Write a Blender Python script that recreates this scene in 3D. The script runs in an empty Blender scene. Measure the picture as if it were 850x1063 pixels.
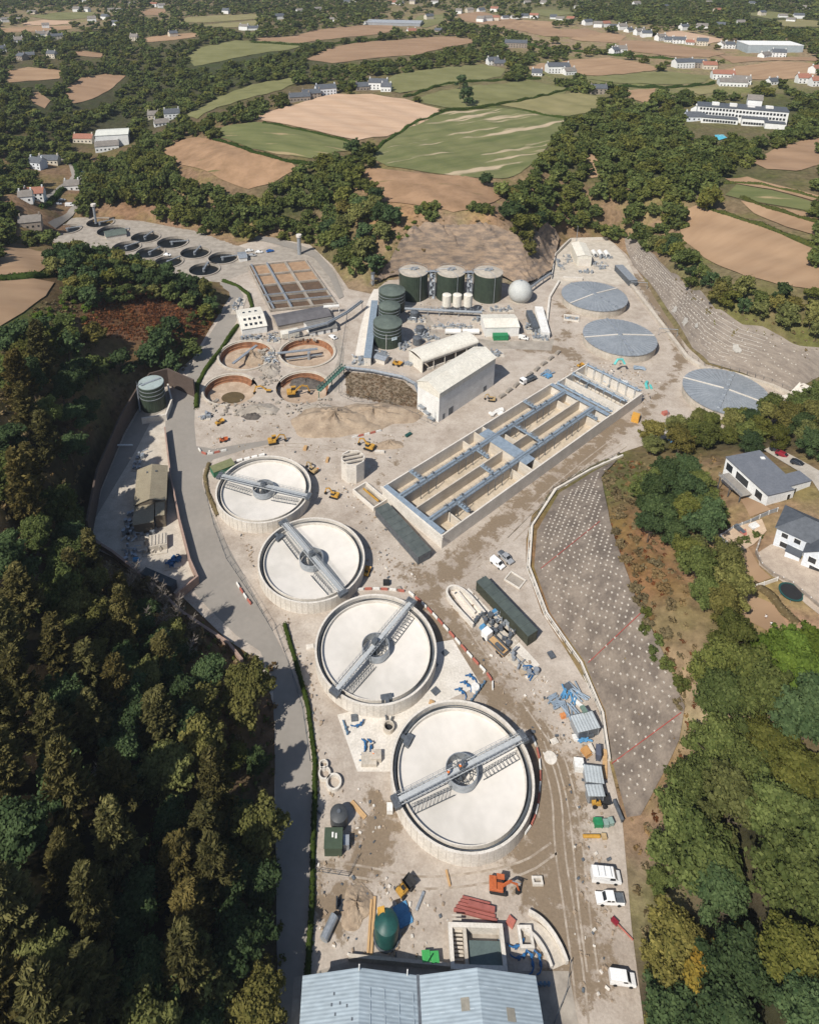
import bpy, math, random
import numpy as np
from mathutils import Vector, Matrix
from mathutils.geometry import delaunay_2d_cdt
R = math.radians
random.seed(7); RNG = np.random.default_rng(7)
SC = bpy.context.scene
COL = SC.collection
# ------------------------------------------------------------------ camera solved from the four equal round tanks
FPX, PITCH, CYP, CXP, HCAM = 749.0, R(21.65), 227.0, 382.5, 170.3
CP, SP = math.cos(PITCH), math.sin(PITCH)

def ray(px, py):
    X = (px - CXP) / FPX; U = (CYP - py) / FPX
    return X, CP + U * SP, -SP + U * CP

def G(px, py, z=0.0):
    "world point seen at photo pixel (px,py) at height z"
    dx, dy, dz = ray(px, py)
    t = (z - HCAM) / dz
    return Vector((dx * t, dy * t, z))

def setup_world():
    cam = bpy.data.cameras.new('camera'); co = bpy.data.objects.new('camera', cam); COL.objects.link(co)
    cam.sensor_fit = 'VERTICAL'; cam.sensor_height = 36.0; cam.sensor_width = 28.8
    cam.lens = FPX / 1063 * 36.0
    cam.shift_x = (425 - CXP) / 1063; cam.shift_y = -(531.5 - CYP) / 1063
    cam.clip_start = 1; cam.clip_end = 20000
    co.location = (0, 0, HCAM); co.rotation_euler = (math.pi / 2 - PITCH, 0, 0)
    SC.camera = co
    w = bpy.data.worlds.new('World'); SC.world = w; w.use_nodes = True
    nt = w.node_tree; nt.nodes.clear()
    sky = nt.nodes.new('ShaderNodeTexSky'); sky.sky_type = 'NISHITA'; sky.sun_disc = False
    az, el = R(SUN_AZ), R(SUN_EL)
    sky.sun_elevation = el; sky.sun_rotation = az; sky.altitude = 50; sky.air_density = 1.0; sky.dust_density = 1.0
    bg = nt.nodes.new('ShaderNodeBackground'); bg.inputs[1].default_value = SKY_STR
    out = nt.nodes.new('ShaderNodeOutputWorld')
    nt.links.new(sky.outputs[0], bg.inputs[0]); nt.links.new(bg.outputs[0], out.inputs[0])
    L = bpy.data.lights.new('sun', 'SUN'); L.energy = SUN_STR; L.angle = R(0.53); L.color = (1.0, 0.945, 0.86)
    lo = bpy.data.objects.new('sun', L); COL.objects.link(lo); lo.location = (0, 0, 400)
    d = Vector((math.sin(az) * math.cos(el), math.cos(az) * math.cos(el), math.sin(el)))   # towards the sun
    lo.rotation_euler = d.to_track_quat('Z', 'Y').to_euler()
    SC.view_settings.view_transform = 'Standard'; SC.view_settings.look = 'None'
    SC.view_settings.exposure = EXPOSURE; SC.view_settings.gamma = 1.0; SC.view_settings.use_curve_mapping = False
    SC.render.engine = 'CYCLES'
    c = SC.cycles
    c.max_bounces = 5; c.diffuse_bounces = 3; c.glossy_bounces = 2; c.transmission_bounces = 2; c.transparent_max_bounces = 4
    c.volume_bounces = 0; c.caustics_reflective = False; c.caustics_refractive = False
    c.use_adaptive_sampling = True; c.adaptive_threshold = 0.015
    try: c.use_denoising = True
    except Exception: pass

SUN_AZ, SUN_EL, SUN_STR, SKY_STR, EXPOSURE = 222.0, 48.0, 4.2, 0.075, 0.42

# ------------------------------------------------------------------ materials
MATS = {}
def mat(name, c, c2=None, scale=0.6, rough=0.8, metal=0.0, bump=0.0, detail=5.0, coord='Object', stops=(0.35, 0.65), stretch=None, spec=0.3, wave=None, fine=(.86, 1.1)):
    "procedural surface: noise between two colours, a finer second noise on value, optional bump and corrugation"
    if name in MATS: return MATS[name]
    m = bpy.data.materials.new(name); m.use_nodes = True; MATS[name] = m
    nt = m.node_tree; N = nt.nodes; Lk = nt.links
    b = N['Principled BSDF']; b.inputs['Roughness'].default_value = rough; b.inputs['Metallic'].default_value = metal
    b.inputs['Specular IOR Level'].default_value = spec
    tc = N.new('ShaderNodeTexCoord'); src = tc.outputs[coord]
    if coord == 'World':
        pass
    if stretch:
        mp = N.new('ShaderNodeMapping'); mp.inputs['Scale'].default_value = stretch; Lk.new(src, mp.inputs[0]); src = mp.outputs[0]
    n = N.new('ShaderNodeTexNoise'); n.inputs['Scale'].default_value = scale; n.inputs['Detail'].default_value = detail; n.inputs['Roughness'].default_value = 0.6
    Lk.new(src, n.inputs['Vector'])
    r = N.new('ShaderNodeValToRGB'); r.color_ramp.elements[0].position = stops[0]; r.color_ramp.elements[1].position = stops[1]
    c2 = c2 or tuple(min(1, v * 0.72) for v in c)
    r.color_ramp.elements[0].color = (*c2, 1); r.color_ramp.elements[1].color = (*c, 1)
    Lk.new(n.outputs['Fac'], r.inputs[0])
    n2 = N.new('ShaderNodeTexNoise'); n2.inputs['Scale'].default_value = scale * 7.3; n2.inputs['Detail'].default_value = 3
    Lk.new(src, n2.inputs['Vector'])
    mr = N.new('ShaderNodeMapRange'); mr.inputs[1].default_value = 0.3; mr.inputs[2].default_value = 0.7; mr.inputs[3].default_value = fine[0]; mr.inputs[4].default_value = fine[1]
    Lk.new(n2.outputs['Fac'], mr.inputs[0])
    mx = N.new('ShaderNodeMix'); mx.data_type = 'RGBA'; mx.blend_type = 'MULTIPLY'; mx.inputs[0].default_value = 1
    Lk.new(r.outputs[0], mx.inputs[6]); Lk.new(mr.outputs[0], mx.inputs[7])
    Lk.new(mx.outputs[2], b.inputs['Base Color'])
    h = None
    if wave:
        sep = N.new('ShaderNodeSeparateXYZ'); Lk.new(tc.outputs['Object'], sep.inputs[0])
        mul = N.new('ShaderNodeMath'); mul.operation = 'MULTIPLY'; mul.inputs[1].default_value = 2 * math.pi / wave[1]
        Lk.new(sep.outputs[wave[0]], mul.inputs[0])
        sn = N.new('ShaderNodeMath'); sn.operation = 'SINE'; Lk.new(mul.outputs[0], sn.inputs[0])
        bp0 = N.new('ShaderNodeBump'); bp0.inputs['Strength'].default_value = wave[2]; bp0.inputs['Distance'].default_value = 0.1
        Lk.new(sn.outputs[0], bp0.inputs['Height']); Lk.new(bp0.outputs[0], b.inputs['Normal']); h = bp0
    if bump:
        bp = N.new('ShaderNodeBump'); bp.inputs['Strength'].default_value = bump; bp.inputs['Distance'].default_value = 0.15
        Lk.new(n2.outputs['Fac'], bp.inputs['Height'])
        if h: Lk.new(h.outputs[0], bp.inputs['Normal'])
        Lk.new(bp.outputs[0], b.inputs['Normal'])
    return m

def leafmat(name, dark, light, warm, transl=0.25, rough=0.75):
    "foliage: leaf tint from the mesh attribute, a per-tree shift from the object's random number"
    if name in MATS: return MATS[name]
    m = bpy.data.materials.new(name); m.use_nodes = True; MATS[name] = m
    nt = m.node_tree; N = nt.nodes; Lk = nt.links; N.clear()
    at = N.new('ShaderNodeAttribute'); at.attribute_name = 'tint'
    oi = N.new('ShaderNodeObjectInfo')
    r = N.new('ShaderNodeValToRGB'); r.color_ramp.elements[0].color = (*dark, 1); r.color_ramp.elements[1].color = (*light, 1)
    sp = N.new('ShaderNodeSeparateColor'); Lk.new(at.outputs['Color'], sp.inputs[0])
    Lk.new(sp.outputs[0], r.inputs[0])
    add = N.new('ShaderNodeMath'); add.operation = 'ADD'; Lk.new(oi.outputs['Random'], add.inputs[0]); Lk.new(sp.outputs[1], add.inputs[1])
    fr = N.new('ShaderNodeMath'); fr.operation = 'FRACT'; Lk.new(add.outputs[0], fr.inputs[0])
    pw = N.new('ShaderNodeMath'); pw.operation = 'POWER'; pw.inputs[1].default_value = 2.2; Lk.new(fr.outputs[0], pw.inputs[0])
    mx = N.new('ShaderNodeMix'); mx.data_type = 'RGBA'; Lk.new(pw.outputs[0], mx.inputs[0]); Lk.new(r.outputs[0], mx.inputs[6])
    mw = N.new('ShaderNodeMix'); mw.data_type = 'RGBA'; mw.blend_type = 'MULTIPLY'; mw.inputs[0].default_value = 1
    mw.inputs[7].default_value = (*warm, 1); Lk.new(r.outputs[0], mw.inputs[6]); Lk.new(mw.outputs[2], mx.inputs[7])
    # value shift per tree
    f2 = N.new('ShaderNodeMath'); f2.operation = 'MULTIPLY_ADD'; f2.inputs[1].default_value = 7.31; Lk.new(fr.outputs[0], f2.inputs[0]); f2.inputs[2].default_value = 0.2
    f3 = N.new('ShaderNodeMath'); f3.operation = 'FRACT'; Lk.new(f2.outputs[0], f3.inputs[0])
    mr = N.new('ShaderNodeMapRange'); mr.inputs[3].default_value = 0.7; mr.inputs[4].default_value = 1.25; Lk.new(f3.outputs[0], mr.inputs[0])
    mv = N.new('ShaderNodeMix'); mv.data_type = 'RGBA'; mv.blend_type = 'MULTIPLY'; mv.inputs[0].default_value = 1
    Lk.new(mx.outputs[2], mv.inputs[6]); Lk.new(mr.outputs[0], mv.inputs[7])
    d = N.new('ShaderNodeBsdfDiffuse'); Lk.new(mv.outputs[2], d.inputs[0])
    t = N.new('ShaderNodeBsdfTranslucent'); Lk.new(mv.outputs[2], t.inputs[0])
    ms = N.new('ShaderNodeMixShader'); ms.inputs[0].default_value = transl
    Lk.new(d.outputs[0], ms.inputs[1]); Lk.new(t.outputs[0], ms.inputs[2])
    o = N.new('ShaderNodeOutputMaterial'); Lk.new(ms.outputs[0], o.inputs[0])
    return m

# ------------------------------------------------------------------ mesh builder
class MB:
    def __init__(s): s.v = []; s.f = []; s.mi = []; s.m = 0
    def add(s, vs, fs):
        o = len(s.v); s.v += [tuple(p) for p in vs]
        for f in fs: s.f.append(tuple(i + o for i in f)); s.mi.append(s.m)
        return s
    def box(s, c, size, rz=0.0, tilt=None):
        x, y, z = size[0] / 2, size[1] / 2, size[2] / 2
        P = [Vector((a * x, b * y, d * z)) for d in (-1, 1) for b in (-1, 1) for a in (-1, 1)]
        M = Matrix.Rotation(rz, 3, 'Z')
        if tilt is not None: M = M @ tilt
        c = Vector(c)
        return s.add([c + M @ p for p in P], [(0, 2, 3, 1), (4, 5, 7, 6), (0, 1, 5, 4), (2, 6, 7, 3), (0, 4, 6, 2), (1, 3, 7, 5)])
    def box2(s, a, b):
        a = Vector(a); b = Vector(b); return s.box((a + b) / 2, [abs(q) for q in (b - a)])
    def bar(s, p, q, w, h, up=Vector((0, 0, 1))):
        "rectangular bar from p to q"
        p = Vector(p); q = Vector(q); d = (q - p)
        if d.length < 1e-6: return s
        d.normalize(); sd = d.cross(up)
        if sd.length < 1e-4: sd = Vector((1, 0, 0))
        sd.normalize(); u = sd.cross(d)
        vs = []
        for e in (p, q):
            for a, b in ((-1, -1), (1, -1), (1, 1), (-1, 1)): vs.append(e + sd * (a * w / 2) + u * (b * h / 2))
        return s.add(vs, [(3, 2, 1, 0), (4, 5, 6, 7), (0, 1, 5, 4), (1, 2, 6, 5), (2, 3, 7, 6), (3, 0, 4, 7)])
    def tube(s, pts, r, n=8, cap=True):
        pts = [Vector(p) for p in pts]; rr = r if isinstance(r, (list, tuple)) else [r] * len(pts)
        rings = []
        for i, p in enumerate(pts):
            d = (pts[min(i + 1, len(pts) - 1)] - pts[max(i - 1, 0)]).normalized()
            a = d.cross(Vector((0, 0, 1)))
            if a.length < 1e-3: a = d.cross(Vector((1, 0, 0)))
            a.normalize(); b = d.cross(a)
            rings.append([p + a * (rr[i] * math.cos(2 * math.pi * k / n)) + b * (rr[i] * math.sin(2 * math.pi * k / n)) for k in range(n)])
        vs = [p for q in rings for p in q]; fs = []
        for i in range(len(pts) - 1):
            for k in range(n): fs.append((i * n + k, i * n + (k + 1) % n, (i + 1) * n + (k + 1) % n, (i + 1) * n + k))
        if cap: fs.append(tuple(range(n - 1, -1, -1))); fs.append(tuple((len(pts) - 1) * n + k for k in range(n)))
        return s.add(vs, fs)
    def lathe(s, c, prof, n=32, a0=0.0, a1=2 * math.pi, cap0=False, cap1=False):
        "prof: list of (r,z); full or part turn"
        c = Vector(c); full = abs(a1 - a0) > 2 * math.pi - 1e-4
        k = n if full else n + 1; vs = []
        for r, z in prof:
            for i in range(k):
                a = a0 + (a1 - a0) * i / n; vs.append(c + Vector((r * math.cos(a), r * math.sin(a), z)))
        fs = []
        for j in range(len(prof) - 1):
            for i in range(n):
                i2 = (i + 1) % k
                fs.append((j * k + i, j * k + i2, (j + 1) * k + i2, (j + 1) * k + i))
        if cap0: fs.append(tuple(range(k - 1, -1, -1)))
        if cap1: fs.append(tuple((len(prof) - 1) * k + i for i in range(k)))
        return s.add(vs, fs)
    def cyl(s, c, r, z0, z1, n=24, r1=None):
        return s.lathe(c, [(r, z0), (r if r1 is None else r1, z1)], n, cap0=True, cap1=True)
    def ring(s, c, ri, ro, z0, z1, n=48, a0=0.0, a1=2 * math.pi):
        return s.lathe(c, [(ro, z0), (ro, z1), (ri, z1), (ri, z0), (ro, z0)], n, a0, a1)
    def prism(s, poly, z0, z1):
        n = len(poly)
        area = sum(poly[i][0] * poly[(i + 1) % n][1] - poly[(i + 1) % n][0] * poly[i][1] for i in range(n))
        if area < 0: poly = poly[::-1]
        vs = [(p[0], p[1], z0) for p in poly] + [(p[0], p[1], z1) for p in poly]
        fs = [tuple(range(n - 1, -1, -1)), tuple(range(n, 2 * n))] + [(i, (i + 1) % n, n + (i + 1) % n, n + i) for i in range(n)]
        return s.add(vs, fs)
    def gable(s, x0, x1, y0, y1, ze, zr, over=0.0, th=0.15, axis='x'):
        "two roof slabs, ridge along axis; as closed thin prisms"
        if axis == 'x':
            ym = (y0 + y1) / 2; sl = (zr - ze) / (y1 - ym); e = ze - over * sl
            for a, b in ((y0 - over, ym), (y1 + over, ym)):
                vs = [(x0 - over, a, e), (x1 + over, a, e), (x1 + over, b, zr), (x0 - over, b, zr)]
                vs += [(p[0], p[1], p[2] + th) for p in vs]
                s.add(vs, [(3, 2, 1, 0), (4, 5, 6, 7), (0, 1, 5, 4), (1, 2, 6, 5), (2, 3, 7, 6), (3, 0, 4, 7)])
        else:
            xm = (x0 + x1) / 2; sl = (zr - ze) / (x1 - xm); e = ze - over * sl
            for a, b in ((x0 - over, xm), (x1 + over, xm)):
                vs = [(a, y0 - over, e), (a, y1 + over, e), (b, y1 + over, zr), (b, y0 - over, zr)]
                vs += [(p[0], p[1], p[2] + th) for p in vs]
                s.add(vs, [(3, 2, 1, 0), (4, 5, 6, 7), (0, 1, 5, 4), (1, 2, 6, 5), (2, 3, 7, 6), (3, 0, 4, 7)])
        return s
    def gable_walls(s, x0, x1, y0, y1, z0, ze, zr, axis='x'):
        if axis == 'x':
            ym = (y0 + y1) / 2
            vs = [(x0, y0, z0), (x1, y0, z0), (x1, y1, z0), (x0, y1, z0), (x0, y0, ze), (x1, y0, ze), (x1, y1, ze), (x0, y1, ze), (x0, ym, zr), (x1, ym, zr)]
            return s.add(vs, [(0, 1, 5, 4), (2, 3, 7, 6), (1, 2, 6, 9, 5), (3, 0, 4, 8, 7), (3, 2, 1, 0), (4, 5, 9, 8), (6, 7, 8, 9)])
        xm = (x0 + x1) / 2
        vs = [(x0, y0, z0), (x1, y0, z0), (x1, y1, z0), (x0, y1, z0), (x0, y0, ze), (x1, y0, ze), (x1, y1, ze), (x0, y1, ze), (xm, y0, zr), (xm, y1, zr)]
        return s.add(vs, [(0, 1, 5, 8, 4), (2, 3, 7, 9, 6), (1, 2, 6, 5), (3, 0, 4, 7), (3, 2, 1, 0), (4, 8, 9, 7), (8, 5, 6, 9)])
    def sphere(s, c, r, n=12, m=8, zs=1.0, z0=-math.pi / 2):
        prof = [(max(1e-3, r * math.cos(z0 + (math.pi / 2 - z0) * j / m)), r * zs * math.sin(z0 + (math.pi / 2 - z0) * j / m)) for j in range(m + 1)]
        return s.lathe(c, prof, n, cap0=True, cap1=True)
    def build(s, name, mats, parent=None, smooth=False, loc=None, rz=0.0):
        me = bpy.data.meshes.new(name)
        me.from_pydata(s.v, [], s.f)
        ms = mats if isinstance(mats, (list, tuple)) else [mats]
        for m in ms: me.materials.append(m)
        if any(s.mi): me.polygons.foreach_set('material_index', s.mi)
        if smooth:
            me.polygons.foreach_set('use_smooth', [True] * len(me.polygons))
            try: me.set_sharp_from_angle(angle=R(35))
            except Exception: pass
        me.update()
        o = bpy.data.objects.new(name, me); COL.objects.link(o)
        if parent is not None: o.parent = parent
        if loc is not None: o.location = loc
        o.rotation_euler = (0, 0, rz)
        return o

def tag(o, label, cat, group=None, kind=None):
    o['label'] = label; o['category'] = cat
    if group: o['group'] = group
    if kind: o['kind'] = kind
    return o
def struct(o, kind='structure'):
    o['kind'] = kind; return o
def thing(name, label, cat, loc=(0, 0, 0), rz=0.0, group=None):
    o = bpy.data.objects.new(name, None); COL.objects.link(o)
    o.empty_display_size = 1; o.location = loc; o.rotation_euler = (0, 0, rz)
    return tag(o, label, cat, group)
def dup(root, loc=None, rz=None, label=None, group=None, scale=None):
    r = root.copy(); COL.objects.link(r)
    if loc is not None: r.location = loc
    if rz is not None: r.rotation_euler = (0, 0, rz)
    if scale is not None: r.scale = scale
    if label: r['label'] = label
    if group: r['group'] = group
    for ch in list(root.children):
        c = ch.copy(); COL.objects.link(c); c.parent = r
        for g in list(ch.children):
            d = g.copy(); COL.objects.link(d); d.parent = c
    return r
def ang(a, b): return math.atan2(b[1] - a[1], b[0] - a[0])
def local(o_loc, rz, p):
    "world point into the frame at o_loc turned by rz"
    d = Vector(p) - Vector(o_loc); c, s_ = math.cos(-rz), math.sin(-rz)
    return Vector((d.x * c - d.y * s_, d.x * s_ + d.y * c, d.z))
# ------------------------------------------------------------------ terrain
SITE_PX = [(340,1120),(296,1063),(288,960),(287,900),(285,820),(287,740),(268,685),(236,664),(190,620),(150,594),(92,566),(101,514),(125,453),(143,420),(158,402),(174,394),
 (200,372),(220,338),(240,306),(230,292),(176,286),(120,272),(54,250),(75,226),(100,226),(150,230),(200,240),(245,256),(275,246),(300,250),(322,254),(345,275),(362,300),
 (385,305),(402,291),(440,288),(500,288),(545,300),(572,285),(575,262),(590,248),(632,248),(650,264),(668,290),(690,326),(712,358),(732,378),(770,388),(812,406),(830,420),
 (800,440),(700,452),(650,468),(625,478),(596,492),(570,512),(552,535),(546,560),(546,590),(562,636),(588,676),(610,712),(622,742),(632,790),(645,845),(650,900),(655,960),(668,1063),(680,1120)]
CTRL = [# lower pinned slope, house plateau, right wood
 (625,492,3),(634,540,10),(650,590,15),(668,636,18),(692,682,17),(712,735,14),(703,785,9),(690,850,4),(680,900,2),(700,960,4),(710,1050,4),
 (660,500,6),(700,490,9),(740,484,14),(760,540,20),(795,525,23),(845,490,24),(845,600,24),(800,640,22),(730,600,19),(700,560,15),(690,620,18),(740,680,20),(850,700,25),(850,850,26),(850,1000,26),(760,850,15),(760,1000,13),(800,440,9),(845,430,16),(720,455,4),
 # upper pinned slope and the fields above it
 (656,243,7),(676,262,12),(700,284,16),(725,300,19),(750,318,21),(790,334,22),(850,352,22),(820,385,8),(850,400,14),
 (730,240,24),(800,270,27),(850,240,32),(760,200,32),(850,170,38),(800,140,38),(690,200,30),(640,210,24),(600,232,12),(560,245,14),(625,240,5),
 # cut slope behind the digesters
 (385,285,6),(400,262,14),(425,240,22),(455,226,27),(510,222,28),(540,240,19),(560,228,17),(545,275,7),(572,240,7),(566,262,2.5),(440,262,12),(500,260,13),(380,200,26),
 (450,200,29),(480,150,32),(360,120,34),(330,142,32),(600,110,36),(560,180,30),(550,60,40),(450,30,45),(700,60,42),(840,40,46),(760,110,37),
 # valley side wood left of the digesters
 (360,240,14),(330,235,8),(300,215,13),(350,200,22),(270,185,20),(230,165,27),(300,160,31),(210,195,14),(160,215,6),(130,210,6),(290,238,3),(370,275,4),
 # valley head, upper left
 (100,205,2),(70,190,2),(60,160,5),(115,135,8),(150,110,14),(200,120,26),(150,70,30),(60,75,30),(20,70,34),(20,105,28),(200,45,40),(100,30,38),(15,30,40),(30,140,20),(15,200,22),(50,215,6),(280,70,38),(250,95,32),
 # knoll and left wood
 (20,275,30),(60,265,20),(20,320,34),(70,310,26),(120,300,20),(160,290,14),(200,300,8),(215,320,3),(150,345,14),(60,420,24),(110,395,9),(180,360,5),(120,370,12),(0,420,34),(70,500,16),(0,520,36),(60,570,16),
 (0,650,34),(100,650,14),(190,670,5),(0,850,32),(140,850,11),(220,850,4),(0,1050,30),(140,1050,9),(230,1050,3),(260,750,2),(70,750,20)]
def _build_field():
    site = np.array([G(*p)[:2] for p in SITE_PX])
    pts = [(*G(a, b, z)[:2], z) for a, b, z in CTRL]
    for q in SITE_PX[::2]: pts.append((*G(*q)[:2], 0.0))
    for x, y, z in ((-1500, 2600, 48), (0, 2700, 52), (1600, 2600, 50), (-1300, 1500, 44), (1500, 1500, 48), (-500, 300, 42), (-420, 60, 42), (500, 300, 40), (420, 80, 36), (700, 700, 44), (-700, 700, 44), (0, -60, 4), (-300, -60, 38), (300, -60, 34)):
        pts.append((x, y, z))
    pts = np.array(pts); n = len(pts)
    d = np.hypot(pts[:, None, 0] - pts[None, :, 0], pts[:, None, 1] - pts[None, :, 1])
    A = np.zeros((n + 1, n + 1)); A[:n, :n] = -d; A[:n, n] = 1; A[n, :n] = 1
    A[np.arange(n), np.arange(n)] += 3.0
    sol = np.linalg.solve(A, np.append(pts[:, 2], 0))
    def lines(dense0, dense1, step, lo, hi, g):
        a = list(np.arange(dense0, dense1 + 1e-6, step)); s = step; x = a[-1]
        while x < hi: s = min(s * g, 26); x += s; a.append(x)
        s = step; x = a[0]; b = []
        while x > lo: s = min(s * g, 26); x -= s; b.append(x)
        return np.array(b[::-1] + a)
    xs = lines(-170, 230, 2.2, -1500, 1700, 1.03); ys = lines(20, 470, 2.2, -60, 2700, 1.02)
    X, Y = np.meshgrid(xs, ys)
    P = np.stack([X.ravel(), Y.ravel()], 1)
    H = np.empty(len(P))
    for i in range(0, len(P), 20000):
        q = P[i:i + 20000]
        dd = np.hypot(q[:, None, 0] - pts[None, :, 0], q[:, None, 1] - pts[None, :, 1])
        H[i:i + 20000] = -dd @ sol[:n] + sol[n]
    # distance outside the level site
    D = np.full(len(P), 1e9); inside = np.zeros(len(P), bool)
    for i in range(len(site)):
        a = site[i]; b = site[(i + 1) % len(site)]; ab = b - a
        t = np.clip(((P - a) @ ab) / (ab @ ab), 0, 1)
        D = np.minimum(D, np.hypot(*(P - a - t[:, None] * ab).T))
        c = (a[1] > P[:, 1]) != (b[1] > P[:, 1])
        xi = a[0] + (P[:, 1] - a[1]) / (b[1] - a[1] + 1e-12) * ab[0]
        inside ^= c & (P[:, 0] < xi)
    u = np.clip(D / 9.0, 0, 1); w = u * u * (3 - 2 * u)
    und = 0.5 * np.sin(P[:, 0] * .11 + 1.3) * np.sin(P[:, 1] * .09) + 0.35 * np.sin(P[:, 0] * .27 + P[:, 1] * .19)
    und = und + 1.6 * np.sin(P[:, 0] * .012 + .5) * np.sin(P[:, 1] * .009 + 1) * np.clip((P[:, 1] - 400) / 200, 0, 1)
    H = np.maximum(H, 0.0) * w + und * w
    H = np.where(inside, -0.25 - np.clip((D - 3.5) * 1.5, 0, 5), np.maximum(H, -0.05))
    return xs, ys, H.reshape(len(ys), len(xs)), site
XS, YS, HG, SITE = _build_field()
def hz(x, y):
    i = min(max(int(np.searchsorted(XS, x)) - 1, 0), len(XS) - 2); j = min(max(int(np.searchsorted(YS, y)) - 1, 0), len(YS) - 2)
    u = (x - XS[i]) / (XS[i + 1] - XS[i]); v = (y - YS[j]) / (YS[j + 1] - YS[j])
    u = min(max(u, 0), 1); v = min(max(v, 0), 1)
    return float((HG[j, i] * (1 - u) + HG[j, i + 1] * u) * (1 - v) + (HG[j + 1, i] * (1 - u) + HG[j + 1, i + 1] * u) * v)
def gz(x, y): return max(0.0, hz(x, y))
def nrm(x, y, e=2.0):
    return Vector((-(hz(x + e, y) - hz(x - e, y)) / (2 * e), -(hz(x, y + e) - hz(x, y - e)) / (2 * e), 1)).normalized()
def P(px, py, dz=0.0):
    "point of the terrain (raised by dz) seen at photo pixel"
    dx, dy, dzr = ray(px, py)
    z0 = 62.0 + dz; t = (z0 - HCAM) / dzr; step = 3.0 if py > 200 else 8.0
    prev = t
    while True:
        x, y, z = dx * t, dy * t, HCAM + dzr * t
        if z <= gz(x, y) + dz or z < -2 or y > 2650: break
        prev = t; t += step
    a, b = prev, t
    for _ in range(14):
        m = (a + b) / 2
        if HCAM + dzr * m <= gz(dx * m, dy * m) + dz: b = m
        else: a = m
    x, y = dx * b, dy * b
    return Vector((x, y, gz(x, y)))
def inpoly(x, y, poly):
    c = False; n = len(poly)
    for i in range(n):
        a = poly[i]; b = poly[(i + 1) % n]
        if (a[1] > y) != (b[1] > y) and x < a[0] + (y - a[1]) / (b[1] - a[1]) * (b[0] - a[0]): c = not c
    return c
def resample(pl, step, closed=True):
    out = []
    n = len(pl)
    for i in range(n if closed else n - 1):
        a = Vector(pl[i]); b = Vector(pl[(i + 1) % n]); k = max(1, int((b - a).length / step))
        for j in range(k): out.append(a + (b - a) * (j / k))
    if not closed: out.append(Vector(pl[-1]))
    return out
def smooth_poly(pl, closed=True, it=2):
    pl = [Vector(p) for p in pl]
    for _ in range(it):
        q = []; n = len(pl)
        if not closed: q.append(pl[0])
        for i in range(n if closed else n - 1):
            a = pl[i]; b = pl[(i + 1) % n]; q += [a * .75 + b * .25, a * .25 + b * .75]
        if not closed: q.append(pl[-1])
        pl = q
    return pl
def sheet(name, poly, m, off, step, zf=None, attr=None, holes=()):
    "draped sheet inside a closed world polygon"
    zf = zf or gz
    bd = resample([Vector((p[0], p[1])) for p in poly], step)
    vs = [Vector((p.x, p.y)) for p in bd]; ed = [(i, (i + 1) % len(vs)) for i in range(len(vs))]
    xs_ = [p.x for p in bd]; ys_ = [p.y for p in bd]
    x = min(xs_) + step * .5
    pl = [(p.x, p.y) for p in bd]
    # keep interior points off the border
    grid = {}
    for p in bd: grid.setdefault((int(p.x // step), int(p.y // step)), []).append(p)
    rnd = random.Random(5)
    while x < max(xs_):
        y = min(ys_) + step * .5
        while y < max(ys_):
            qx = x + rnd.uniform(-.2, .2) * step; qy = y + rnd.uniform(-.2, .2) * step
            if inpoly(qx, qy, pl):
                ok = True
                for a in (-1, 0, 1):
                    for b in (-1, 0, 1):
                        for p in grid.get((int(qx // step) + a, int(qy // step) + b), ()):
                            if (p.x - qx) ** 2 + (p.y - qy) ** 2 < (step * .5) ** 2: ok = False
                if ok: vs.append(Vector((qx, qy)))
            y += step
        x += step
    ov, oe, of, *_ = delaunay_2d_cdt(vs, ed, [], 1, 1e-5)
    mb = MB(); mb.v = [(p.x, p.y, zf(p.x, p.y) + off) for p in ov]
    fs = []
    for f in of:
        a, b, c = (ov[i] for i in f[:3])
        fs.append(tuple(f) if (b - a).cross(c - a) > 0 else tuple(reversed(f)))
    mb.f = fs; mb.mi = [0] * len(fs)
    o = mb.build(name, m, smooth=True)
    if attr:
        at = o.data.attributes.new(attr[0], 'FLOAT', 'POINT')
        at.data.foreach_set('value', np.array([attr[1](p[0], p[1]) for p in mb.v], 'f'))
    return o
def flat(x, y): return 0.0
def ribbon_poly(pl, w):
    "closed polygon round a centre line; w constant or per-point"
    L, Rr = [], []
    for i, p in enumerate(pl):
        d = Vector(pl[min(i + 1, len(pl) - 1)][:2]) - Vector(pl[max(i - 1, 0)][:2]); d.normalize()
        n_ = Vector((-d.y, d.x)); ww = w[i] if isinstance(w, (list, tuple)) else w
        L.append(Vector(p[:2]) + n_ * ww / 2); Rr.append(Vector(p[:2]) - n_ * ww / 2)
    return L + Rr[::-1]

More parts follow.
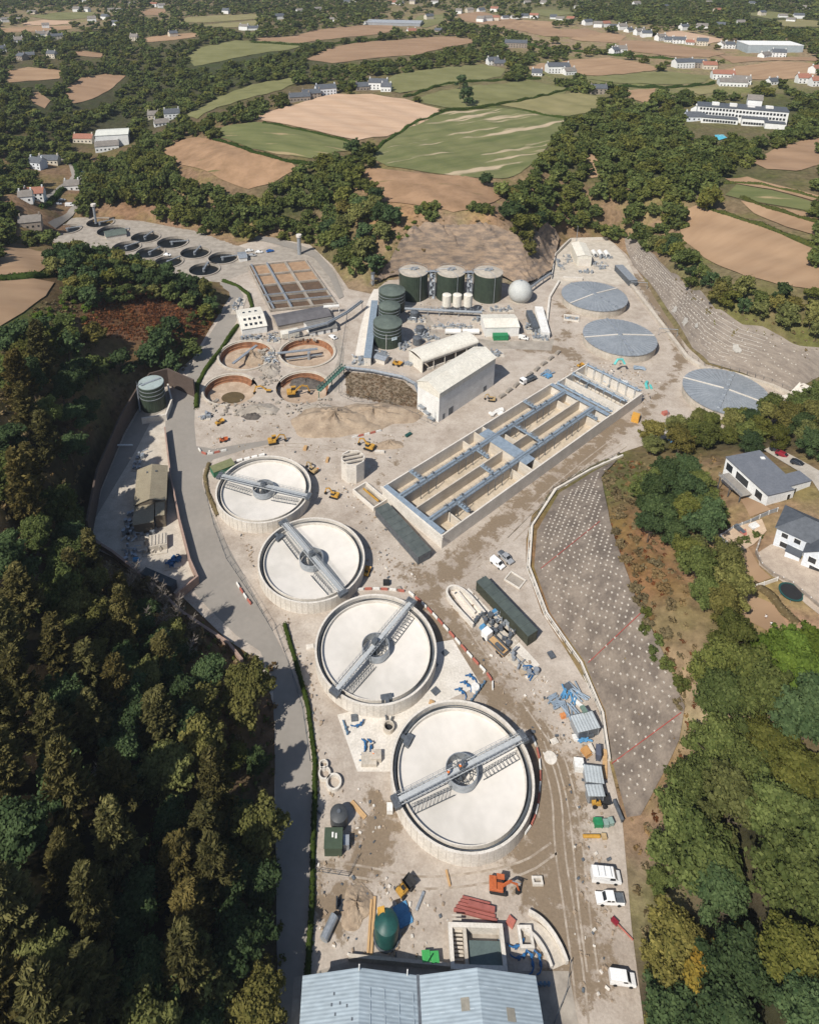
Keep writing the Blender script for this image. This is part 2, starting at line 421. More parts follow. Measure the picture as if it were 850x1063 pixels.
TC = [# colour of the bare land under trees, scrub and cuttings
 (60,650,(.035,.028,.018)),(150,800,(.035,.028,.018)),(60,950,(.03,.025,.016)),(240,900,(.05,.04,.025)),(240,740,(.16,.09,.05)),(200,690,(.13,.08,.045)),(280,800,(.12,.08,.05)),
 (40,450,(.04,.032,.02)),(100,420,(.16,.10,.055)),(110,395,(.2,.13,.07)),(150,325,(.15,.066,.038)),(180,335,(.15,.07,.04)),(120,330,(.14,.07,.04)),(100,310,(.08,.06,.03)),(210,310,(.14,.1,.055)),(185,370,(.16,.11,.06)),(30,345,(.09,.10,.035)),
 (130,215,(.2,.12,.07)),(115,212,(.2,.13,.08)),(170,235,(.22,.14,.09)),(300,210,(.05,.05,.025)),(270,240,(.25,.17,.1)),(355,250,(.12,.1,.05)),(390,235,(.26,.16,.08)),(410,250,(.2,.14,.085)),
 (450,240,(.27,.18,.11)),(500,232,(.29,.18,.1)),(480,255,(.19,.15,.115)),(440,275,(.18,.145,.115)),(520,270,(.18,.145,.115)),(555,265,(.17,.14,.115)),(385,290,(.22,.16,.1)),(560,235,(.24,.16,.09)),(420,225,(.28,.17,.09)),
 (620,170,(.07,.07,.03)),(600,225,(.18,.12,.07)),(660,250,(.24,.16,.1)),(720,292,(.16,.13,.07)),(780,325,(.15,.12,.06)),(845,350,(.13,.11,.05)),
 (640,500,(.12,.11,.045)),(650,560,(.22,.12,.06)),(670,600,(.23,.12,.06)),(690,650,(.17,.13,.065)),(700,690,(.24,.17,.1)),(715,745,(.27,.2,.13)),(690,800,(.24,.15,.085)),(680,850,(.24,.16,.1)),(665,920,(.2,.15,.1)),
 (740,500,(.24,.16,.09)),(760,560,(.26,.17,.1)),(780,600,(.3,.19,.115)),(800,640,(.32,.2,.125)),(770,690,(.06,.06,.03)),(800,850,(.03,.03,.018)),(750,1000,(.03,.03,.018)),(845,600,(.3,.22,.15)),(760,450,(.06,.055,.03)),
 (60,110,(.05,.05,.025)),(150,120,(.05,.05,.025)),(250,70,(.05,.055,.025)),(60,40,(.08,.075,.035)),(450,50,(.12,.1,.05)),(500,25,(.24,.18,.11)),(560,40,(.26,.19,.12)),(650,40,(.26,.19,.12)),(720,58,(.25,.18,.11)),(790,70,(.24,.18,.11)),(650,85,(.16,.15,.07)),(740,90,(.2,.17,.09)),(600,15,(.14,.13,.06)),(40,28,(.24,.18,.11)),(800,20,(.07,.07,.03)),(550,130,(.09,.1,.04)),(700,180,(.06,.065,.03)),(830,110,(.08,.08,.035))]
def terrain():
    nx, ny = len(XS), len(YS)
    X, Y = np.meshgrid(XS, YS); V = np.stack([X.ravel(), Y.ravel(), HG.ravel()], 1)
    i = np.arange(nx - 1)[None, :] + nx * np.arange(ny - 1)[:, None]
    F = np.stack([i, i + 1, i + 1 + nx, i + nx], -1).reshape(-1, 4)
    me = bpy.data.meshes.new('terrain')
    me.vertices.add(len(V)); me.vertices.foreach_set('co', V.ravel().astype('f'))
    me.loops.add(F.size); me.loops.foreach_set('vertex_index', F.ravel().astype('i'))
    me.polygons.add(len(F)); me.polygons.foreach_set('loop_start', np.arange(0, F.size, 4, dtype='i'))
    me.polygons.foreach_set('use_smooth', np.ones(len(F), bool))
    me.update(calc_edges=True)
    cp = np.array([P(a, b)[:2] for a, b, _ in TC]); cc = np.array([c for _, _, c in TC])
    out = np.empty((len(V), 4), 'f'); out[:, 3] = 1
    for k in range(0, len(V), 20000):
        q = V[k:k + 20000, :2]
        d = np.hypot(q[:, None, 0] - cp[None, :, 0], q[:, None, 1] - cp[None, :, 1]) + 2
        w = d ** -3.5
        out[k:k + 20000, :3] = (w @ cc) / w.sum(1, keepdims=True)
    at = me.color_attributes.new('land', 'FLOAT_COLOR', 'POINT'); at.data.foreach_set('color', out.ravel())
    m = bpy.data.materials.new('land'); m.use_nodes = True; nt = m.node_tree; N = nt.nodes; Lk = nt.links
    b = N['Principled BSDF']; b.inputs['Roughness'].default_value = .95; b.inputs['Specular IOR Level'].default_value = .1
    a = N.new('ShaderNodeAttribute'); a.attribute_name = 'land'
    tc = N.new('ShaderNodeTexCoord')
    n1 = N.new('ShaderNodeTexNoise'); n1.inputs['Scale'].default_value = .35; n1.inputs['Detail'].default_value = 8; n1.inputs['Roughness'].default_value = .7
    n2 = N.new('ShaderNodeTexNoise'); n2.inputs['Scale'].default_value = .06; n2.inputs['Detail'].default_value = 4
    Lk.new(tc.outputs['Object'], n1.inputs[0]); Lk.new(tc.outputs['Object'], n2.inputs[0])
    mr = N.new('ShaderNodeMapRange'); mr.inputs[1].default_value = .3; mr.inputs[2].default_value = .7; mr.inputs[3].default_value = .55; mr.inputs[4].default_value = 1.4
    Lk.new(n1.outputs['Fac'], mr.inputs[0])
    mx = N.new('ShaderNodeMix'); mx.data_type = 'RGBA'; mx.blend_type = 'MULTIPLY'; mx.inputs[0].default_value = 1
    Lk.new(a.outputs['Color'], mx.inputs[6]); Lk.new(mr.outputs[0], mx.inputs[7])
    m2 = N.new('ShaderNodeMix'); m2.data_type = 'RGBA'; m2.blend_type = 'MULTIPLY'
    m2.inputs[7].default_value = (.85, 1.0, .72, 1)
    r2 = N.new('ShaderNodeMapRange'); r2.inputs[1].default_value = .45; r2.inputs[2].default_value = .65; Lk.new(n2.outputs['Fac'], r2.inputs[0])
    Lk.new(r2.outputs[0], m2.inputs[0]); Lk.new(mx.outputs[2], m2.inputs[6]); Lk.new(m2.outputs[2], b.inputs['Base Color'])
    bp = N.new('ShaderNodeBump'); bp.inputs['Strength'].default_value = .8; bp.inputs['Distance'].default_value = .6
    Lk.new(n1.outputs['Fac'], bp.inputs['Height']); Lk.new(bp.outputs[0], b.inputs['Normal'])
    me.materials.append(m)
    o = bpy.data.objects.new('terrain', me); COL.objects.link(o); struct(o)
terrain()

def W(px_list, dz=0.0): return [P(a, b, dz) for a, b in px_list]
def G0(px_list, z=0.0): return [G(a, b, z) for a, b in px_list]

# ------------------------------------------------------------------ fields
def fieldmat(name, a, b, sc=.05, rot=0.0, stripe=0.0, period=6.0, patch=None):
    "crop or stubble: two-tone noise, tramlines along one direction, pale bare patches"
    m = bpy.data.materials.new(name); m.use_nodes = True; nt = m.node_tree; N = nt.nodes; Lk = nt.links
    bs = N['Principled BSDF']; bs.inputs['Roughness'].default_value = .95; bs.inputs['Specular IOR Level'].default_value = .1
    tc = N.new('ShaderNodeTexCoord'); mp = N.new('ShaderNodeMapping'); mp.inputs['Rotation'].default_value = (0, 0, rot); Lk.new(tc.outputs['Object'], mp.inputs[0])
    st = N.new('ShaderNodeMapping'); st.inputs['Scale'].default_value = (.12, 1, 1); Lk.new(mp.outputs[0], st.inputs[0])
    n = N.new('ShaderNodeTexNoise'); n.inputs['Scale'].default_value = sc; n.inputs['Detail'].default_value = 9; n.inputs['Roughness'].default_value = .65; Lk.new(mp.outputs[0], n.inputs[0])
    n2 = N.new('ShaderNodeTexNoise'); n2.inputs['Scale'].default_value = 1 / period; n2.inputs['Detail'].default_value = 3; Lk.new(st.outputs[0], n2.inputs[0])
    ad = N.new('ShaderNodeMix'); ad.inputs[0].default_value = stripe; Lk.new(n.outputs['Fac'], ad.inputs[2]); Lk.new(n2.outputs['Fac'], ad.inputs[3])
    r = N.new('ShaderNodeValToRGB'); r.color_ramp.elements[0].position = .36; r.color_ramp.elements[1].position = .62
    r.color_ramp.elements[0].color = (*a, 1); r.color_ramp.elements[1].color = (*b, 1)
    Lk.new(ad.outputs[0], r.inputs[0]); last = r.outputs[0]
    if patch:
        n3 = N.new('ShaderNodeTexNoise'); n3.inputs['Scale'].default_value = patch[1]; n3.inputs['Detail'].default_value = 5; Lk.new(st.outputs[0], n3.inputs[0])
        q = N.new('ShaderNodeMapRange'); q.inputs[1].default_value = patch[2]; q.inputs[2].default_value = patch[2] + .07; Lk.new(n3.outputs['Fac'], q.inputs[0])
        mx = N.new('ShaderNodeMix'); mx.data_type = 'RGBA'; Lk.new(q.outputs[0], mx.inputs[0]); Lk.new(last, mx.inputs[6]); mx.inputs[7].default_value = (*patch[0], 1); last = mx.outputs[2]
    Lk.new(last, bs.inputs['Base Color'])
    bp = N.new('ShaderNodeBump'); bp.inputs['Strength'].default_value = .4; bp.inputs['Distance'].default_value = .3; Lk.new(n.outputs['Fac'], bp.inputs['Height']); Lk.new(bp.outputs[0], bs.inputs['Normal'])
    return m
FM = {
 'pale': fieldmat('pale_stubble', (.40,.27,.18), (.47,.335,.235), .03, R(20), .6, 5),
 'tan': fieldmat('tan_stubble', (.27,.175,.105), (.35,.235,.145), .03, R(-25), .55, 7),
 'brown': fieldmat('brown_scrub', (.215,.135,.078), (.315,.20,.12), .09, 0, .1, 6, ((.12,.11,.045), .2, .66)),
 'plough': fieldmat('ploughed', (.24,.155,.095), (.31,.205,.13), .03, R(15), .5, 8),
 'green': fieldmat('green_pasture', (.135,.135,.055), (.19,.185,.085), .04, R(10), .35, 8),
 'dgreen': fieldmat('green_crop', (.10,.115,.045), (.15,.155,.065), .04, R(28), .5, 5, ((.30,.23,.13), .16, .61)),
 'stripe': fieldmat('thin_crop', (.10,.115,.045), (.165,.165,.075), .05, R(-27), .55, 6, ((.40,.32,.22), .11, .57)),
 'olive': fieldmat('dry_pasture', (.18,.165,.075), (.24,.21,.105), .04, R(5), .3, 8)}
FIELDS = [('pale',[(257,123),(300,110),(345,98),(385,98),(420,103),(458,114),(440,127),(402,142),(372,146),(335,138),(300,130)]),
 ('dgreen',[(224,134),(262,127),(300,132),(345,142),(370,148),(362,157),(322,165),(290,161),(262,155),(228,143)]),
 ('brown',[(165,161),(178,149),(205,143),(228,145),(262,157),(300,167),(310,176),(285,190),(258,197),(228,186),(190,172)]),
 ('stripe',[(384,164),(395,148),(425,130),(455,118),(510,113),(560,117),(588,123),(574,145),(555,168),(540,180),(520,186),(480,184),(440,179),(402,173)]),
 ('brown',[(369,186),(385,174),(440,181),(500,187),(522,192),(520,206),(500,216),(470,221),(435,214),(395,210),(377,200)]),
 ('green',[(426,104),(450,97),(480,91),(550,84),(590,92),(585,98),(530,105),(490,112),(462,112)]),
 ('olive',[(512,108),(560,100),(600,96),(630,103),(612,118),(580,121),(545,114)]),
 ('green',[(390,92),(410,78),(440,73),(500,67),(525,72),(520,80),(480,86),(440,93),(415,97)]),
 ('plough',[(303,38),(330,31),(370,27),(405,25),(413,31),(390,36),(350,40),(310,45),(265,43),(268,40)]),
 ('plough',[(316,62),(345,50),(370,45),(420,41),(470,39),(500,43),(460,50),(430,58),(395,60),(345,66)]),
 ('green',[(194,60),(205,50),(245,42),(290,43),(322,46),(300,52),(262,57),(230,64),(202,69)]),
 ('green',[(190,122),(225,102),(262,88),(300,81),(310,85),(292,94),(262,101),(225,112),(205,124)]),
 ('plough',[(66,94),(85,81),(110,77),(131,79),(118,91),(96,103),(76,108)]),
 ('tan',[(2,75),(30,70),(66,74),(62,82),(40,84),(10,86)]),('plough',[(28,98),(40,96),(53,105),(47,113),(36,108)]),
 ('tan',[(0,30),(40,27),(74,27),(76,30),(40,33),(0,34)]),('pale',[(22,24),(45,21),(74,22),(72,25),(30,27)]),('green',[(30,17),(60,13),(100,13),(92,19),(55,21)]),
 ('olive',[(183,24),(195,18),(230,16),(268,15),(268,20),(225,23)]),('olive',[(200,27),(250,23),(268,21),(266,27),(235,29)]),('plough',[(143,13),(160,9),(175,10),(168,16),(150,16)]),
 ('tan',[(148,40),(180,36),(208,34),(206,38),(180,42),(150,44)]),('plough',[(75,54),(85,53),(108,56),(105,60),(82,58)]),
 ('green',[(424,24),(436,16),(462,15),(460,24),(440,29)]),('plough',[(475,15),(498,12),(540,22),(590,34),(562,36),(520,29),(480,22)]),
 ('tan',[(515,27),(540,21),(575,23),(573,29),(540,31)]),('plough',[(545,34),(580,31),(608,30),(628,36),(600,39),(565,38)]),('tan',[(590,40),(628,34),(650,38),(640,45),(604,43)]),
 ('plough',[(400,44),(430,40),(476,38),(480,46),(440,55),(404,58)]),('pale',[(678,36),(705,32),(735,38),(755,42),(735,46),(695,42)]),
 ('plough',[(640,42),(680,44),(720,50),(752,56),(735,60),(690,58),(645,52)]),('tan',[(598,62),(632,60),(668,66),(688,72),(655,76),(620,79),(575,74),(540,72),(560,66)]),
 ('green',[(602,82),(640,78),(690,74),(738,79),(730,86),(690,88),(650,87)]),('tan',[(738,76),(765,69),(805,64),(850,66),(850,80),(800,83),(760,82)]),('plough',[(745,58),(790,60),(850,60),(850,64),(800,63),(760,66)]),
 ('tan',[(646,94),(680,92),(678,103),(668,107),(650,101)]),('olive',[(712,92),(740,90),(748,96),(725,99)]),
 ('tan',[(703,224),(722,214),(760,226),(810,244),(850,262),(850,302),(810,297),(772,287),(730,268),(708,250)]),
 ('dgreen',[(764,192),(800,198),(850,213),(850,222),(806,214),(768,207),(752,203)]),('tan',[(752,186),(775,184),(815,195),(850,204),(850,211),(800,197),(762,191)]),('tan',[(768,209),(806,216),(850,224),(850,246),(815,236),(782,222)]),
 ('plough',[(778,168),(800,157),(830,147),(850,144),(850,172),(825,178),(795,176)]),
 ('tan',[(0,258),(30,259),(49,263),(56,272),(40,284),(0,287)]),('tan',[(0,293),(35,290),(57,294),(48,308),(25,325),(0,340)]),
 ('green',[(540,12),(570,10),(600,14),(570,18)]),('green',[(768,14),(800,12),(830,16),(800,20)]),('olive',[(800,22),(830,20),(850,22),(850,28),(815,28)]),('tan',[(603,170),(612,160),(625,166),(622,184),(610,186)])]
FPOLY = []
for k, pl in FIELDS:
    wp = W(pl); FPOLY.append([(p.x, p.y) for p in wp])
    dist = wp[0].length
    o = sheet('field', [(p.x, p.y) for p in wp], FM[k], 0.5, 4.5 if dist < 650 else 9)
    struct(o)

for pl in ([(757,577),(775,568),(788,590),(800,601),(775,611),(760,606)], [(757,630),(775,617),(802,628),(818,652),(800,658),(775,645)], [(758,480),(752,500),(778,538),(800,530),(770,515)]):
    struct(sheet('lawn', [tuple(p[:2]) for p in W(pl)], FM['tan'], .4, 2.5))
# ------------------------------------------------------------------ foliage meshes (numpy leaf clumps)
def quads_mesh(name, C, A, B, tint, mats, extra=None, t2=None):
    "one rhomb of leaves per row: centre C, half axes A, B; tint 0..1 per quad"
    n = len(C)
    V = np.empty((n, 4, 3), 'f'); V[:, 0] = C - A; V[:, 1] = C - B * .9 + A * .15; V[:, 2] = C + A; V[:, 3] = C + B - A * .1
    V = V.reshape(-1, 3); F = np.arange(n * 4).reshape(n, 4); fl = [4] * n
    T = np.repeat(tint, 4); T2 = np.repeat(t2 if t2 is not None else np.zeros(n), 4)
    mi = np.zeros(n, 'i')
    loops = F.ravel(); ls = np.arange(n) * 4
    if extra is not None:
        ev, ef, et, em = extra      # core / wood: triangles or quads as 4-index faces
        loops = np.concatenate([loops, (np.array(ef) + len(V)).ravel()]); ls = np.concatenate([ls, n * 4 + np.arange(len(ef)) * 4])
        V = np.concatenate([V, np.array(ev, 'f')]); T = np.concatenate([T, et]); T2 = np.concatenate([T2, np.zeros(len(et))]); mi = np.concatenate([mi, np.array(em, 'i')])
    me = bpy.data.meshes.new(name)
    me.vertices.add(len(V)); me.vertices.foreach_set('co', V.ravel().astype('f'))
    me.loops.add(len(loops)); me.loops.foreach_set('vertex_index', loops.astype('i'))
    me.polygons.add(len(ls)); me.polygons.foreach_set('loop_start', ls.astype('i'))
    me.polygons.foreach_set('material_index', mi)
    me.update(calc_edges=True)
    at = me.color_attributes.new('tint', 'FLOAT_COLOR', 'POINT')
    c = np.ones((len(V), 4), 'f'); c[:, 0] = T; c[:, 1] = T2; at.data.foreach_set('color', c.ravel())
    for m in mats: me.materials.append(m)
    return me
def unit(v): return v / np.maximum(np.linalg.norm(v, axis=1, keepdims=True), 1e-6)
def leaf_axes(nrm_, size, rng, asp=0.75):
    n = len(nrm_); r = unit(rng.normal(size=(n, 3))); a = unit(np.cross(nrm_, r)); b = np.cross(nrm_, a)
    s = size[:, None] if np.ndim(size) else size
    return a * s, b * s * asp
def crown_broad(rng, r=5.0, h=8.0, nl=18, nq=2600, s=.42, base=1.5, flat_=1.0):
    "lobed deciduous crown, centre on the z axis, from base to base+h"
    L = []
    for i in range(nl):
        u = rng.uniform(0, 1); a = rng.uniform(0, 2 * np.pi) if i > 5 else i * 2 * np.pi / 6 + rng.uniform(-.3, .3)
        zz = rng.uniform(.18, .9); prof = math.sin(math.pi * min(1, .25 + .75 * zz) ** .9) ** .6 if zz < .95 else .3
        rr = r * prof * (rng.uniform(.45, .72) if i < 12 else rng.uniform(.0, .4))
        L.append((rr * math.cos(a), rr * math.sin(a), base + h * (zz if i < 12 else rng.uniform(.55, .85)), r * rng.uniform(.22, .44)))
    for i in range(nl):      # smaller boughs breaking the outline
        x, y, z, q = L[i]; a = math.atan2(y, x) + rng.uniform(-.9, .9); e = q * rng.uniform(.7, 1.25); L.append((x + e * math.cos(a), y + e * math.sin(a), z + q * rng.uniform(-.3, .8), r * rng.uniform(.09, .2)))
    nl *= 2
    L = np.array(L); w = L[:, 3] ** 2; k = rng.choice(nl, nq, p=w / w.sum())
    d = unit(rng.normal(size=(nq, 3)) + np.array([0, 0, .35])); rad = L[k, 3] * (rng.uniform(.7, 1.1, nq) + (rng.random(nq) < .12) * rng.uniform(0, .45, nq))
    C = L[k, :3] + d * rad[:, None] * np.array([1, 1, .8 * flat_])
    nn = unit(d + rng.normal(size=(nq, 3)) * .55 + np.array([0, 0, .3]))
    lt = rng.uniform(-.16, .16, nl)
    tint = np.clip(.45 + lt[k] + rng.normal(size=nq) * .2 , 0, 1)
    A, B = leaf_axes(nn, s * rng.uniform(.6, 1.35, nq), rng)
    # inner mass of each lobe, lumpy
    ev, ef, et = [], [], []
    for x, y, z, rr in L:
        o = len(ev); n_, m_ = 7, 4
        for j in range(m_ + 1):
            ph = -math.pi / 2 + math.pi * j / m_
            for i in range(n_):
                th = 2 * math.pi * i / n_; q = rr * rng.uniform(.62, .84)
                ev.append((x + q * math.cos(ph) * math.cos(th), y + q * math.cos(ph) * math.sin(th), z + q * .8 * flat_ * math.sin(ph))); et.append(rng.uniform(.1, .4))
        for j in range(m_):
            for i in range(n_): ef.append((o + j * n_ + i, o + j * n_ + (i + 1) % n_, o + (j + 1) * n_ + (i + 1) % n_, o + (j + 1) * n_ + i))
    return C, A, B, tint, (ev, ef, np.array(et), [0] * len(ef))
def crown_conifer(rng, r=4.0, h=16.0, nb=95, per=42, s=.3, base=1.0, lean=.25):
    "plumes of foliage on rising branches round a leader, ragged outline"
    Cs, Ns, ts, ax = [], [], [], []
    for i in range(nb):
        z = rng.uniform(0, 1) ** .8; a = rng.uniform(0, 2 * np.pi)
        ln = r * (1.05 - z ** 1.6 * .8) * rng.uniform(.65, 1.2)
        d = np.array([math.cos(a), math.sin(a), rng.uniform(.15, .8)]); d /= np.linalg.norm(d)
        p0 = np.array([0, 0, base + h * z * .93])
        t = rng.uniform(.25, 1.0, per) ** .75
        wid = (.18 + .34 * np.sin(np.pi * np.clip(t, 0, 1) ** 1.3)) * r * .36
        sidev = np.cross(d, [0, 0, 1]); sidev /= np.linalg.norm(sidev); upv = np.cross(sidev, d)
        off = rng.normal(size=(per, 2)) * wid[:, None] * .6
        C = p0 + d * (t * ln)[:, None] + sidev * off[:, :1] + upv * off[:, 1:] * .7 + np.array([0, 0, 1]) * (.35 * (t * ln) ** 1.0 * .3)[:, None]
        Cs.append(C); b = unit(d + rng.normal(size=(per, 3)) * .45); ax.append(b)
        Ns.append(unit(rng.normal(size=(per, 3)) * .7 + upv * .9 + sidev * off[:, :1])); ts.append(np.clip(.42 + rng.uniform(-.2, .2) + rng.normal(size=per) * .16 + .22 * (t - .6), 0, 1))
    C = np.concatenate(Cs); Nn = np.concatenate(Ns); ax = np.concatenate(ax); t = np.concatenate(ts)
    b = unit(np.cross(Nn, ax)); sz = s * rng.uniform(.6, 1.4, len(C))
    A = ax * (sz * 1.7)[:, None]; B = b * (sz * .65)[:, None]
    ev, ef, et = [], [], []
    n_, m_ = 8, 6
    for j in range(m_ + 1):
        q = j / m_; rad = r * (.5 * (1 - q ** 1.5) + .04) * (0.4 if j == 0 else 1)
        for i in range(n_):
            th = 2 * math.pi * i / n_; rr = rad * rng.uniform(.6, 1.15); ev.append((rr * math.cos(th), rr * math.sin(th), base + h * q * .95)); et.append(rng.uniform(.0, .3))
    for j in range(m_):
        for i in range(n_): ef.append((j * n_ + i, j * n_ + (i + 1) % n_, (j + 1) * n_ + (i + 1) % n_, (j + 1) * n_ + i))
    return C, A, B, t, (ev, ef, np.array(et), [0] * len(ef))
def trunk_mb(rng, h, r, limbs=5, spread=2.5):
    m = MB(); p = [(0, 0, -.8)]; 
    for k in range(1, 5): p.append((rng.uniform(-.04, .04) * h * k / 4, rng.uniform(-.04, .04) * h * k / 4, h * k / 4))
    m.tube(p, [r * (1 - .16 * k) for k in range(5)], 7)
    for i in range(limbs):
        a = rng.uniform(0, 6.28); z = h * rng.uniform(.4, .85); q = spread * rng.uniform(.6, 1.1)
        m.tube([(0, 0, z), (q * .5 * math.cos(a), q * .5 * math.sin(a), z + q * .35), (q * math.cos(a), q * math.sin(a), z + q * .9)], [r * .45, r * .3, r * .12], 5)
    return m
def bare_mb(rng, h, nb=40, spread=3.2):
    "grey leafless tree: leader, ascending branches, twigs"
    m = MB(); m.tube([(0, 0, -.8), (.1, .1, h * .4), (.25, -.1, h * .75), (.3, .1, h)], [.22, .16, .1, .03], 6)
    for i in range(nb):
        z = h * rng.uniform(.25, .97); a = rng.uniform(0, 6.28); q = spread * (1.1 - .75 * z / h) * rng.uniform(.6, 1.2)
        d = Vector((math.cos(a), math.sin(a), rng.uniform(.4, 1.2))).normalized(); p0 = Vector((.2, 0, z)); p1 = p0 + d * q * .6; p2 = p0 + d * q + Vector((0, 0, .3 * q))
        m.tube([p0, p1, p2], [.07, .05, .02], 4, cap=False)
        for j in range(6):
            t = rng.uniform(.3, 1); s0 = p0 + (p2 - p0) * t; dd = (d + Vector(rng.normal(size=3)) * .7).normalized(); m.tube([s0, s0 + dd * q * .35], [.035, .015], 3, cap=False)
    return m
LEAF = {
 'broad': leafmat('broad_leaf', (.05, .072, .022), (.155, .185, .062), (1.25, 1.0, .75)),
 'olive': leafmat('olive_leaf', (.078, .09, .03), (.21, .215, .078), (1.25, 1.0, .8)),
 'dark': leafmat('dark_leaf', (.032, .056, .024), (.098, .138, .058), (1.1, 1.05, .95)),
 'lime': leafmat('lime_leaf', (.06, .1, .018), (.15, .21, .04), (1.1, 1.0, .9)),
 'autumn': leafmat('autumn_leaf', (.13, .11, .025), (.30, .21, .04), (1.2, .9, .7)),
 'conifer': leafmat('conifer_leaf', (.048, .05, .02), (.17, .155, .06), (1.15, .95, .8), transl=.15),
 'copper': leafmat('copper_leaf', (.03, .018, .016), (.075, .035, .03), (1.1, 1, 1)),
 'bracken': leafmat('bracken_leaf', (.10, .042, .02), (.22, .10, .05), (1.2, 1.0, .8)),
 'scrub': leafmat('scrub_leaf', (.11, .09, .05), (.25, .20, .11), (1.2, .95, .75)),
 'heath': leafmat('heath_leaf', (.105, .08, .05), (.21, .165, .105), (1.2, .9, .75)),
 'hedge': leafmat('hedge_leaf', (.03, .055, .014), (.08, .125, .03), (1.2, 1.0, .8))}
BARK = mat('bark', (.12, .09, .065), (.06, .045, .035), 2.0, .95, bump=.5)
DEADWOOD = mat('dead_wood', (.30, .26, .22), (.17, .145, .12), 1.5, .95)
def proto(kind, leaf, seed, **k):
    rng = np.random.default_rng(seed)
    C, A, B, t, ex = (crown_conifer if kind == 'conifer' else crown_broad)(rng, **k)
    return quads_mesh('crown', C, A, B, t, [LEAF[leaf]], ex), trunk_mb(rng, k.get('base', 1.5) + k.get('h', 8) * .45, .32, spread=k.get('r', 5) * .6)
PROTO = {}
def protos(key, kind, leaf, n, seed, **k):
    PROTO[key] = []
    tr = None
    for i in range(n):
        cm, tb = proto(kind, leaf, seed + i, **k)
        if tr is None:
            tr = bpy.data.meshes.new('trunk'); tr.from_pydata(tb.v, [], tb.f); tr.materials.append(BARK); tr.update()
        PROTO[key].append((cm, tr, k))
protos('cyp', 'conifer', 'conifer', 4, 100, r=4.3, h=17, nb=125, per=64, s=.27)
protos('oakN', 'broad', 'broad', 4, 200, r=5.2, h=8.5, nl=22, nq=7600, s=.27)
protos('oliveN', 'broad', 'olive', 4, 210, r=5.2, h=8.5, nl=24, nq=7600, s=.27)
protos('darkN', 'broad', 'dark', 4, 220, r=5.0, h=8.5, nl=22, nq=7600, s=.265)
protos('autN', 'broad', 'autumn', 2, 230, r=4, h=7, nl=18, nq=3800, s=.32)
protos('limeN', 'broad', 'lime', 2, 240, r=4, h=6, nl=18, nq=3800, s=.32)
protos('oak', 'broad', 'broad', 4, 300, r=5.2, h=8.5, nl=18, nq=1300, s=.62)
protos('olive', 'broad', 'olive', 3, 310, r=5.2, h=8.5, nl=18, nq=1300, s=.62)
protos('dark', 'broad', 'dark', 3, 320, r=5.2, h=8.5, nl=18, nq=1300, s=.62)
protos('copper', 'broad', 'copper', 1, 330, r=4, h=7, nl=14, nq=900, s=.5)
protos('shrub', 'broad', 'broad', 3, 400, r=1.9, h=2.2, nl=10, nq=700, s=.26, base=-.3)
protos('scrub', 'broad', 'scrub', 3, 410, r=1.8, h=1.6, nl=10, nq=600, s=.26, base=-.3)
protos('limeshrub', 'broad', 'lime', 2, 420, r=1.8, h=1.8, nl=9, nq=600, s=.24, base=-.3)
BARE = []
for i in range(2):
    bm_ = bare_mb(np.random.default_rng(60 + i), 12); me_ = bpy.data.meshes.new('branches'); me_.from_pydata(bm_.v, [], bm_.f); me_.materials.append(DEADWOOD); me_.update(); BARE.append(me_)

TREE_N = {}
def plant(key, name, x, y, sc, label, group, cat='tree', squash=1.0, z=None):
    cm, tr, k = random.choice(PROTO[key])
    zz = gz(x, y) if z is None else z
    t = thing(name, label, cat, (x, y, zz), random.uniform(0, 6.28), group)
    t.scale = (sc, sc, sc * squash)
    c = bpy.data.objects.new('crown' if cat == 'tree' else 'foliage', cm); COL.objects.link(c); c.parent = t
    if cat == 'tree':
        b = bpy.data.objects.new('trunk', tr); COL.objects.link(b); b.parent = t
    TREE_N[name] = TREE_N.get(name, 0) + 1
    return t
def scatter(poly, spacing, rng, avoid=(), tries=30):
    "points inside a world polygon at least spacing apart"
    xs_ = [p[0] for p in poly]; ys_ = [p[1] for p in poly]
    area = (max(xs_) - min(xs_)) * (max(ys_) - min(ys_)); cell = spacing; grid = {}; out = []
    for _ in range(int(area / spacing ** 2 * tries)):
        x = rng.uniform(min(xs_), max(xs_)); y = rng.uniform(min(ys_), max(ys_))
        if not inpoly(x, y, poly): continue
        if any(inpoly(x, y, a) for a in avoid): continue
        g = (int(x // cell), int(y // cell)); ok = True
        for a in (-1, 0, 1):
            for b in (-1, 0, 1):
                for q in grid.get((g[0] + a, g[1] + b), ()):
                    if (q[0] - x) ** 2 + (q[1] - y) ** 2 < spacing ** 2: ok = False
        if ok: grid.setdefault(g, []).append((x, y)); out.append((x, y))
    return out
def wpoly(px, dz=0): return [tuple(P(a, b, dz)[:2]) for a, b in px]
TREES_AT = []; QUEUE = []; SPARE = []
def wood(px, mix, spacing, size, name, label, group, dz=7, avoid=(), sq=(.8, 1.3), seed=1):
    rng = random.Random(seed); poly = wpoly(px, dz)
    for x, y in scatter(poly, spacing, rng, avoid):
        if gz(x, y) <= 0 and inpoly(x, y, SITE_L): continue
        key = rng.choices([m[0] for m in mix], [m[1] for m in mix])[0]
        nm, lb = (name, label)
        if isinstance(label, dict): nm, lb = label[key]
        QUEUE.append((math.hypot(x, y), nm, key, x, y, rng.uniform(*size), lb, group, rng.uniform(*sq))); TREES_AT.append((x, y))
SITE_L = [tuple(p) for p in SITE]

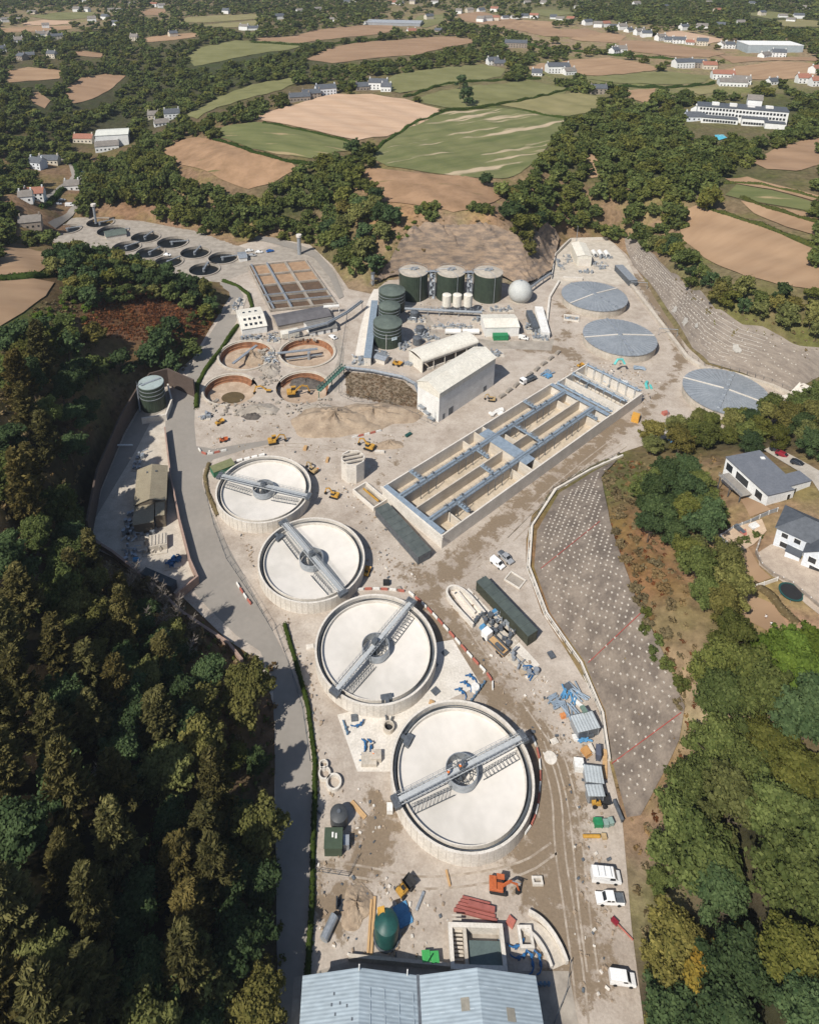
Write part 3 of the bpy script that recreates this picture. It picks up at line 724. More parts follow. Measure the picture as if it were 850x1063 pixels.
# --- dark wood on the left hillside
DL = {'cyp': ('conifer', 'brown-olive plumed conifer in the shaded wood left of the access road'), 'darkN': ('broadleaf_tree', 'blue-green broadleaf tree among conifers left of the access road'),
 'oakN': ('broadleaf_tree', 'green broadleaf tree among conifers left of the access road'), 'oliveN': ('broadleaf_tree', 'olive broadleaf tree among conifers left of the access road')}
wood([(0,640),(60,660),(120,700),(165,720),(215,760),(232,820),(240,880),(215,930),(205,1000),(160,1063),(0,1090)], [('cyp', .7), ('darkN', .2), ('oliveN', .1)], 6.0, (.9, 1.25), 'conifer', DL, 'trees in the left hillside wood', dz=11, seed=3)
wood([(235,840),(268,860),(272,930),(292,1000),(290,1090),(165,1090),(205,1000),(220,930)], [('darkN', .55), ('oliveN', .3), ('cyp', .15)], 6.2, (.9, 1.2), 'broadleaf_tree', DL, 'trees in the left hillside wood', dz=6, seed=4)
wood([(90,640),(150,650),(200,700),(200,760),(150,750),(100,700)], [('darkN', .6), ('cyp', .4)], 8, (.8, 1.05), 'broadleaf_tree', DL, 'trees in the left hillside wood', dz=9, seed=5)
wood([(60,572),(96,580),(146,622),(190,664),(222,696),(215,740),(180,735),(120,700),(70,650)], [('oliveN', .45), ('darkN', .35), ('cyp', .2)], 5.6, (.65, 1.0), 'broadleaf_tree', DL, 'trees in the left hillside wood', dz=6, seed=17)
DU = {'darkN': ('broadleaf_tree', 'dark green broadleaf tree in the upper left hillside wood'), 'oakN': ('broadleaf_tree', 'green broadleaf tree in the upper left hillside wood'), 'cyp': ('conifer', 'brownish conifer in the upper left hillside wood'), 'dark': ('broadleaf_tree', 'dark green broadleaf tree in the upper left hillside wood'), 'oak': ('broadleaf_tree', 'green broadleaf tree in the upper left hillside wood'), 'olive': ('broadleaf_tree', 'olive broadleaf tree in the upper left hillside wood')}
wood([(0,400),(50,375),(95,395),(88,430),(72,470),(66,540),(90,580),(60,640),(0,640)], [('darkN', .55), ('oakN', .25), ('cyp', .2)], 7.2, (.9, 1.3), 'broadleaf_tree', DU, 'trees in the upper left hillside wood', dz=8, seed=6)
wood([(0,350),(40,320),(80,330),(105,350),(130,372),(95,392),(50,372),(0,398)], [('dark', .5), ('oak', .3), ('olive', .2)], 8.5, (.85, 1.15), 'broadleaf_tree', DU, 'trees in the upper left hillside wood', dz=7, seed=7)
DK = {'dark': ('broadleaf_tree', 'dark green broadleaf tree on the knoll beside the old dark tanks'), 'oak': ('broadleaf_tree', 'green broadleaf tree on the knoll beside the old dark tanks'), 'olive': ('broadleaf_tree', 'olive broadleaf tree on the knoll beside the old dark tanks')}
wood([(44,272),(72,259),(105,262),(140,275),(172,284),(200,294),(222,310),(228,320),(210,326),(185,308),(150,305),(125,306),(100,312),(70,306)], [('dark', .5), ('oak', .35), ('olive', .15)], 6.2, (.7, 1.0), 'broadleaf_tree', DK, 'trees on the knoll', dz=4, seed=8)
wood([(150,345),(185,340),(200,352),(188,380),(160,382),(140,368)], [('dark', .8), ('oak', .2)], 7, (.9, 1.2), 'broadleaf_tree', DK, 'trees on the knoll', dz=5, seed=9)
# --- wood on the valley side above the old works
DV = {'dark': ('broadleaf_tree', 'dark green broadleaf tree in the valley wood behind the old works'), 'oak': ('broadleaf_tree', 'green broadleaf tree in the valley wood behind the old works'), 'olive': ('broadleaf_tree', 'olive broadleaf tree in the valley wood behind the old works'), 'copper': ('copper_tree', 'single dark purple tree at the wood edge behind old tanks')}
wood([(82,205),(98,168),(140,160),(168,166),(195,186),(225,196),(262,205),(300,186),(318,168),(350,160),(372,172),(385,190),(400,214),(416,238),(398,258),(376,284),(352,268),(330,246),(300,236),(268,236),(235,246),(206,240),(180,228),(150,206),(118,208)],
 [('dark', .35), ('oak', .45), ('olive', .2)], 8.0, (1.0, 1.35), 'broadleaf_tree', DV, 'trees of the valley wood', dz=6, seed=10)
# --- wood behind the upper pinned slope
DR = {k: (v[0], v[1].replace('in the valley wood behind the old works', 'in the hilltop wood above the covered tanks')) for k, v in DV.items()}
wood([(528,214),(540,192),(575,178),(590,150),(612,138),(650,130),(690,140),(715,150),(748,170),(742,206),(712,214),(692,238),(672,252),(645,240),(610,232),(578,216),(560,228),(548,258),(532,250)],
 [('dark', .4), ('oak', .35), ('olive', .25)], 10.5, (1.0, 1.4), 'broadleaf_tree', DR, 'trees of the hilltop wood', dz=7, seed=11, avoid=FPOLY)
DS = {k: (v[0], v[1].replace('in the valley wood behind the old works', 'in the belt along the upper pinned slope')) for k, v in DV.items()}
wood([(668,256),(690,250),(712,272),(742,286),(765,300),(800,304),(850,300),(850,345),(815,336),(780,322),(748,312),(715,292),(690,272)], [('olive', .5), ('oak', .3), ('dark', .2)], 5.2, (.55, .95), 'broadleaf_tree', DS, 'trees of the belt above the pinned slope', dz=4, seed=12)
# --- trees right of the site
DH = {k: (v[0], v[1].replace('in the valley wood behind the old works', 'in the clump between covered tank and modern house')) for k, v in {**DV, 'oakN': DV['oak'], 'oliveN': DV['olive'], 'darkN': DV['dark']}.items()}
wood([(690,425),(720,418),(760,420),(800,412),(850,410),(850,470),(815,466),(770,462),(735,455),(700,462),(672,468),(672,440)], [('oakN', .4), ('oliveN', .35), ('darkN', .25)], 6.6, (.7, 1.05), 'broadleaf_tree', DH, 'trees between the covered tank and the houses', dz=4, seed=13)
DT = {k: (v[0], v[1].replace('in the clump between covered tank and modern house', 'on the dry bank between pinned slope and gardens')) for k, v in DH.items()}
wood([(668,500),(700,488),(735,500),(738,545),(715,575),(690,560),(668,545)], [('darkN', .6), ('oakN', .4)], 5.2, (.8, 1.15), 'broadleaf_tree', DT, 'trees on the dry bank', dz=5, seed=14)
wood([(712,575),(745,570),(765,600),(765,640),(730,640),(712,610)], [('oliveN', .8), ('oakN', .2)], 6, (.7, 1.0), 'broadleaf_tree', DT, 'trees on the dry bank', dz=4, seed=15)
DB = {'oakN': ('broadleaf_tree', 'green broadleaf tree in the wood right of the parked vans'), 'oliveN': ('broadleaf_tree', 'olive broadleaf tree in the wood right of the parked vans'), 'darkN': ('broadleaf_tree', 'dark green broadleaf tree in the wood right of the parked vans'),
 'autN': ('autumn_tree', 'yellow-orange autumn tree in the right wood near the bottom'), 'limeN': ('lime_tree', 'bright lime green tree below the trampoline garden')}
wood([(735,652),(775,640),(800,655),(850,650),(850,1090),(704,1090),(700,1000),(702,930),(706,880),(700,850),(714,810),(722,770),(740,720)], [('oakN', .42), ('oliveN', .36), ('darkN', .22)], 6.3, (.95, 1.4), 'broadleaf_tree', DB, 'trees of the right-hand wood', dz=6, seed=16, avoid=[wpoly([(785,648),(850,640),(850,728),(800,705)], 6)])
wood([(674,905),(684,872),(700,880),(704,1000),(706,1075),(682,1075),(677,960)], [('oakN', .5), ('oliveN', .5)], 4.2, (.42, .66), 'broadleaf_tree', DB, 'trees of the right-hand wood', dz=3, seed=18)
for a, b in ((745,1005),(768,985),(752,1040),(738,1025)):
    p = P(a, b, 6); plant('autN', 'autumn_tree', p.x, p.y, .95, 'yellow-orange autumn tree in the wood right of the lowest van', 'autumn trees')
for a, b in ((806,668),(826,668),(846,664),(818,688),(842,690),(838,712)):
    p = P(a, b, 6); plant('limeN', 'lime_tree', p.x, p.y, 1.05, 'bright lime green tree just below the trampoline garden', 'lime green trees')
p = P(262, 222, 4); plant('copper', 'copper_tree', p.x, p.y, .8, 'single dark purple tree at the wood edge behind the old dark tanks', None)
p = P(257, 720, 7); plant('oliveN', 'broadleaf_tree', p.x, p.y, 1.15, 'large yellow-olive tree overhanging the access road bend', None, squash=1.3)
for i, (a, b) in enumerate(((244, 785), (266, 790))):
    p = P(a, b, 3); plant('darkN' if i else 'oakN', 'broadleaf_tree', p.x, p.y, .55, ('small round green tree on the bank left of the straight road', 'dark green tree next to the road verge below the olive tree')[i], None)
for i, (a, b) in enumerate(((478,88),(366,158),(325,52),(505,187),(484,104))):
    p = P(a, b, 4); plant('dark', 'broadleaf_tree', p.x, p.y, (1.2, 1.25, 1, .8, 1.4)[i], 'dark round hedgerow tree standing between the plateau fields', 'hedgerow trees')
def flush(most):
    n = 0
    for d_, nm, key, x, y, s_, lb, group, q_ in sorted(QUEUE):
        if nm == 'broadleaf_tree':
            n += 1
            if n > most: SPARE.append((x, y, s_, random.random(), q_)); continue
        plant(key, nm, x, y, s_, lb, group, squash=q_)
    print('trees', n, len(SPARE))
flush(268)
# grey leafless trees above the retaining wall
for i, (a, b) in enumerate(((140,598),(155,612),(170,625),(182,640),(196,652),(128,612),(150,640),(120,640),(172,668),(110,600),(165,650),(190,680),(98,800),(125,740))):
    p = P(a, b, 4); rng = random.Random(i)
    t = thing('bare_tree', 'grey leafless tree leaning over the retaining wall', 'tree', p, rng.uniform(0, 6.28), 'grey bare trees above the retaining wall')
    t.rotation_euler = (rng.uniform(-.1, .1), rng.uniform(.05, .3), rng.uniform(-.5, .5)); t.scale = [rng.uniform(.7, 1.05)] * 3
    c = bpy.data.objects.new('branches', BARE[i % 2]); COL.objects.link(c); c.parent = t
    if i % 3 != 2: plant('scrub', 'shrub', p.x + 1, p.y - 1, rng.uniform(1.6, 2.2), 'grey-olive scrub bush under the leafless trees', 'scrub under the bare trees', 'shrub', squash=1.6)
# --- shrubs
def shrubs(px, key, spacing, size, label, group, seed, dz=.5):
    rng = random.Random(seed)
    for x, y in scatter(wpoly(px, dz), spacing, rng):
        plant(key, 'shrub', x, y, rng.uniform(*size), label, group, 'shrub')
shrubs([(628,490),(650,492),(672,560),(700,640),(720,720),(700,735),(690,690),(664,630),(640,560)], 'scrub', 4.2, (.5, 1.2), 'dry brown-green bush on the bank above the lower pinned slope', 'bank shrubs', 21)
shrubs([(655,640),(668,632),(700,690),(712,720),(704,730),(690,700)], 'shrub', 3.2, (.6, 1.0), 'dark green gorse bush along the top edge of the lower pinned slope', 'gorse bushes', 22)
shrubs([(425,232),(520,225),(545,252),(540,275),(480,262),(430,268),(395,285),(385,278),(405,250)], 'scrub', 7.5, (.4, .9), 'small dry bush on the rock face behind the digesters', 'rock face bushes', 23)
shrubs([(380,285),(400,262),(425,235),(430,228),(436,236),(410,265),(392,290)], 'limeshrub', 4.5, (.7, 1.2), 'yellow-green bush along the left edge of the rock cutting', 'cutting edge bushes', 24)
shrubs([(150,345),(195,330),(225,318),(228,322),(205,340),(180,360)], 'shrub', 4, (.7, 1.3), 'green bush on the road side of the knoll', 'knoll bushes', 25)
shrubs([(0,345),(60,315),(95,300),(100,320),(60,350),(0,390)], 'limeshrub', 4.5, (.8, 1.5), 'yellow-green bush below the tan field on the left', 'left field edge bushes', 26)
for i, (a, b) in enumerate(((443,216),(451,215),(492,216),(500,217),(438,219),(507,219),(448,224))):
    p = P(a, b, 1.2); plant('shrub', 'shrub', p.x, p.y, 2.2, 'round green bush on the brow above the digesters', 'brow bushes', 'shrub')
for i, (a, b) in enumerate(((533,205),(537,222),(541,236),(546,250),(550,262),(540,212),(546,240))):
    p = P(a, b, 3); plant('olive', 'broadleaf_tree', p.x, p.y, .85, 'yellow-olive tree in the row running down beside the rock cutting', 'row beside the cutting')
# --- far woodland and hedgerow mass: one object, many crowns
def mass(name, pts, rng, kind='stuff', leaf='broad', inst=5):
    tiers = []
    for nq, s_, nl in ((620, .75, 14), (250, 1.0, 9), (80, 1.5, 6)):
        pr = []
        for i in range(inst):
            C, A, B, t, ex = crown_broad(np.random.default_rng(500 + i), r=5.0, h=7.5, nl=nl, nq=nq, s=s_, base=.5); pr.append((C, A, B, t, np.array(ex[0]), np.array(ex[1])))
        tiers.append(pr)
    Cs, As, Bs, ts, t2, EV, EF, ET = [], [], [], [], [], [], [], []; no = 0
    for x, y, s, tt, sq in pts:
        C, A, B, t, ev, ef = tiers[0 if y < 560 else 1 if y < 950 else 2][rng.integers(inst)]
        a = rng.uniform(0, 6.28); c_, s_ = math.cos(a), math.sin(a); M = np.array([[c_, -s_, 0], [s_, c_, 0], [0, 0, 1]]).T * s
        o = np.array([x, y, gz(x, y) - .4]); M[2, 2] *= sq
        Cs.append(C @ M + o); As.append(A @ M); Bs.append(B @ M); ts.append(np.clip(t + rng.uniform(-.22, .2), 0, 1)); t2.append(np.full(len(C), tt))
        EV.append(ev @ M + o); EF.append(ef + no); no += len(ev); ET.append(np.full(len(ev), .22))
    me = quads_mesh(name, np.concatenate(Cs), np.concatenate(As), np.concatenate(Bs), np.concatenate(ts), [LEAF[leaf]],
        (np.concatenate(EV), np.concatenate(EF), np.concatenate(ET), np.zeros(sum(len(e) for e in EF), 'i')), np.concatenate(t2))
    o = bpy.data.objects.new(name, me); COL.objects.link(o); o['kind'] = kind
    return o
CLEAR = [wpoly(q) for q in ([(100,128),(130,120),(136,140),(112,152),(84,152),(82,142)], [(40,175),(60,165),(90,185),(80,205),(60,225),(44,225),(40,200)], [(712,112),(820,98),(826,130),(790,142),(712,140)],
 [(295,92),(352,85),(355,104),(300,110)], [(378,80),(412,78),(412,98),(380,98)])]
def far_wood():
    rng = np.random.default_rng(77); rr = random.Random(77)
    pts = []; occ = {}
    # every land parcel that is not field, garden or works carries trees
    site = SITE_L
    regions = [(-1250, 1400, 420, 2300)]
    def free(x, y):
        k = HCAM - gz(x, y)
        for h_ in (0, 3.5, 7):       # neither on open land nor hiding it
            q = 1 + h_ / (k - h_); a, b = x * q, y * q
            for f in FPOLY_BB:
                if f[0] < a < f[1] and f[2] < b < f[3] and (len(f) < 5 or inpoly(a, b, f[4])): return False
        return True
    FPOLY_BB = [(min(p[0] for p in f), max(p[0] for p in f), min(p[1] for p in f), max(p[1] for p in f), f) for f in FPOLY + CLEAR] + [(a - r_, a + r_, b - r_ - 6, b + r_) for a, b, r_ in HOUSE_AT]
    FPOLY_BB.append((min(p[0] for p in site), max(p[0] for p in site), min(p[1] for p in site), max(p[1] for p in site), site))
    near = {}
    BARE_ = [wpoly(q) for q in ([(375,300),(372,280),(400,240),(430,205),(520,205),(530,215),(560,228),(600,236),(660,240),(700,265),(760,310),(850,300),(850,420),(600,420),(400,330)], [(0,256),(60,256),(66,300),(50,320),(0,345)], [(95,310),(130,300),(200,300),(230,320),(200,345),(150,345),(110,340),(80,350)], [(90,222),(100,200),(130,205),(200,238),(250,250),(330,240),(380,290),(380,400),(0,420),(0,340),(60,260)], [(0,255),(100,255),(100,420),(0,420)], [(735,470),(850,420),(850,700),(735,650)], [(700,205),(850,150),(850,300),(760,290)])]
    for x, y in TREES_AT: near.setdefault((int(x // 9), int(y // 9)), 1)
    n = 0
    open_right = [wpoly(q) for q in ([(480,12),(600,20),(700,30),(850,60),(850,105),(760,95),(640,100),(560,72),(540,30)], [(0,8),(110,8),(110,36),(0,40)], [(400,0),(600,0),(600,20),(400,28)],)]
    while n < 60000:
        n += 1
        v = rr.random(); y = 290 + 1550 * v ** 1.3; w_ = y * .66 + 60
        x = rr.uniform(-w_, w_)
        sp = 5.6 + y * .0042; g = (int(x // sp), int(y // sp))
        if g in occ or not free(x, y): continue
        if (int(x // 9), int(y // 9)) in near: continue
        # the works and cuttings stay bare
        if any(inpoly(x, y, q) for q in BARE_): continue
        dens = 1.0
        for q in open_right:
            if inpoly(x, y, q): dens = .14
        if rr.random() > dens: continue
        occ[g] = 1; pts.append((x, y, rr.uniform(.65, 1.3) * (1 if y < 900 else 1.1), rr.random(), rr.uniform(.7, 1.05)))
    print('far trees', len(pts)); mass('woodland', pts + SPARE, rng)
# --- hedges between fields: each a thing
def hedge(px, h, w, label, key='hedge', nper=26, s=.45, world=None, gaps=.0):
    pl = world or W(px); pts = resample([Vector((p[0], p[1])) for p in pl], 1.2, closed=False)
    rng = np.random.default_rng(len(pts) + abs(int(pl[0][0]))); C, Nn = [], []
    prof = .75 + .25 * np.sin(np.arange(len(pts)) * .35 + rng.uniform(0, 6)) + rng.normal(size=len(pts)) * .08
    for i, p in enumerate(pts):
        hh = h * prof[i]; z = gz(p.x, p.y)
        q = rng.normal(size=(nper, 3)); q = unit(q); q[:, 2] = np.abs(q[:, 2])
        C.append(np.array([p.x, p.y, z]) + q * np.array([w / 2 * 1.05, w / 2 * 1.05, hh]) * rng.uniform(.8, 1.05, (nper, 1))); Nn.append(unit(q + rng.normal(size=(nper, 3)) * .4))
    C = np.concatenate(C); Nn = np.concatenate(Nn); A, B = leaf_axes(Nn, s * rng.uniform(.6, 1.3, len(C)), rng)
    ev, ef = [], []
    for i, p in enumerate(pts):
        d = (pts[min(i + 1, len(pts) - 1)] - pts[max(i - 1, 0)]).normalized(); n_ = Vector((-d.y, d.x)); z = gz(p.x, p.y); hh = h * prof[i]
        for a, b in ((-.42, -.4), (-.34, .62), (0, .88), (.34, .62), (.42, -.4)): ev.append((p.x + n_.x * w * a, p.y + n_.y * w * a, z + hh * b if b > 0 else z - .4))
    for i in range(len(pts) - 1):
        for k in range(4): ef.append((i * 5 + k, i * 5 + k + 1, i * 5 + k + 6, i * 5 + k + 5))
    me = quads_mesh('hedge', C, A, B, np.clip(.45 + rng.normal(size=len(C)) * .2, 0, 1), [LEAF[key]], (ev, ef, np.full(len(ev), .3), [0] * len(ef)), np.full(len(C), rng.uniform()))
    o = bpy.data.objects.new('hedge', me); COL.objects.link(o); return tag(o, label, 'hedge')
hedge([(274,128),(300,133),(325,138),(350,144),(366,149)], 2.2, 3, 'patchy hedge along the near edge of the big pale stubble field')
hedge([(384,162),(400,147),(430,128),(460,117)], 2.2, 3.5, 'hedge on the left edge of the striped green crop field')
hedge([(456,116),(500,112),(550,103),(592,93),(600,90)], 2.6, 4, 'long hedge behind the striped green crop field')
hedge([(420,101),(460,88),(500,84),(560,82)], 2.6, 4, 'hedge along the far side of the middle green pasture')
hedge([(545,115),(565,120),(590,124)], 2.2, 4, 'short hedge at the far right corner of the striped field')
hedge([(222,145),(262,158),(300,168),(325,170)], 2.4, 4, 'hedge between the green strip and the brown scrub field')
hedge([(600,89),(650,90),(700,91),(740,87)], 3, 5, 'hedge along the near edge of the right-hand green pasture')
hedge([(770,206),(800,217),(830,226),(850,232)], 2.2, 3.5, 'bushy hedge between two tan fields on the right', 'broad')
hedge([(725,213),(760,225),(800,238),(850,258)], 2.2, 3.5, 'bushy hedge above the large stubble field on the right', 'broad')
hedge([(752,190),(790,192),(850,207)], 2, 3, 'thin hedge above the green strip on the right', 'broad')
hedge([(0,289),(30,288),(58,285)], 3, 6, 'hedge separating two tan fields on the far left', nper=30)
hedge([(262,44),(320,48),(390,42),(412,34)], 3, 7, 'hedge in front of the far ploughed field', s=.8)
hedge([(500,36),(560,50),(640,58),(700,62)], 3, 5, 'hedge crossing the far brown fields', s=.8)
# ------------------------------------------------------------------ palette of the works
CONC = mat('concrete', (.52,.47,.40), (.40,.355,.295), .35, .9, bump=.15)
CONCL = mat('pale_concrete', (.64,.60,.54), (.54,.50,.44), .3, .9, bump=.1)
CONCD = mat('stained_concrete', (.36,.32,.27), (.25,.22,.185), .3, .9, bump=.1, fine=(.92, 1.06))
FLOORW = mat('tank_floor', (.64,.605,.555), (.545,.515,.465), .085, .85, stops=(.34, .62), fine=(.95, 1.03), detail=2.5)
GALV = mat('galvanised_steel', (.43,.46,.49), (.31,.34,.37), 1.2, .5, .5)
GRATE = mat('grating', (.46,.48,.49), (.36,.38,.39), 3, .7)
GALVD = mat('dark_steel', (.16,.18,.20), (.10,.11,.125), 1.0, .55, .4)
DARKCH = mat('dark_channel', (.10,.115,.13), (.065,.075,.085), .8, .7)
ROOFD = mat('cover_sheet', (.31,.335,.36), (.25,.275,.30), .25, .55, .25, stretch=(1, 1, 1))
GREENT = mat('dark_green_cladding', (.045,.062,.043), (.03,.042,.03), .5, .45, .0, wave=(0, 1.1, .3))
GREEND = mat('green_grey_roof', (.115,.14,.12), (.085,.105,.09), .4, .6)
CREAM = mat('cream_sheet', (.68,.65,.57), (.62,.585,.505), .15, .6, wave=(0, .9, .25))
WHITE = mat('white_paint', (.74,.73,.70), (.62,.61,.58), .3, .7)
WHITEC = mat('car_white', (.78,.78,.77), (.72,.72,.71), 1, .25, spec=.6)
RUST = mat('rusty_lining', (.34,.165,.085), (.19,.09,.05), .5, .9, bump=.4)
SILT = mat('silt', (.46,.36,.27), (.33,.245,.175), .25, .95, bump=.4)
SPOIL = mat('spoil', (.37,.29,.21), (.25,.19,.135), .3, .95, bump=.9)
GLASS = mat('dark_glass', (.03,.035,.04), (.02,.022,.025), 1, .12, spec=.7)
BLACK = mat('black_rubber', (.025,.025,.027), (.018,.018,.018), 2, .8)
YEL = mat('plant_yellow', (.52,.29,.05), (.38,.21,.04), 1, .45)
ORA = mat('plant_orange', (.48,.13,.045), (.36,.09,.03), 1, .45)
REDB = mat('barrier_red', (.46,.16,.12), (.36,.12,.09), 1, .6)
BLUE = mat('blue_pipe', (.03,.13,.30), (.02,.09,.22), 1, .4)
LBLUE = mat('light_blue_sheet', (.10,.28,.48), (.07,.21,.38), 1, .6)
GRN = mat('green_paint', (.03,.24,.10), (.02,.17,.07), 1, .5)
TEAL = mat('dark_teal', (.02,.085,.075), (.015,.06,.055), 1, .45)
TIMBER = mat('timber', (.52,.34,.17), (.40,.25,.12), 1.5, .85, stretch=(.3, 3, 1))
BRICKP = mat('pinkish_block', (.36,.25,.20), (.27,.19,.155), .6, .9, bump=.3)
WALLBR = mat('brown_wall', (.10,.075,.062), (.075,.055,.046), .5, .85, bump=.3)
ASPH = mat('asphalt', (.27,.245,.215), (.23,.21,.184), .1, .92, stops=(.3, .7), fine=(.95, 1.04))
WATER = mat('dark_water', (.010,.012,.012), (.007,.008,.009), .2, .3, spec=.12)
SLATE = mat('slate', (.10,.11,.125), (.07,.078,.09), .8, .7)
BROWNR = mat('olive_sheet', (.27,.235,.165), (.235,.20,.14), .3, .7, wave=(1, .5, .15))
REDT = mat('red_tile', (.31,.14,.095), (.24,.11,.075), 1, .85)

def hof(base, toppy):
    "height above ground point base whose image lies on photo row toppy"
    U = (CYP - toppy) / FPX; y = base[1]
    return HCAM + y * (U * CP - SP) / (CP + U * SP)

# ------------------------------------------------------------------ ground of the works
MUDL = [([(640,440),(600,480),(560,510),(520,540),(480,580),(455,605),(440,632),(452,660),(480,690),(520,720),(560,760),(585,800),(590,860),(585,920),(600,970),(590,1030)], 3.0, .72),
 ([(705,380),(690,400),(672,425),(640,450),(612,475),(575,500)], 2.0, .65),([(660,285),(680,315),(700,345),(708,375)], 1.8, .9),([(545,362),(580,362),(600,372)], 2.2, .9),
 ([(573,312),(590,322),(588,345),(575,360),(560,363)], 1.6, .7),([(575,350),(600,348)],1.5,.6),
 ([(470,640),(490,690),(520,730)], 4, .7),([(560,880),(575,930),(600,980)], 5, .8),([(390,840),(398,860),(380,895)], 2.5, .9),([(330,930),(345,935)], 4, .7),
 ([(250,450),(300,445),(350,430),(390,435)], 3, .35),([(390,450),(420,470),(380,520)], 3, .4),([(600,480),(540,520)], 2, .8),([(440,600),(420,590)],3,.6),([(300,560),(330,500)],2,.2),([(565,790),(575,840),(580,870)],3.5,.9)]
_MUD = [(np.array([tuple(G(*q)[:2]) for q in pl]), r, s) for pl, r, s in MUDL]
def mud(x, y):
    best = 0.0; p = np.array((x, y))
    for pl, r, s in _MUD:
        a = pl[:-1]; ab = pl[1:] - a
        t = np.clip(((p - a) * ab).sum(1) / np.maximum((ab * ab).sum(1), 1e-9), 0, 1)
        d = np.sqrt((((p - a - ab * t[:, None]) ** 2).sum(1)).min())
        best = max(best, s * math.exp(-(d / (r * 1.7)) ** 2))
    return best
def groundmat():
    m = bpy.data.materials.new('dusty_ground'); m.use_nodes = True; nt = m.node_tree; N = nt.nodes; Lk = nt.links
    b = N['Principled BSDF']; b.inputs['Roughness'].default_value = .95; b.inputs['Specular IOR Level'].default_value = .15
    tc = N.new('ShaderNodeTexCoord')
    def noise(s, d=6, r=.65):
        n = N.new('ShaderNodeTexNoise'); n.inputs['Scale'].default_value = s; n.inputs['Detail'].default_value = d; n.inputs['Roughness'].default_value = r
        Lk.new(tc.outputs['Object'], n.inputs[0]); return n.outputs['Fac']
    big, mid, fine = noise(.05), noise(.25, 10, .74), noise(1.8, 6, .75)
    r = N.new('ShaderNodeValToRGB'); e = r.color_ramp.elements
    e[0].position = .36; e[0].color = (.285, .235, .19, 1); e[1].position = .64; e[1].color = (.50, .445, .385, 1)
    k = e.new(.5); k.color = (.405, .35, .295, 1)
    ad = N.new('ShaderNodeMix'); ad.inputs[0].default_value = .55; Lk.new(big, ad.inputs[2]); Lk.new(mid, ad.inputs[3]); Lk.new(ad.outputs[0], r.inputs[0])
    at = N.new('ShaderNodeAttribute'); at.attribute_name = 'mud'
    ma = N.new('ShaderNodeMath'); ma.operation = 'MULTIPLY_ADD'; Lk.new(mid, ma.inputs[0]); ma.inputs[1].default_value = 1.5; 
    sb = N.new('ShaderNodeMath'); sb.operation = 'MULTIPLY_ADD'; Lk.new(at.outputs['Fac'], sb.inputs[0]); sb.inputs[1].default_value = .62; sb.inputs[2].default_value = -.69; Lk.new(sb.outputs[0], ma.inputs[2])
    mr = N.new('ShaderNodeMapRange'); mr.inputs[1].default_value = .30; mr.inputs[2].default_value = .42; Lk.new(ma.outputs[0], mr.inputs[0])
    mx = N.new('ShaderNodeMix'); mx.data_type = 'RGBA'; Lk.new(mr.outputs[0], mx.inputs[0]); Lk.new(r.outputs[0], mx.inputs[6]); mx.inputs[7].default_value = (.215, .165, .115, 1)
    fr = N.new('ShaderNodeMapRange'); fr.inputs[1].default_value = .3; fr.inputs[2].default_value = .7; fr.inputs[3].default_value = .78; fr.inputs[4].default_value = 1.14; Lk.new(fine, fr.inputs[0])
    ml = N.new('ShaderNodeMix'); ml.data_type = 'RGBA'; ml.blend_type = 'MULTIPLY'; ml.inputs[0].default_value = 1; Lk.new(mx.outputs[2], ml.inputs[6]); Lk.new(fr.outputs[0], ml.inputs[7])
    Lk.new(ml.outputs[2], b.inputs['Base Color'])
    bp = N.new('ShaderNodeBump'); bp.inputs['Strength'].default_value = .5; bp.inputs['Distance'].default_value = .25; Lk.new(mid, bp.inputs['Height']); Lk.new(bp.outputs[0], b.inputs['Normal'])
    return m
def circ_of(cx, y, lx, rx, z=0, n=48, grow=0.0):
    "world centre and radius of a round tank from its photo centre row and left/right columns"
    a, b = G(lx, y, z), G(rx, y, z); c = (a + b) / 2; r = (b - a).length / 2
    return c, r
OLDT = [circ_of(0, 369, 226, 285), circ_of(0, 366, 289, 349), circ_of(0, 404.5, 210, 268), circ_of(0, 402, 286, 344)]
def circle(c, r, n=48, a0=0, a1=2 * math.pi): return [(c[0] + r * math.cos(a0 + (a1 - a0) * i / n), c[1] + r * math.sin(a0 + (a1 - a0) * i / n)) for i in range(n)]
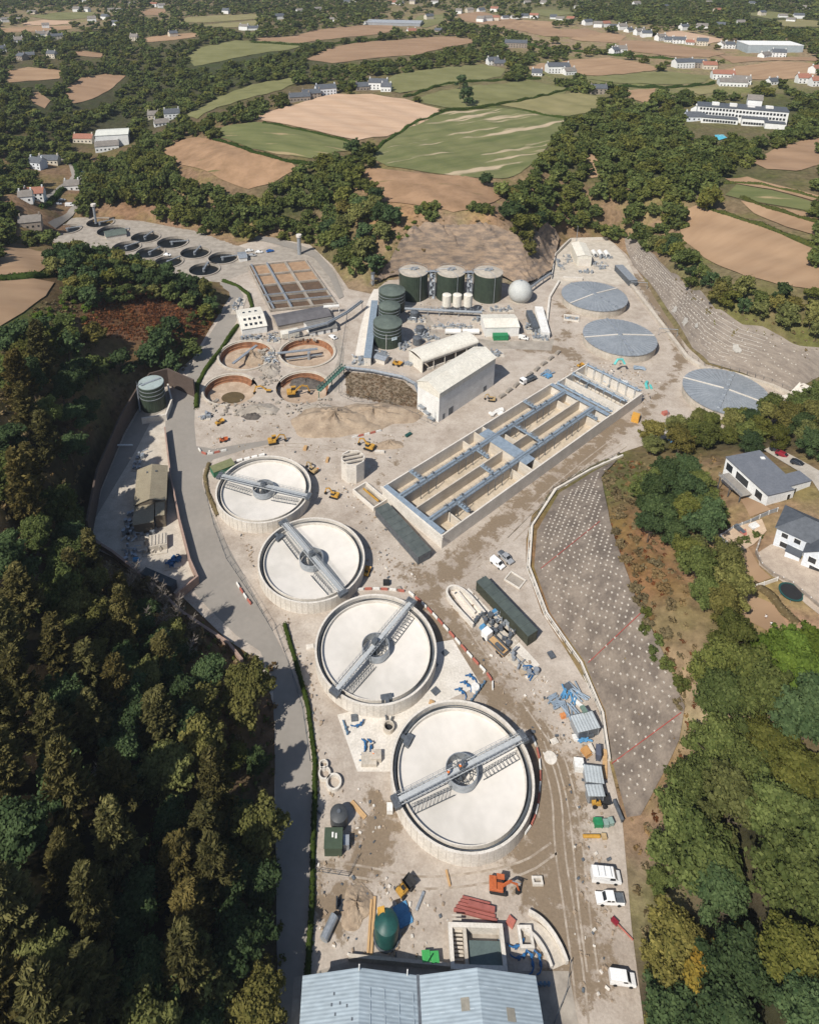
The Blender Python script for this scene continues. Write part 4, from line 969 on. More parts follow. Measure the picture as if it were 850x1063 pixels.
def sheet_holes(name, poly, m, off, step, holes, attr=None):
    "level sheet with openings"
    bd = resample([Vector((p[0], p[1])) for p in poly], step); vs = list(bd); ed = [(i, (i + 1) % len(bd)) for i in range(len(bd))]
    hb = []
    for h in holes:
        o = len(vs); k = len(h); vs += [Vector(p) for p in h]; ed += [(o + i, o + (i + 1) % k) for i in range(k)]
    pl = [(p.x, p.y) for p in bd]; rnd = random.Random(3)
    bx = [min(p[0] for p in h) for h in holes], [max(p[0] for p in h) for h in holes], [min(p[1] for p in h) for h in holes], [max(p[1] for p in h) for h in holes]
    x = min(p[0] for p in pl)
    while x < max(p[0] for p in pl):
        y = min(p[1] for p in pl)
        while y < max(p[1] for p in pl):
            q = (x + rnd.uniform(-.25, .25) * step, y + rnd.uniform(-.25, .25) * step)
            if inpoly(*q, pl) and not any(bx[0][i] - 1 < q[0] < bx[1][i] + 1 and bx[2][i] - 1 < q[1] < bx[3][i] + 1 and inpoly(*q, holes[i]) for i in range(len(holes))): vs.append(Vector(q))
            y += step
        x += step
    ov, oe, of, *_ = delaunay_2d_cdt(vs, ed, [], 1, 1e-4)
    mb = MB(); mb.v = [(p.x, p.y, off) for p in ov]
    for f in of:
        a, b, c = (ov[i] for i in f[:3]); ce = (a + b + c) / 3
        if any(inpoly(ce.x, ce.y, h) for h in holes): continue
        mb.f.append(tuple(f) if (b - a).cross(c - a) > 0 else tuple(reversed(f)))
    mb.mi = [0] * len(mb.f)
    o = mb.build(name, m)
    if attr:
        at = o.data.attributes.new(attr[0], 'FLOAT', 'POINT'); at.data.foreach_set('value', np.array([attr[1](p[0], p[1]) for p in mb.v], 'f'))
    return o
DARKT = [(70.5,238,57,84),(104,231.5,90,118),(117,240,101,133),(151,246.5,136,166),(179,252,163,195),(131,256.5,117,146),(156,262.5,141,171),(202.5,262.5,187,218),(231.5,268,216,247),(212,280,196,228),(175,272,160,190)]
DT = []
for cx, y, l, r in DARKT:
    a, b = G(l, y), G(r, y); DT.append(((a + b) / 2, (b - a).length / 2))
struct(sheet_holes('ground', SITE_L, groundmat(), 0.0, 4.0, [circle(c, r - .3) for c, r in OLDT] + [circle(c, r - .3, 28) for c, r in DT], ('mud', mud)))
ROAD_PX = [(290,1100),(287,960),(287,880),(286,820),(285,760),(283,705),(270,676),(246,660),(215,630),(196,608),(150,582),(112,568),(96,563),(98,540),(106,509),(118,480),(130,452),(148,421),(172,404),(190,402),(198,382),(213,355),(232,325),(240,313),(238,303),(226,295),
 (232,289),(246,296),(253,307),(252,320),(244,337),(226,366),(210,394),(203,415),(202,440),(204,463),(222,466),(250,461),(285,456),(286,460),(250,468),(222,477),(211,487),(210,502),(218,527),(229,552),(244,580),(263,615),(281,650),(301,690),(316,730),(322,780),(325,820),(322,880),(322,960),(326,1100)]
struct(sheet('road', [tuple(G(*q)[:2]) for q in ROAD_PX], ASPH, .012, 6, zf=flat))
def slab(px, m=None, off=.03, name='pavement', step=6):
    pl = [tuple(G(*q)[:2]) for q in px]; hs = [circle(c, r - .3) for c, r in OLDT + DT if any(inpoly(c.x + r * math.cos(a), c.y + r * math.sin(a), pl) for a in range(7)) or inpoly(c.x, c.y, pl)]
    return struct(sheet_holes(name, pl, m or CONC, off, step, hs))
slab([(97,556),(98,540),(140,470),(160,432),(172,425),(172,450),(178,500),(187,545),(199,588),(206,606),(183,624),(150,598),(118,575)], CONC, .02)
slab([(350,742),(362,775),(371,801),(412,801),(440,738),(499,711),(470,664),(447,668),(420,725)], CONCL, .02)
slab([(575,262),(592,250),(634,250),(650,268),(660,290),(640,296),(600,290),(585,296),(572,290)], CONC, .016)
slab([(40,244),(70,224),(104,220),(150,230),(205,240),(250,256),(266,262),(258,282),(228,294),(195,292),(110,276)], CONCD, .014)
slab([(255,262),(300,254),(325,258),(345,278),(358,300),(352,310),(318,268),(257,274)], CONCD, .018)
slab([(345,352),(352,345),(357,360),(357,395),(348,408),(343,395),(352,370)], CONCD, .02)
slab([(430,340),(442,322),(455,345),(520,355),(575,352),(572,364),(520,362),(470,362)], CONCD, .017)
slab([(690,448),(712,440),(735,452),(720,470),(695,468)], CONCL, .02)
slab([(640,472),(575,507),(549,548),(546,590),(565,640),(600,690),(622,740),(630,790),(634,790),(628,738),(606,688),(571,638),(552,590),(555,550),(580,510),(644,478)], CONCL, .022)
# tyre tracks
def track(px, w=.38, gap=1.9):
    pl = smooth_poly([Vector(G(*q)[:2]) for q in px], closed=False, it=2)
    for s in (-1, 1):
        q = [Vector(p) for p in pl]; off = []
        for i, p in enumerate(q):
            d = (q[min(i + 1, len(q) - 1)] - q[max(i - 1, 0)]).normalized(); off.append(p + Vector((-d.y, d.x)) * gap / 2 * s)
        struct(sheet('path', ribbon_poly(off, w), TRK, .006, 2.5, zf=flat))
TRK = mat('tyre_track', (.265,.215,.165), (.40,.345,.285), .5, .95, stops=(.4, .6))
for t_ in ([(640,455),(600,486),(560,520),(520,560),(490,590)],[(648,462),(604,492),(566,524),(530,560)],[(560,770),(578,820),(580,880),(590,940),(600,1010),(605,1063)],[(572,760),(592,820),(600,880),(605,940),(615,1010)],
 [(470,620),(500,670),(540,720),(575,770)],[(210,470),(260,462),(320,462),(380,470)],[(560,370),(600,380),(640,400)],[(330,900),(380,905),(440,920),(540,905),(575,880)],[(372,440),(400,420),(440,440)]):
    track(t_)

# ------------------------------------------------------------------ round clarifiers
CLAR = [((19.9, 99.8), (408,834), (545,764), 'largest-looking clarifier nearest the blue-roofed shed', (423,767)), ((1.8, 128.7), (346,722), (428,625), 'clarifier with bridge standing by the white pump slab', (402,727)),
 ((-16.3, 156.2), (297,545), (352,610), 'clarifier with bridge slanting down right, third from the blue-roofed shed', (292,558)), ((-33.8, 184.2), (229,493), (318,514), 'clarifier beside the green and blue container, farthest of the four', None)]
def wall_ring(R0, R1, h, n=60, groove=.09):
    m = MB(); vs = []; 
    for i in range(n):
        a = 2 * math.pi * i / n; g = .006
        for da, dr in ((-g, 0), (-g * .9, -groove), (g * .9, -groove), (g, 0)):
            for r, z in ((R0 + dr, -.3), (R0 + dr, h), (R1, h), (R1, -.3)): vs.append((r * math.cos(a + da), r * math.sin(a + da), z))
    fs = []; k = n * 4
    for i in range(k):
        j = (i + 1) % k
        for q in range(3): fs.append((i * 4 + q, j * 4 + q, j * 4 + q + 1, i * 4 + q + 1))
    return m.add(vs, fs)
def lattice(m, p, q, h, w, n, t=.07):
    "flat truss between p and q, height h"
    p = Vector(p); q = Vector(q); up = Vector((0, 0, h))
    m.bar(p, q, t, t); m.bar(p + up, q + up, t, t)
    for i in range(n + 1):
        a = p.lerp(q, i / n); m.bar(a, a + up, t * .8, t * .8)
        if i < n: m.bar(a, p.lerp(q, (i + 1) / n) + up, t * .7, t * .7)
def railing(m, p, q, n, h=1.1, t=.05):
    p = Vector(p); q = Vector(q); up = Vector((0, 0, h))
    m.bar(p + up, q + up, t, t); m.bar(p + up * .5, q + up * .5, t * .8, t * .8)
    for i in range(n + 1): a = p.lerp(q, i / n); m.bar(a, a + up, t, t)
def clarifier(c, e0, e1, lab, box, side):
    a, b = G(*e0, 4.9), G(*e1, 4.9); rz = ang(a, b)
    t = thing('clarifier', 'round white ' + lab, 'clarifier', (c[0], c[1], 0), rz, 'new white round clarifiers')
    wall_ring(15.25, 14.75, 4.0).build('outer_wall', CONCL, t)
    m = MB(); m.lathe((0, 0, 0), [(14.74, 2.3), (13.55, 2.3)], 72); m.build('channel_floor', DARKCH, t)
    m = MB(); m.ring((0, 0, 0), 13.4, 13.62, 2.0, 3.55, 96); m.build('launder_wall', CONCL, t)
    m = MB(); m.lathe((0, 0, 0), [(14.35, 3.3), (14.35, 3.42), (14.2, 3.42), (14.2, 3.3)], 96); m.build('weir_plate', GALVD, t)
    m = MB(); m.lathe((0, 0, 0), [(13.39, 2.75), (9, 2.3), (4.5, 1.85), (1.4, 1.5), (.3, 1.4), (.01, 1.4)], 96); m.build('tank_floor', FLOORW, t, smooth=True)
    m = MB(); m.ring((0, 0, 0), 3.3, 3.45, 2.1, 4.3, 40)
    dr = m.build('stilling_drum', GALV, t, smooth=True)
    m = MB(); m.cyl((0, 0, 0), .75, 1.2, 4.9, 18); 
    for k in range(8):
        a_ = k * math.pi / 4; m.bar((.7 * math.cos(a_), .7 * math.sin(a_), 4.0), (3.32 * math.cos(a_), 3.32 * math.sin(a_), 4.1), .1, .14); m.bar((1.9 * math.cos(a_), 1.9 * math.sin(a_), 1.9), (1.9 * math.cos(a_), 1.9 * math.sin(a_), 4.1), .09, .09)
    m.ring((0, 0, 0), 1.85, 1.98, 2.9, 3.0, 20)
    m.build('centre_column', GALVD, t)
    br = thing('bridge', '', 'x', (0, 0, 0)); del br['label']; del br['category']; br.parent = t
    L = 15.6
    m = MB()
    for s in (-1, 1): m.bar((-L, s * .95, 4.62), (L, s * .95, 4.62), .12, .26)
    for k in range(32): x = -L + .5 + k * (2 * L - 1) / 31; m.bar((x, -.9, 4.66), (x, .9, 4.66), .08, .12)
    m.box((0, 0, 4.8), (2 * L, 1.05, .05)); m.build('deck', GRATE, br)
    m = MB()
    for s in (-1, 1): m = MB(); railing(m, (-L, s * .95, 4.84), (L, s * .95, 4.84), 24); m.build('railing', GALV, br)
    for sg in (-1, 1): m = MB(); m.box((sg * (L + .1), 0, 4.55), (1.3, 2.6, .9)); m.build('end_carriage', GALVD, br)
    m = MB(); m.box((0, .2, 5.35), (1.5, 1.2, 1.0)); m.cyl((0, -.1, 0), .45, 5.0, 6.1, 12); m.build('drive_unit', GALVD, br)
    m = MB(); s = side
    for sg in (-1, 1):
        m = MB(); lattice(m, (sg * 12.8, s * 1.55, 3.05), (sg * 3.6, s * 1.55, 2.35), 1.25, 0, 12)
        for k in range(10): x = sg * (4.2 + k * .92); z = 2.35 + .7 * (abs(x) - 3.6) / 9.2; m.bar((x, s * 1.55, z + .6), (x + sg * .55, s * 2.7, z - .1), .09, .09); m.bar((x - .4, s * 2.7, z - .15), (x + .9, s * 2.75, z - .12), .05, .35)
        m.build('scraper', GALVD, br)
    if box:
        p = local((c[0], c[1], 0), rz, G(*box, 3.6)); d = math.atan2(p.y, p.x)
        m = MB(); m.box((12.9 * math.cos(d), 12.9 * math.sin(d), 3.1), (1.4, 2.6, 1.0), d); m.box((13.9 * math.cos(d), 13.9 * math.sin(d), 3.5), (1.4, .9, .35), d); m.build('scum_box', GALVD, t)
    return t
for (c, e0, e1, lab, box), sd in zip(CLAR, (-1, -1, -1, -1)): clarifier(c, e0, e1, lab, box, sd)

# ------------------------------------------------------------------ covered tanks
D3 = G(753, 406, 4)
for (c, lab, ribs) in (((111, 277.6), 'wide grey cover on round tank, middle of three beside the pinned slope', .05), ((111, 316.2), 'wide grey cover on round tank nearest the cream portal shed at the slope foot', .52), ((D3.x, D3.y), 'wide grey cover on round tank partly hidden behind the trees', -.62)):
    t = thing('covered_tank', lab, 'covered tank', (c[0], c[1], 0), ribs, 'covered round tanks')
    wall_ring(15.4, 15.0, 3.7).build('outer_wall', CONC, t)
    m = MB(); n = 48; vs = [(0, 0, 5.0)]
    for i in range(n * 2): a = math.pi * i / n; vs.append((15.7 * math.cos(a), 15.7 * math.sin(a), 3.95 + (.16 if i % 2 else 0)))
    m.add(vs, [(0, 1 + i, 1 + (i + 1) % (2 * n)) for i in range(2 * n)]); m.lathe((0, 0, 0), [(15.7, 3.72), (15.7, 4.0)], 2 * n); m.build('cover', ROOFD, t)
    for k in range(4):
        a = k * math.pi / 2; m = MB(); e = Vector((15.8 * math.cos(a), 15.8 * math.sin(a), 4.2)); m.bar((.8 * math.cos(a), .8 * math.sin(a), 5.15), e, 1.0 if k % 2 else .55, .3)
        if k % 2:
            for q in range(3): m.box((math.cos(a) * (4 + q * 4.5), math.sin(a) * (4 + q * 4.5), 5.05 - .06 * (4 + q * 4.5) + .25), (1.3, 1.3, .6), a)
        m.build('rib', GALV if k % 2 else CONCL, t)
    m = MB(); m.cyl((0, 0, 0), 1.0, 4.9, 5.5, 16); m.build('hub', GALV, t)
for px, lab in (((654,299), 'grey pipe portal frame beside the farther covered tank'), ((683,348), 'grey pipe portal frame beside the middle covered tank')):
    p = G(*px); m = MB(); m.tube([(0, 0, 0), (0, 0, 3.6), (8, 0, 3.6), (8, 0, 0)], .16, 8); tag(m.build('pipe_portal', GALV, loc=p, rz=R(-8)), lab, 'pipe frame')

# ------------------------------------------------------------------ old brown tanks being broken up
OL = ['old rust-stained round tank under demolition, with heaped rubble inside', 'old rust-stained round tank with scraper bridge next to the grey-roofed shed', 'broken rust-stained round tank with a brown puddle and excavator', 'broken rust-stained round tank beside the green steel bridge']
for i, ((c, r), lab) in enumerate(zip(OLDT, OL)):
    t = thing('old_tank', lab, 'tank', (c.x, c.y, 0), 0, 'old brown tanks being demolished')
    a0, a1 = ((0, 2 * math.pi), (0, 2 * math.pi), (R(40), R(275)), (R(-20), R(160)))[i]
    m = MB(); m.lathe((0, 0, 0), [(r, -.2), (r, .6), (r - .8, .6), (r - .8, .1), (r - 1.2, .1)], 60, a0, a1); m.build('rim', CONC, t)
    m = MB(); m.lathe((0, 0, 0), [(r - 1.2, .1), (r - 1.2, -1.4), (r - 1.5, -1.5), (r - 1.5, -2.4), (r - 2.1, -2.5)], 60, a0, a1); m.build('lining', RUST, t)
    m = MB(); m.lathe((0, 0, 0), [(r + .1, -2.3), (r * .66, -2.75), (r * .3, -3.0), (.01, -3.1)], 48)
    m.build('tank_floor', SILT, t, smooth=True)
    if i == 0: m = MB(); m.bar((r * .3, r * .55, .9), (-r * .35, -r * .6, .7), 1.2, .5); m.build('bridge', GALV, t)
    if i == 1: m = MB(); m.bar((-r, -2.2, 1), (r * .35, 1.8, .8), 1.3, .5); m.bar((-r * .7, -3.4, -1.2), (r * .5, 1.0, -1.6), .6, .5); m.cyl((.8, -.6, 0), .7, -3, .6, 12); m.build('bridge', GALV, t)
def heap(name, px, rx, ry, h, m, label, seed, cat='heap', rz=0.0, z=0.0):
    rng = np.random.default_rng(seed); c = G(*px, z); n, k = 40, 14; vs, fs = [], []
    ph = rng.uniform(0, 6.28, 8)
    for j in range(k + 1):
        q = j / k
        for i in range(n):
            a = 2 * math.pi * i / n; w = 1 + .14 * math.sin(2 * a + ph[0]) + .1 * math.sin(3 * a + ph[1]) + .05 * math.sin(7 * a + ph[2])
            hh = h * (1 - q ** 1.25) * (1 + .15 * math.sin(4 * a + ph[3] + 3 * q) + .1 * math.sin(9 * a + ph[4] - 6 * q)) + rng.normal() * .05 * h * (0 < q < 1)
            vs.append((rx * q * w * math.cos(a), ry * q * w * math.sin(a), hh if q < 1 else -.3))
    for j in range(k):
        for i in range(n): fs.append((j * n + i, (j + 1) * n + i, (j + 1) * n + (i + 1) % n, j * n + (i + 1) % n))
    mb = MB(); mb.add(vs, fs); o = mb.build(name, m, smooth=True, loc=c, rz=rz); return tag(o, label, cat)
heap('spoil_heap', (262,372), 7, 5, 3.6, SPOIL, 'rubble heap tipped inside the first old brown tank', 1, z=-2.6)
heap('spoil_heap', (348,438), 16, 11, 4.2, SPOIL, 'broad tan spoil heap left of the white tall shed', 2)
heap('spoil_heap', (388,432), 17, 9, 3.2, SPOIL, 'low tan spoil heap below the scrub patch and pipe bridge', 3)
heap('rubble_heap', (268,426), 9, 4, 1.6, CONCD, 'grey rubble heap below the puddled tank', 4)
heap('rubble_heap', (262,432), 4.5, 2.2, 1.1, mat('dark_rubble', (.13,.115,.1), (.07,.06,.055), 1, .95, bump=1), 'small dark rubble heap below the puddled tank', 5)
heap('rubble_heap', (318,398), 8, 4, 2.0, mat('dark_rubble', (.13,.115,.1)), 'dark rubble heap inside the tank by the green bridge', 6, z=-2.6)
heap('rubble_heap', (281,384), 5, 5, 1.8, CONCD, 'grey rubble between the four old brown tanks', 7)
heap('rubble_heap', (330,424), 6, 3, 1.6, CONCD, 'grey rubble heap left of the tan spoil heap', 8)
heap('sand_heap', (370,940), 3.2, 3.6, 1.2, SPOIL, 'small round sand heap left of the teal silo', 10)
heap('sand_heap', (404,462), 5, 3, 1.4, SPOIL, 'low earth heap near the long tank corner', 11)
m = MB(); m.lathe((0, 0, 0), [(3.8, 0), (.01, .01)], 24); o = m.build('water', mat('brown_water', (.12,.085,.04), (.09,.065,.03), .3, .08), loc=G(242,412.5,-2.6) + Vector((0, 0, .0))); o.scale = (1.2, 1, 1); struct(o)

# ------------------------------------------------------------------ dark round tanks of the old works
for i, (c, r) in enumerate(DT):
    t = thing('settling_tank', 'dark water tank at the ' + ('far left end of the old works', 'rocky bank end of the old works', 'spot behind the small green-roofed hut', 'foot of the valley wood, with a bridge across', 'foot of the valley wood, left of the copper tree', 'front of the green-roofed hut, half hidden', 'knoll tree edge next to the white car', 'middle of the old works right of the white car', 'right end of the old works by the cars', 'hairpin road, half hidden by trees', 'knoll edge, mostly hidden behind trees')[i], 'tank', (c.x, c.y, 0), (.4, .5, .3, 1.3, .2, .8, 1.1, 1.4, .35, 1.5, .9)[i], 'old dark settling tanks')
    m = MB(); m.lathe((0, 0, 0), [(r + .5, -.2), (r + .5, .5), (r - .4, .5), (r - .4, -2.2)], 40); m.build('rim', CONCD, t)
    m = MB(); m.lathe((0, 0, 0), [(r - .4, -1.1), (.01, -1.1)], 40); m.build('water', WATER, t)
    m = MB(); m.bar((-r * .15, 0, .7), (r + .3, 0, .7), .8, .35); railing(m, (-r * .1, .4, .8), (r + .3, .4, .8), 6); m.cyl((0, 0, 0), .8, -2, .9, 10); m.build('bridge', GALV, t)

# ------------------------------------------------------------------ helper for oblong things seen by three photo points of the top or base
def frame3(A, B, C, z=0.0):
    a, b, c = G(*A, z), G(*B, z), G(*C, z)
    d = (b - a).normalized(); L = (b - a).length; n = Vector((-d.y, d.x, 0)); w = (c - a).dot(n)
    if w < 0: a, b = b, a; d = -d; n = -n; w = -w
    return Vector((a.x, a.y, 0)), math.atan2(d.y, d.x), L, w
def windows(m, xs_, y, z0, z1, w, th=.06):
    for x in xs_: m.box2((x - w / 2, y - th, z0), (x + w / 2, y + .02, z1))

# tall white shed
loc, rz, L, w = frame3((455,438.5), (512,400), (435,424))
hE = hof(G(455,438.5), 408); hR = hE + 2.4
t = thing('tall_shed', 'tall white shed with cream gable roof and cream top band', 'shed', loc, rz)
m = MB(); m.gable_walls(0, L, 0, w, -.3, hE - 2, hR - 2 + .0); m.build('wall', WHITE, t)
m = MB(); m.box2((-.05, -.05, hE - 2.4), (L + .05, w + .05, hE)); m.add([(-.05, -.05, hE), (-.05, w + .05, hE), (-.05, w / 2, hR), (L + .05, -.05, hE), (L + .05, w + .05, hE), (L + .05, w / 2, hR)], [(0, 2, 1), (3, 4, 5)]); m.build('cladding_band', CREAM, t)
m = MB(); m.gable(0, L, 0, w, hE + .02, hR, .35); m.build('roof', CREAM, t)
for x0, wd, hh in ((L * .17, 2.6, 3.2), (L * .80, 2.0, 2.4), (L * .07, 1.2, 2.4)):
    m = MB(); m.box2((x0, -.07, 0), (x0 + wd, .02, hh)); m.build('door', GALVD, t)
m = MB()
for k in range(3): m.box((-1.4, 2.5 + k * 2.4, 1.4 + k * 1.3), (1.6, 2.6, .15)); railing(m, (-2.1, 1.2 + k * 2.4, 1.4 + k * 1.3), (-2.1, 3.8 + k * 2.4, 1.4 + k * 1.3), 3); m.bar((-.8, 1.4 + k * 2.4, .2 + k * 1.3), (-.8, 3.6 + k * 2.4, 1.5 + k * 1.3), .8, .12)
for x, y in ((-2.1, 1.3), (-2.1, 8.6), (-.7, 1.3), (-.7, 8.6)): m.bar((x, y, 0), (x, y, 4.5), .12, .12)
m.build('steel_stair', GALV, t)
# open-sided barrel shed
loc, rz, L, w = frame3((438.2,387.5), (495,367), (422,377))
hE = hof(G(438.2,387.5), 375.4)
t = thing('barrel_shed', 'low cream-roofed shed with open dark side, behind the tall white shed', 'shed', loc, rz)
m = MB(); nn = 10; vs = []
for x in (-.4, L + .4):
    for th in (0, -.2):
        for k in range(nn + 1): a = math.pi * k / nn; vs.append((x, w / 2 - (w / 2 + .3) * math.cos(a), hE + 1.7 * math.sin(a) + th))
k = nn + 1; fs = []
for i in range(nn): fs += [(i, 2 * k + i, 2 * k + i + 1, i + 1), (k + i, k + i + 1, 3 * k + i + 1, 3 * k + i), (i, i + 1, k + i + 1, k + i), (2 * k + i, 3 * k + i, 3 * k + i + 1, 2 * k + i + 1)]
m.add(vs, fs + [(0, k, 3 * k, 2 * k), (nn, 2 * k + nn, 3 * k + nn, k + nn)]); m.build('roof', CREAM, t, smooth=True)
m = MB(); m.box2((-.1, 0, hE - 1.2), (L + .1, .15, hE)); m.box2((-.1, .16, -.2), (.1, w, hE)); m.box2((L - .1, .16, -.2), (L + .1, w, hE)); m.box2((0, w - .15, -.2), (L, w, hE)); m.build('wall', CREAM, t)
m = MB(); 
for k in range(6): m.box2((k * (L - .3) / 5, .02, -.2), (k * (L - .3) / 5 + .25, .25, hE - 1.2))
m.box2((L * .1, .3, 0), (L * .9, .6, 1.2)); m.build('post', CONCL, t)
# cream process building with green container before it
loc, rz, L, w = frame3((503,349.5), (538,349), (502,336))
hE = hof(G(503,349.5), 340)
t = thing('process_building', 'cream flat-gabled building behind the bright green container', 'building', loc, rz)
m = MB(); m.gable_walls(0, L, 0, w, -.2, hE, hE + 1.2); m.build('wall', WHITE, t)
m = MB(); m.gable(0, L, 0, w, hE, hE + 1.2, .3); m.build('roof', CREAM, t)
m = MB(); m.box2((L * .72, -.06, 0), (L * .92, .02, hE - .5)); m.build('door', WHITE, t)
def container(A, B, C, h, m_, label, cat='container', name='container', z=0.0, top=True, roofm=None, panels=0):
    "steel box from three photo points of its top (or base)"
    loc, rz, L, w = frame3(A, B, C, z + (h if top else 0)); loc.z = z
    t = thing(name, label, cat, loc, rz)
    m = MB(); m.box2((.05, .05, .12), (L - .05, w - .05, h - .08)); m.box2((0, 0, 0), (.15, .15, h)); m.box2((L - .15, 0, 0), (L, .15, h)); m.box2((0, w - .15, 0), (.15, w, h)); m.box2((L - .15, w - .15, 0), (L, w, h)); 
    k = int(L / .45)
    for i in range(k): x = .3 + i * (L - .6) / max(1, k - 1); m.box2((x - .09, .02, .2), (x + .09, .06, h - .2)); m.box2((x - .09, w - .06, .2), (x + .09, w - .02, h - .2))
    m.build('body', m_, t)
    m = MB(); m.box2((-.04, -.04, h - .08), (L + .04, w + .04, h + .02))
    if panels:
        for i in range(1, panels): m.box2((i * L / panels - .07, -.05, h + .02), (i * L / panels + .07, w + .05, h + .09))
    m.build('roof', roofm or m_, t)
    m = MB(); m.box2((L, .3, .2), (L + .06, w * .5 - .05, h - .2)); m.box2((L, w * .5 + .05, .2), (L + .06, w - .3, h - .2)); m.build('door', m_, t)
    return t
container((512.4,348.6), (527.6,348.4), (512.4,345.4), 2.6, GRN, 'bright green container in front of the cream process building')
container((389.6,528), (434,578.4), (401.8,521), 3.0, GALVD, 'long dark ribbed unit against the end wall of the long tank', 'plant unit', 'plant_unit', roofm=mat('weathered_cover', (.105,.12,.115), (.07,.083,.08), .5, .6), panels=8)
container((494.4,603.4), (548,660.6), (505,598.8), 3.6, mat('olive_steel', (.055,.06,.042), (.04,.044,.032), .6, .6), 'long dark green unit beside the open concrete channel', 'plant unit', 'plant_unit', roofm=mat('green_cover', (.085,.105,.095), (.065,.08,.075), .5, .55), panels=7)
container((638,275), (653,291), (645,273.5), 3.4, GALVD, 'long dark louvred unit at the foot of the upper pinned slope', 'plant unit', 'plant_unit', roofm=GALV, panels=4)
container((546,322), (553,339), (551.5,321), 3.2, GALVD, 'small dark unit next to the white pitched hut', 'plant unit', 'plant_unit')
container((555,318), (562,345), (563,318), 3.0, WHITE, 'long white hut right of the gas sphere', 'hut', 'white_hut')
# cream portal shed at the head of the site
loc, rz, L, w = frame3((598,276), (613,276.5), (594,262)); hE = hof(G(598,276), 266)
t = thing('portal_shed', 'cream shed with roller door at the far head of the site', 'shed', loc, rz)
m = MB(); m.gable_walls(0, L, 0, w, -.2, hE, hE + 1, axis='y'); m.build('wall', CREAM, t)
m = MB(); m.gable(0, L, 0, w, hE, hE + 1, .25, axis='y'); m.build('roof', CREAM, t)
m = MB(); m.box2((L * .12, -.08, 0), (L * .88, .02, hE * .75)); m.build('roller_door', CONCL, t)
for i, px in enumerate(((616.5,266), (623,266), (629.5,266.5))):
    p = G(*px); t = thing('air_filter', 'white horizontal drum filter in a row right of the cream portal shed', 'filter', p, 0, 'three white drum filters')
    m = MB(); m.tube([(0, -2, 1.6), (0, 3, 1.6)], 1.35, 14); m.build('drum', WHITE, t, smooth=True)
    m = MB(); m.tube([(0, -2.3, 1.6), (0, -1.99, 1.6)], .8, 12); m.build('cap', GALVD, t); m = MB(); m.box((0, -1, .15), (2, .4, .5)); m.box((0, 2, .15), (2, .4, .5)); m.build('cradle', GALVD, t)
# low walls of the head yard
def wallrun(px, h, th, m_, label, name='wall', cat='wall', z=0.0, cap=None, closed=False):
    pl = [G(*q, z) for q in px]; mb = MB()
    for i in range(len(pl) - (0 if closed else 1)):
        a, b = pl[i], pl[(i + 1) % len(pl)]; d = (b - a).normalized(); e = d * th * .49 if i < len(pl) - 2 or closed else d * 0
        mb.bar(a + Vector((0, 0, h / 2 - .15)) , b + e + Vector((0, 0, h / 2 - .15 + .004 * i)), th, h + .3)
    return tag(mb.build(name, m_), label, cat)
wallrun([(572,290),(576,266),(592,250),(630,249)], 1.8, .4, CONCL, 'white curved retaining wall round the head of the site yard')
wallrun([(566,345),(570,310),(580,293)], 1.2, 1.0, CONCL, 'white kerb wall between sphere yard and covered tank')
wallrun([(584,290),(604,291)], 1.6, 1.0, CONCL, 'short white wall before the head yard')
wallrun([(654,296),(690,343),(712,372),(730,384),(765,391),(800,402),(822,412)], 1.4, 1.6, CONC, 'grey capped channel wall along the foot of the upper pinned slope')
wallrun([(646,474),(614,488),(577,509),(552,547),(549,590),(567,638),(603,690),(625,742),(632,790)], .9, .5, CONCL, 'white kerb wall along the foot of the lower pinned slope')

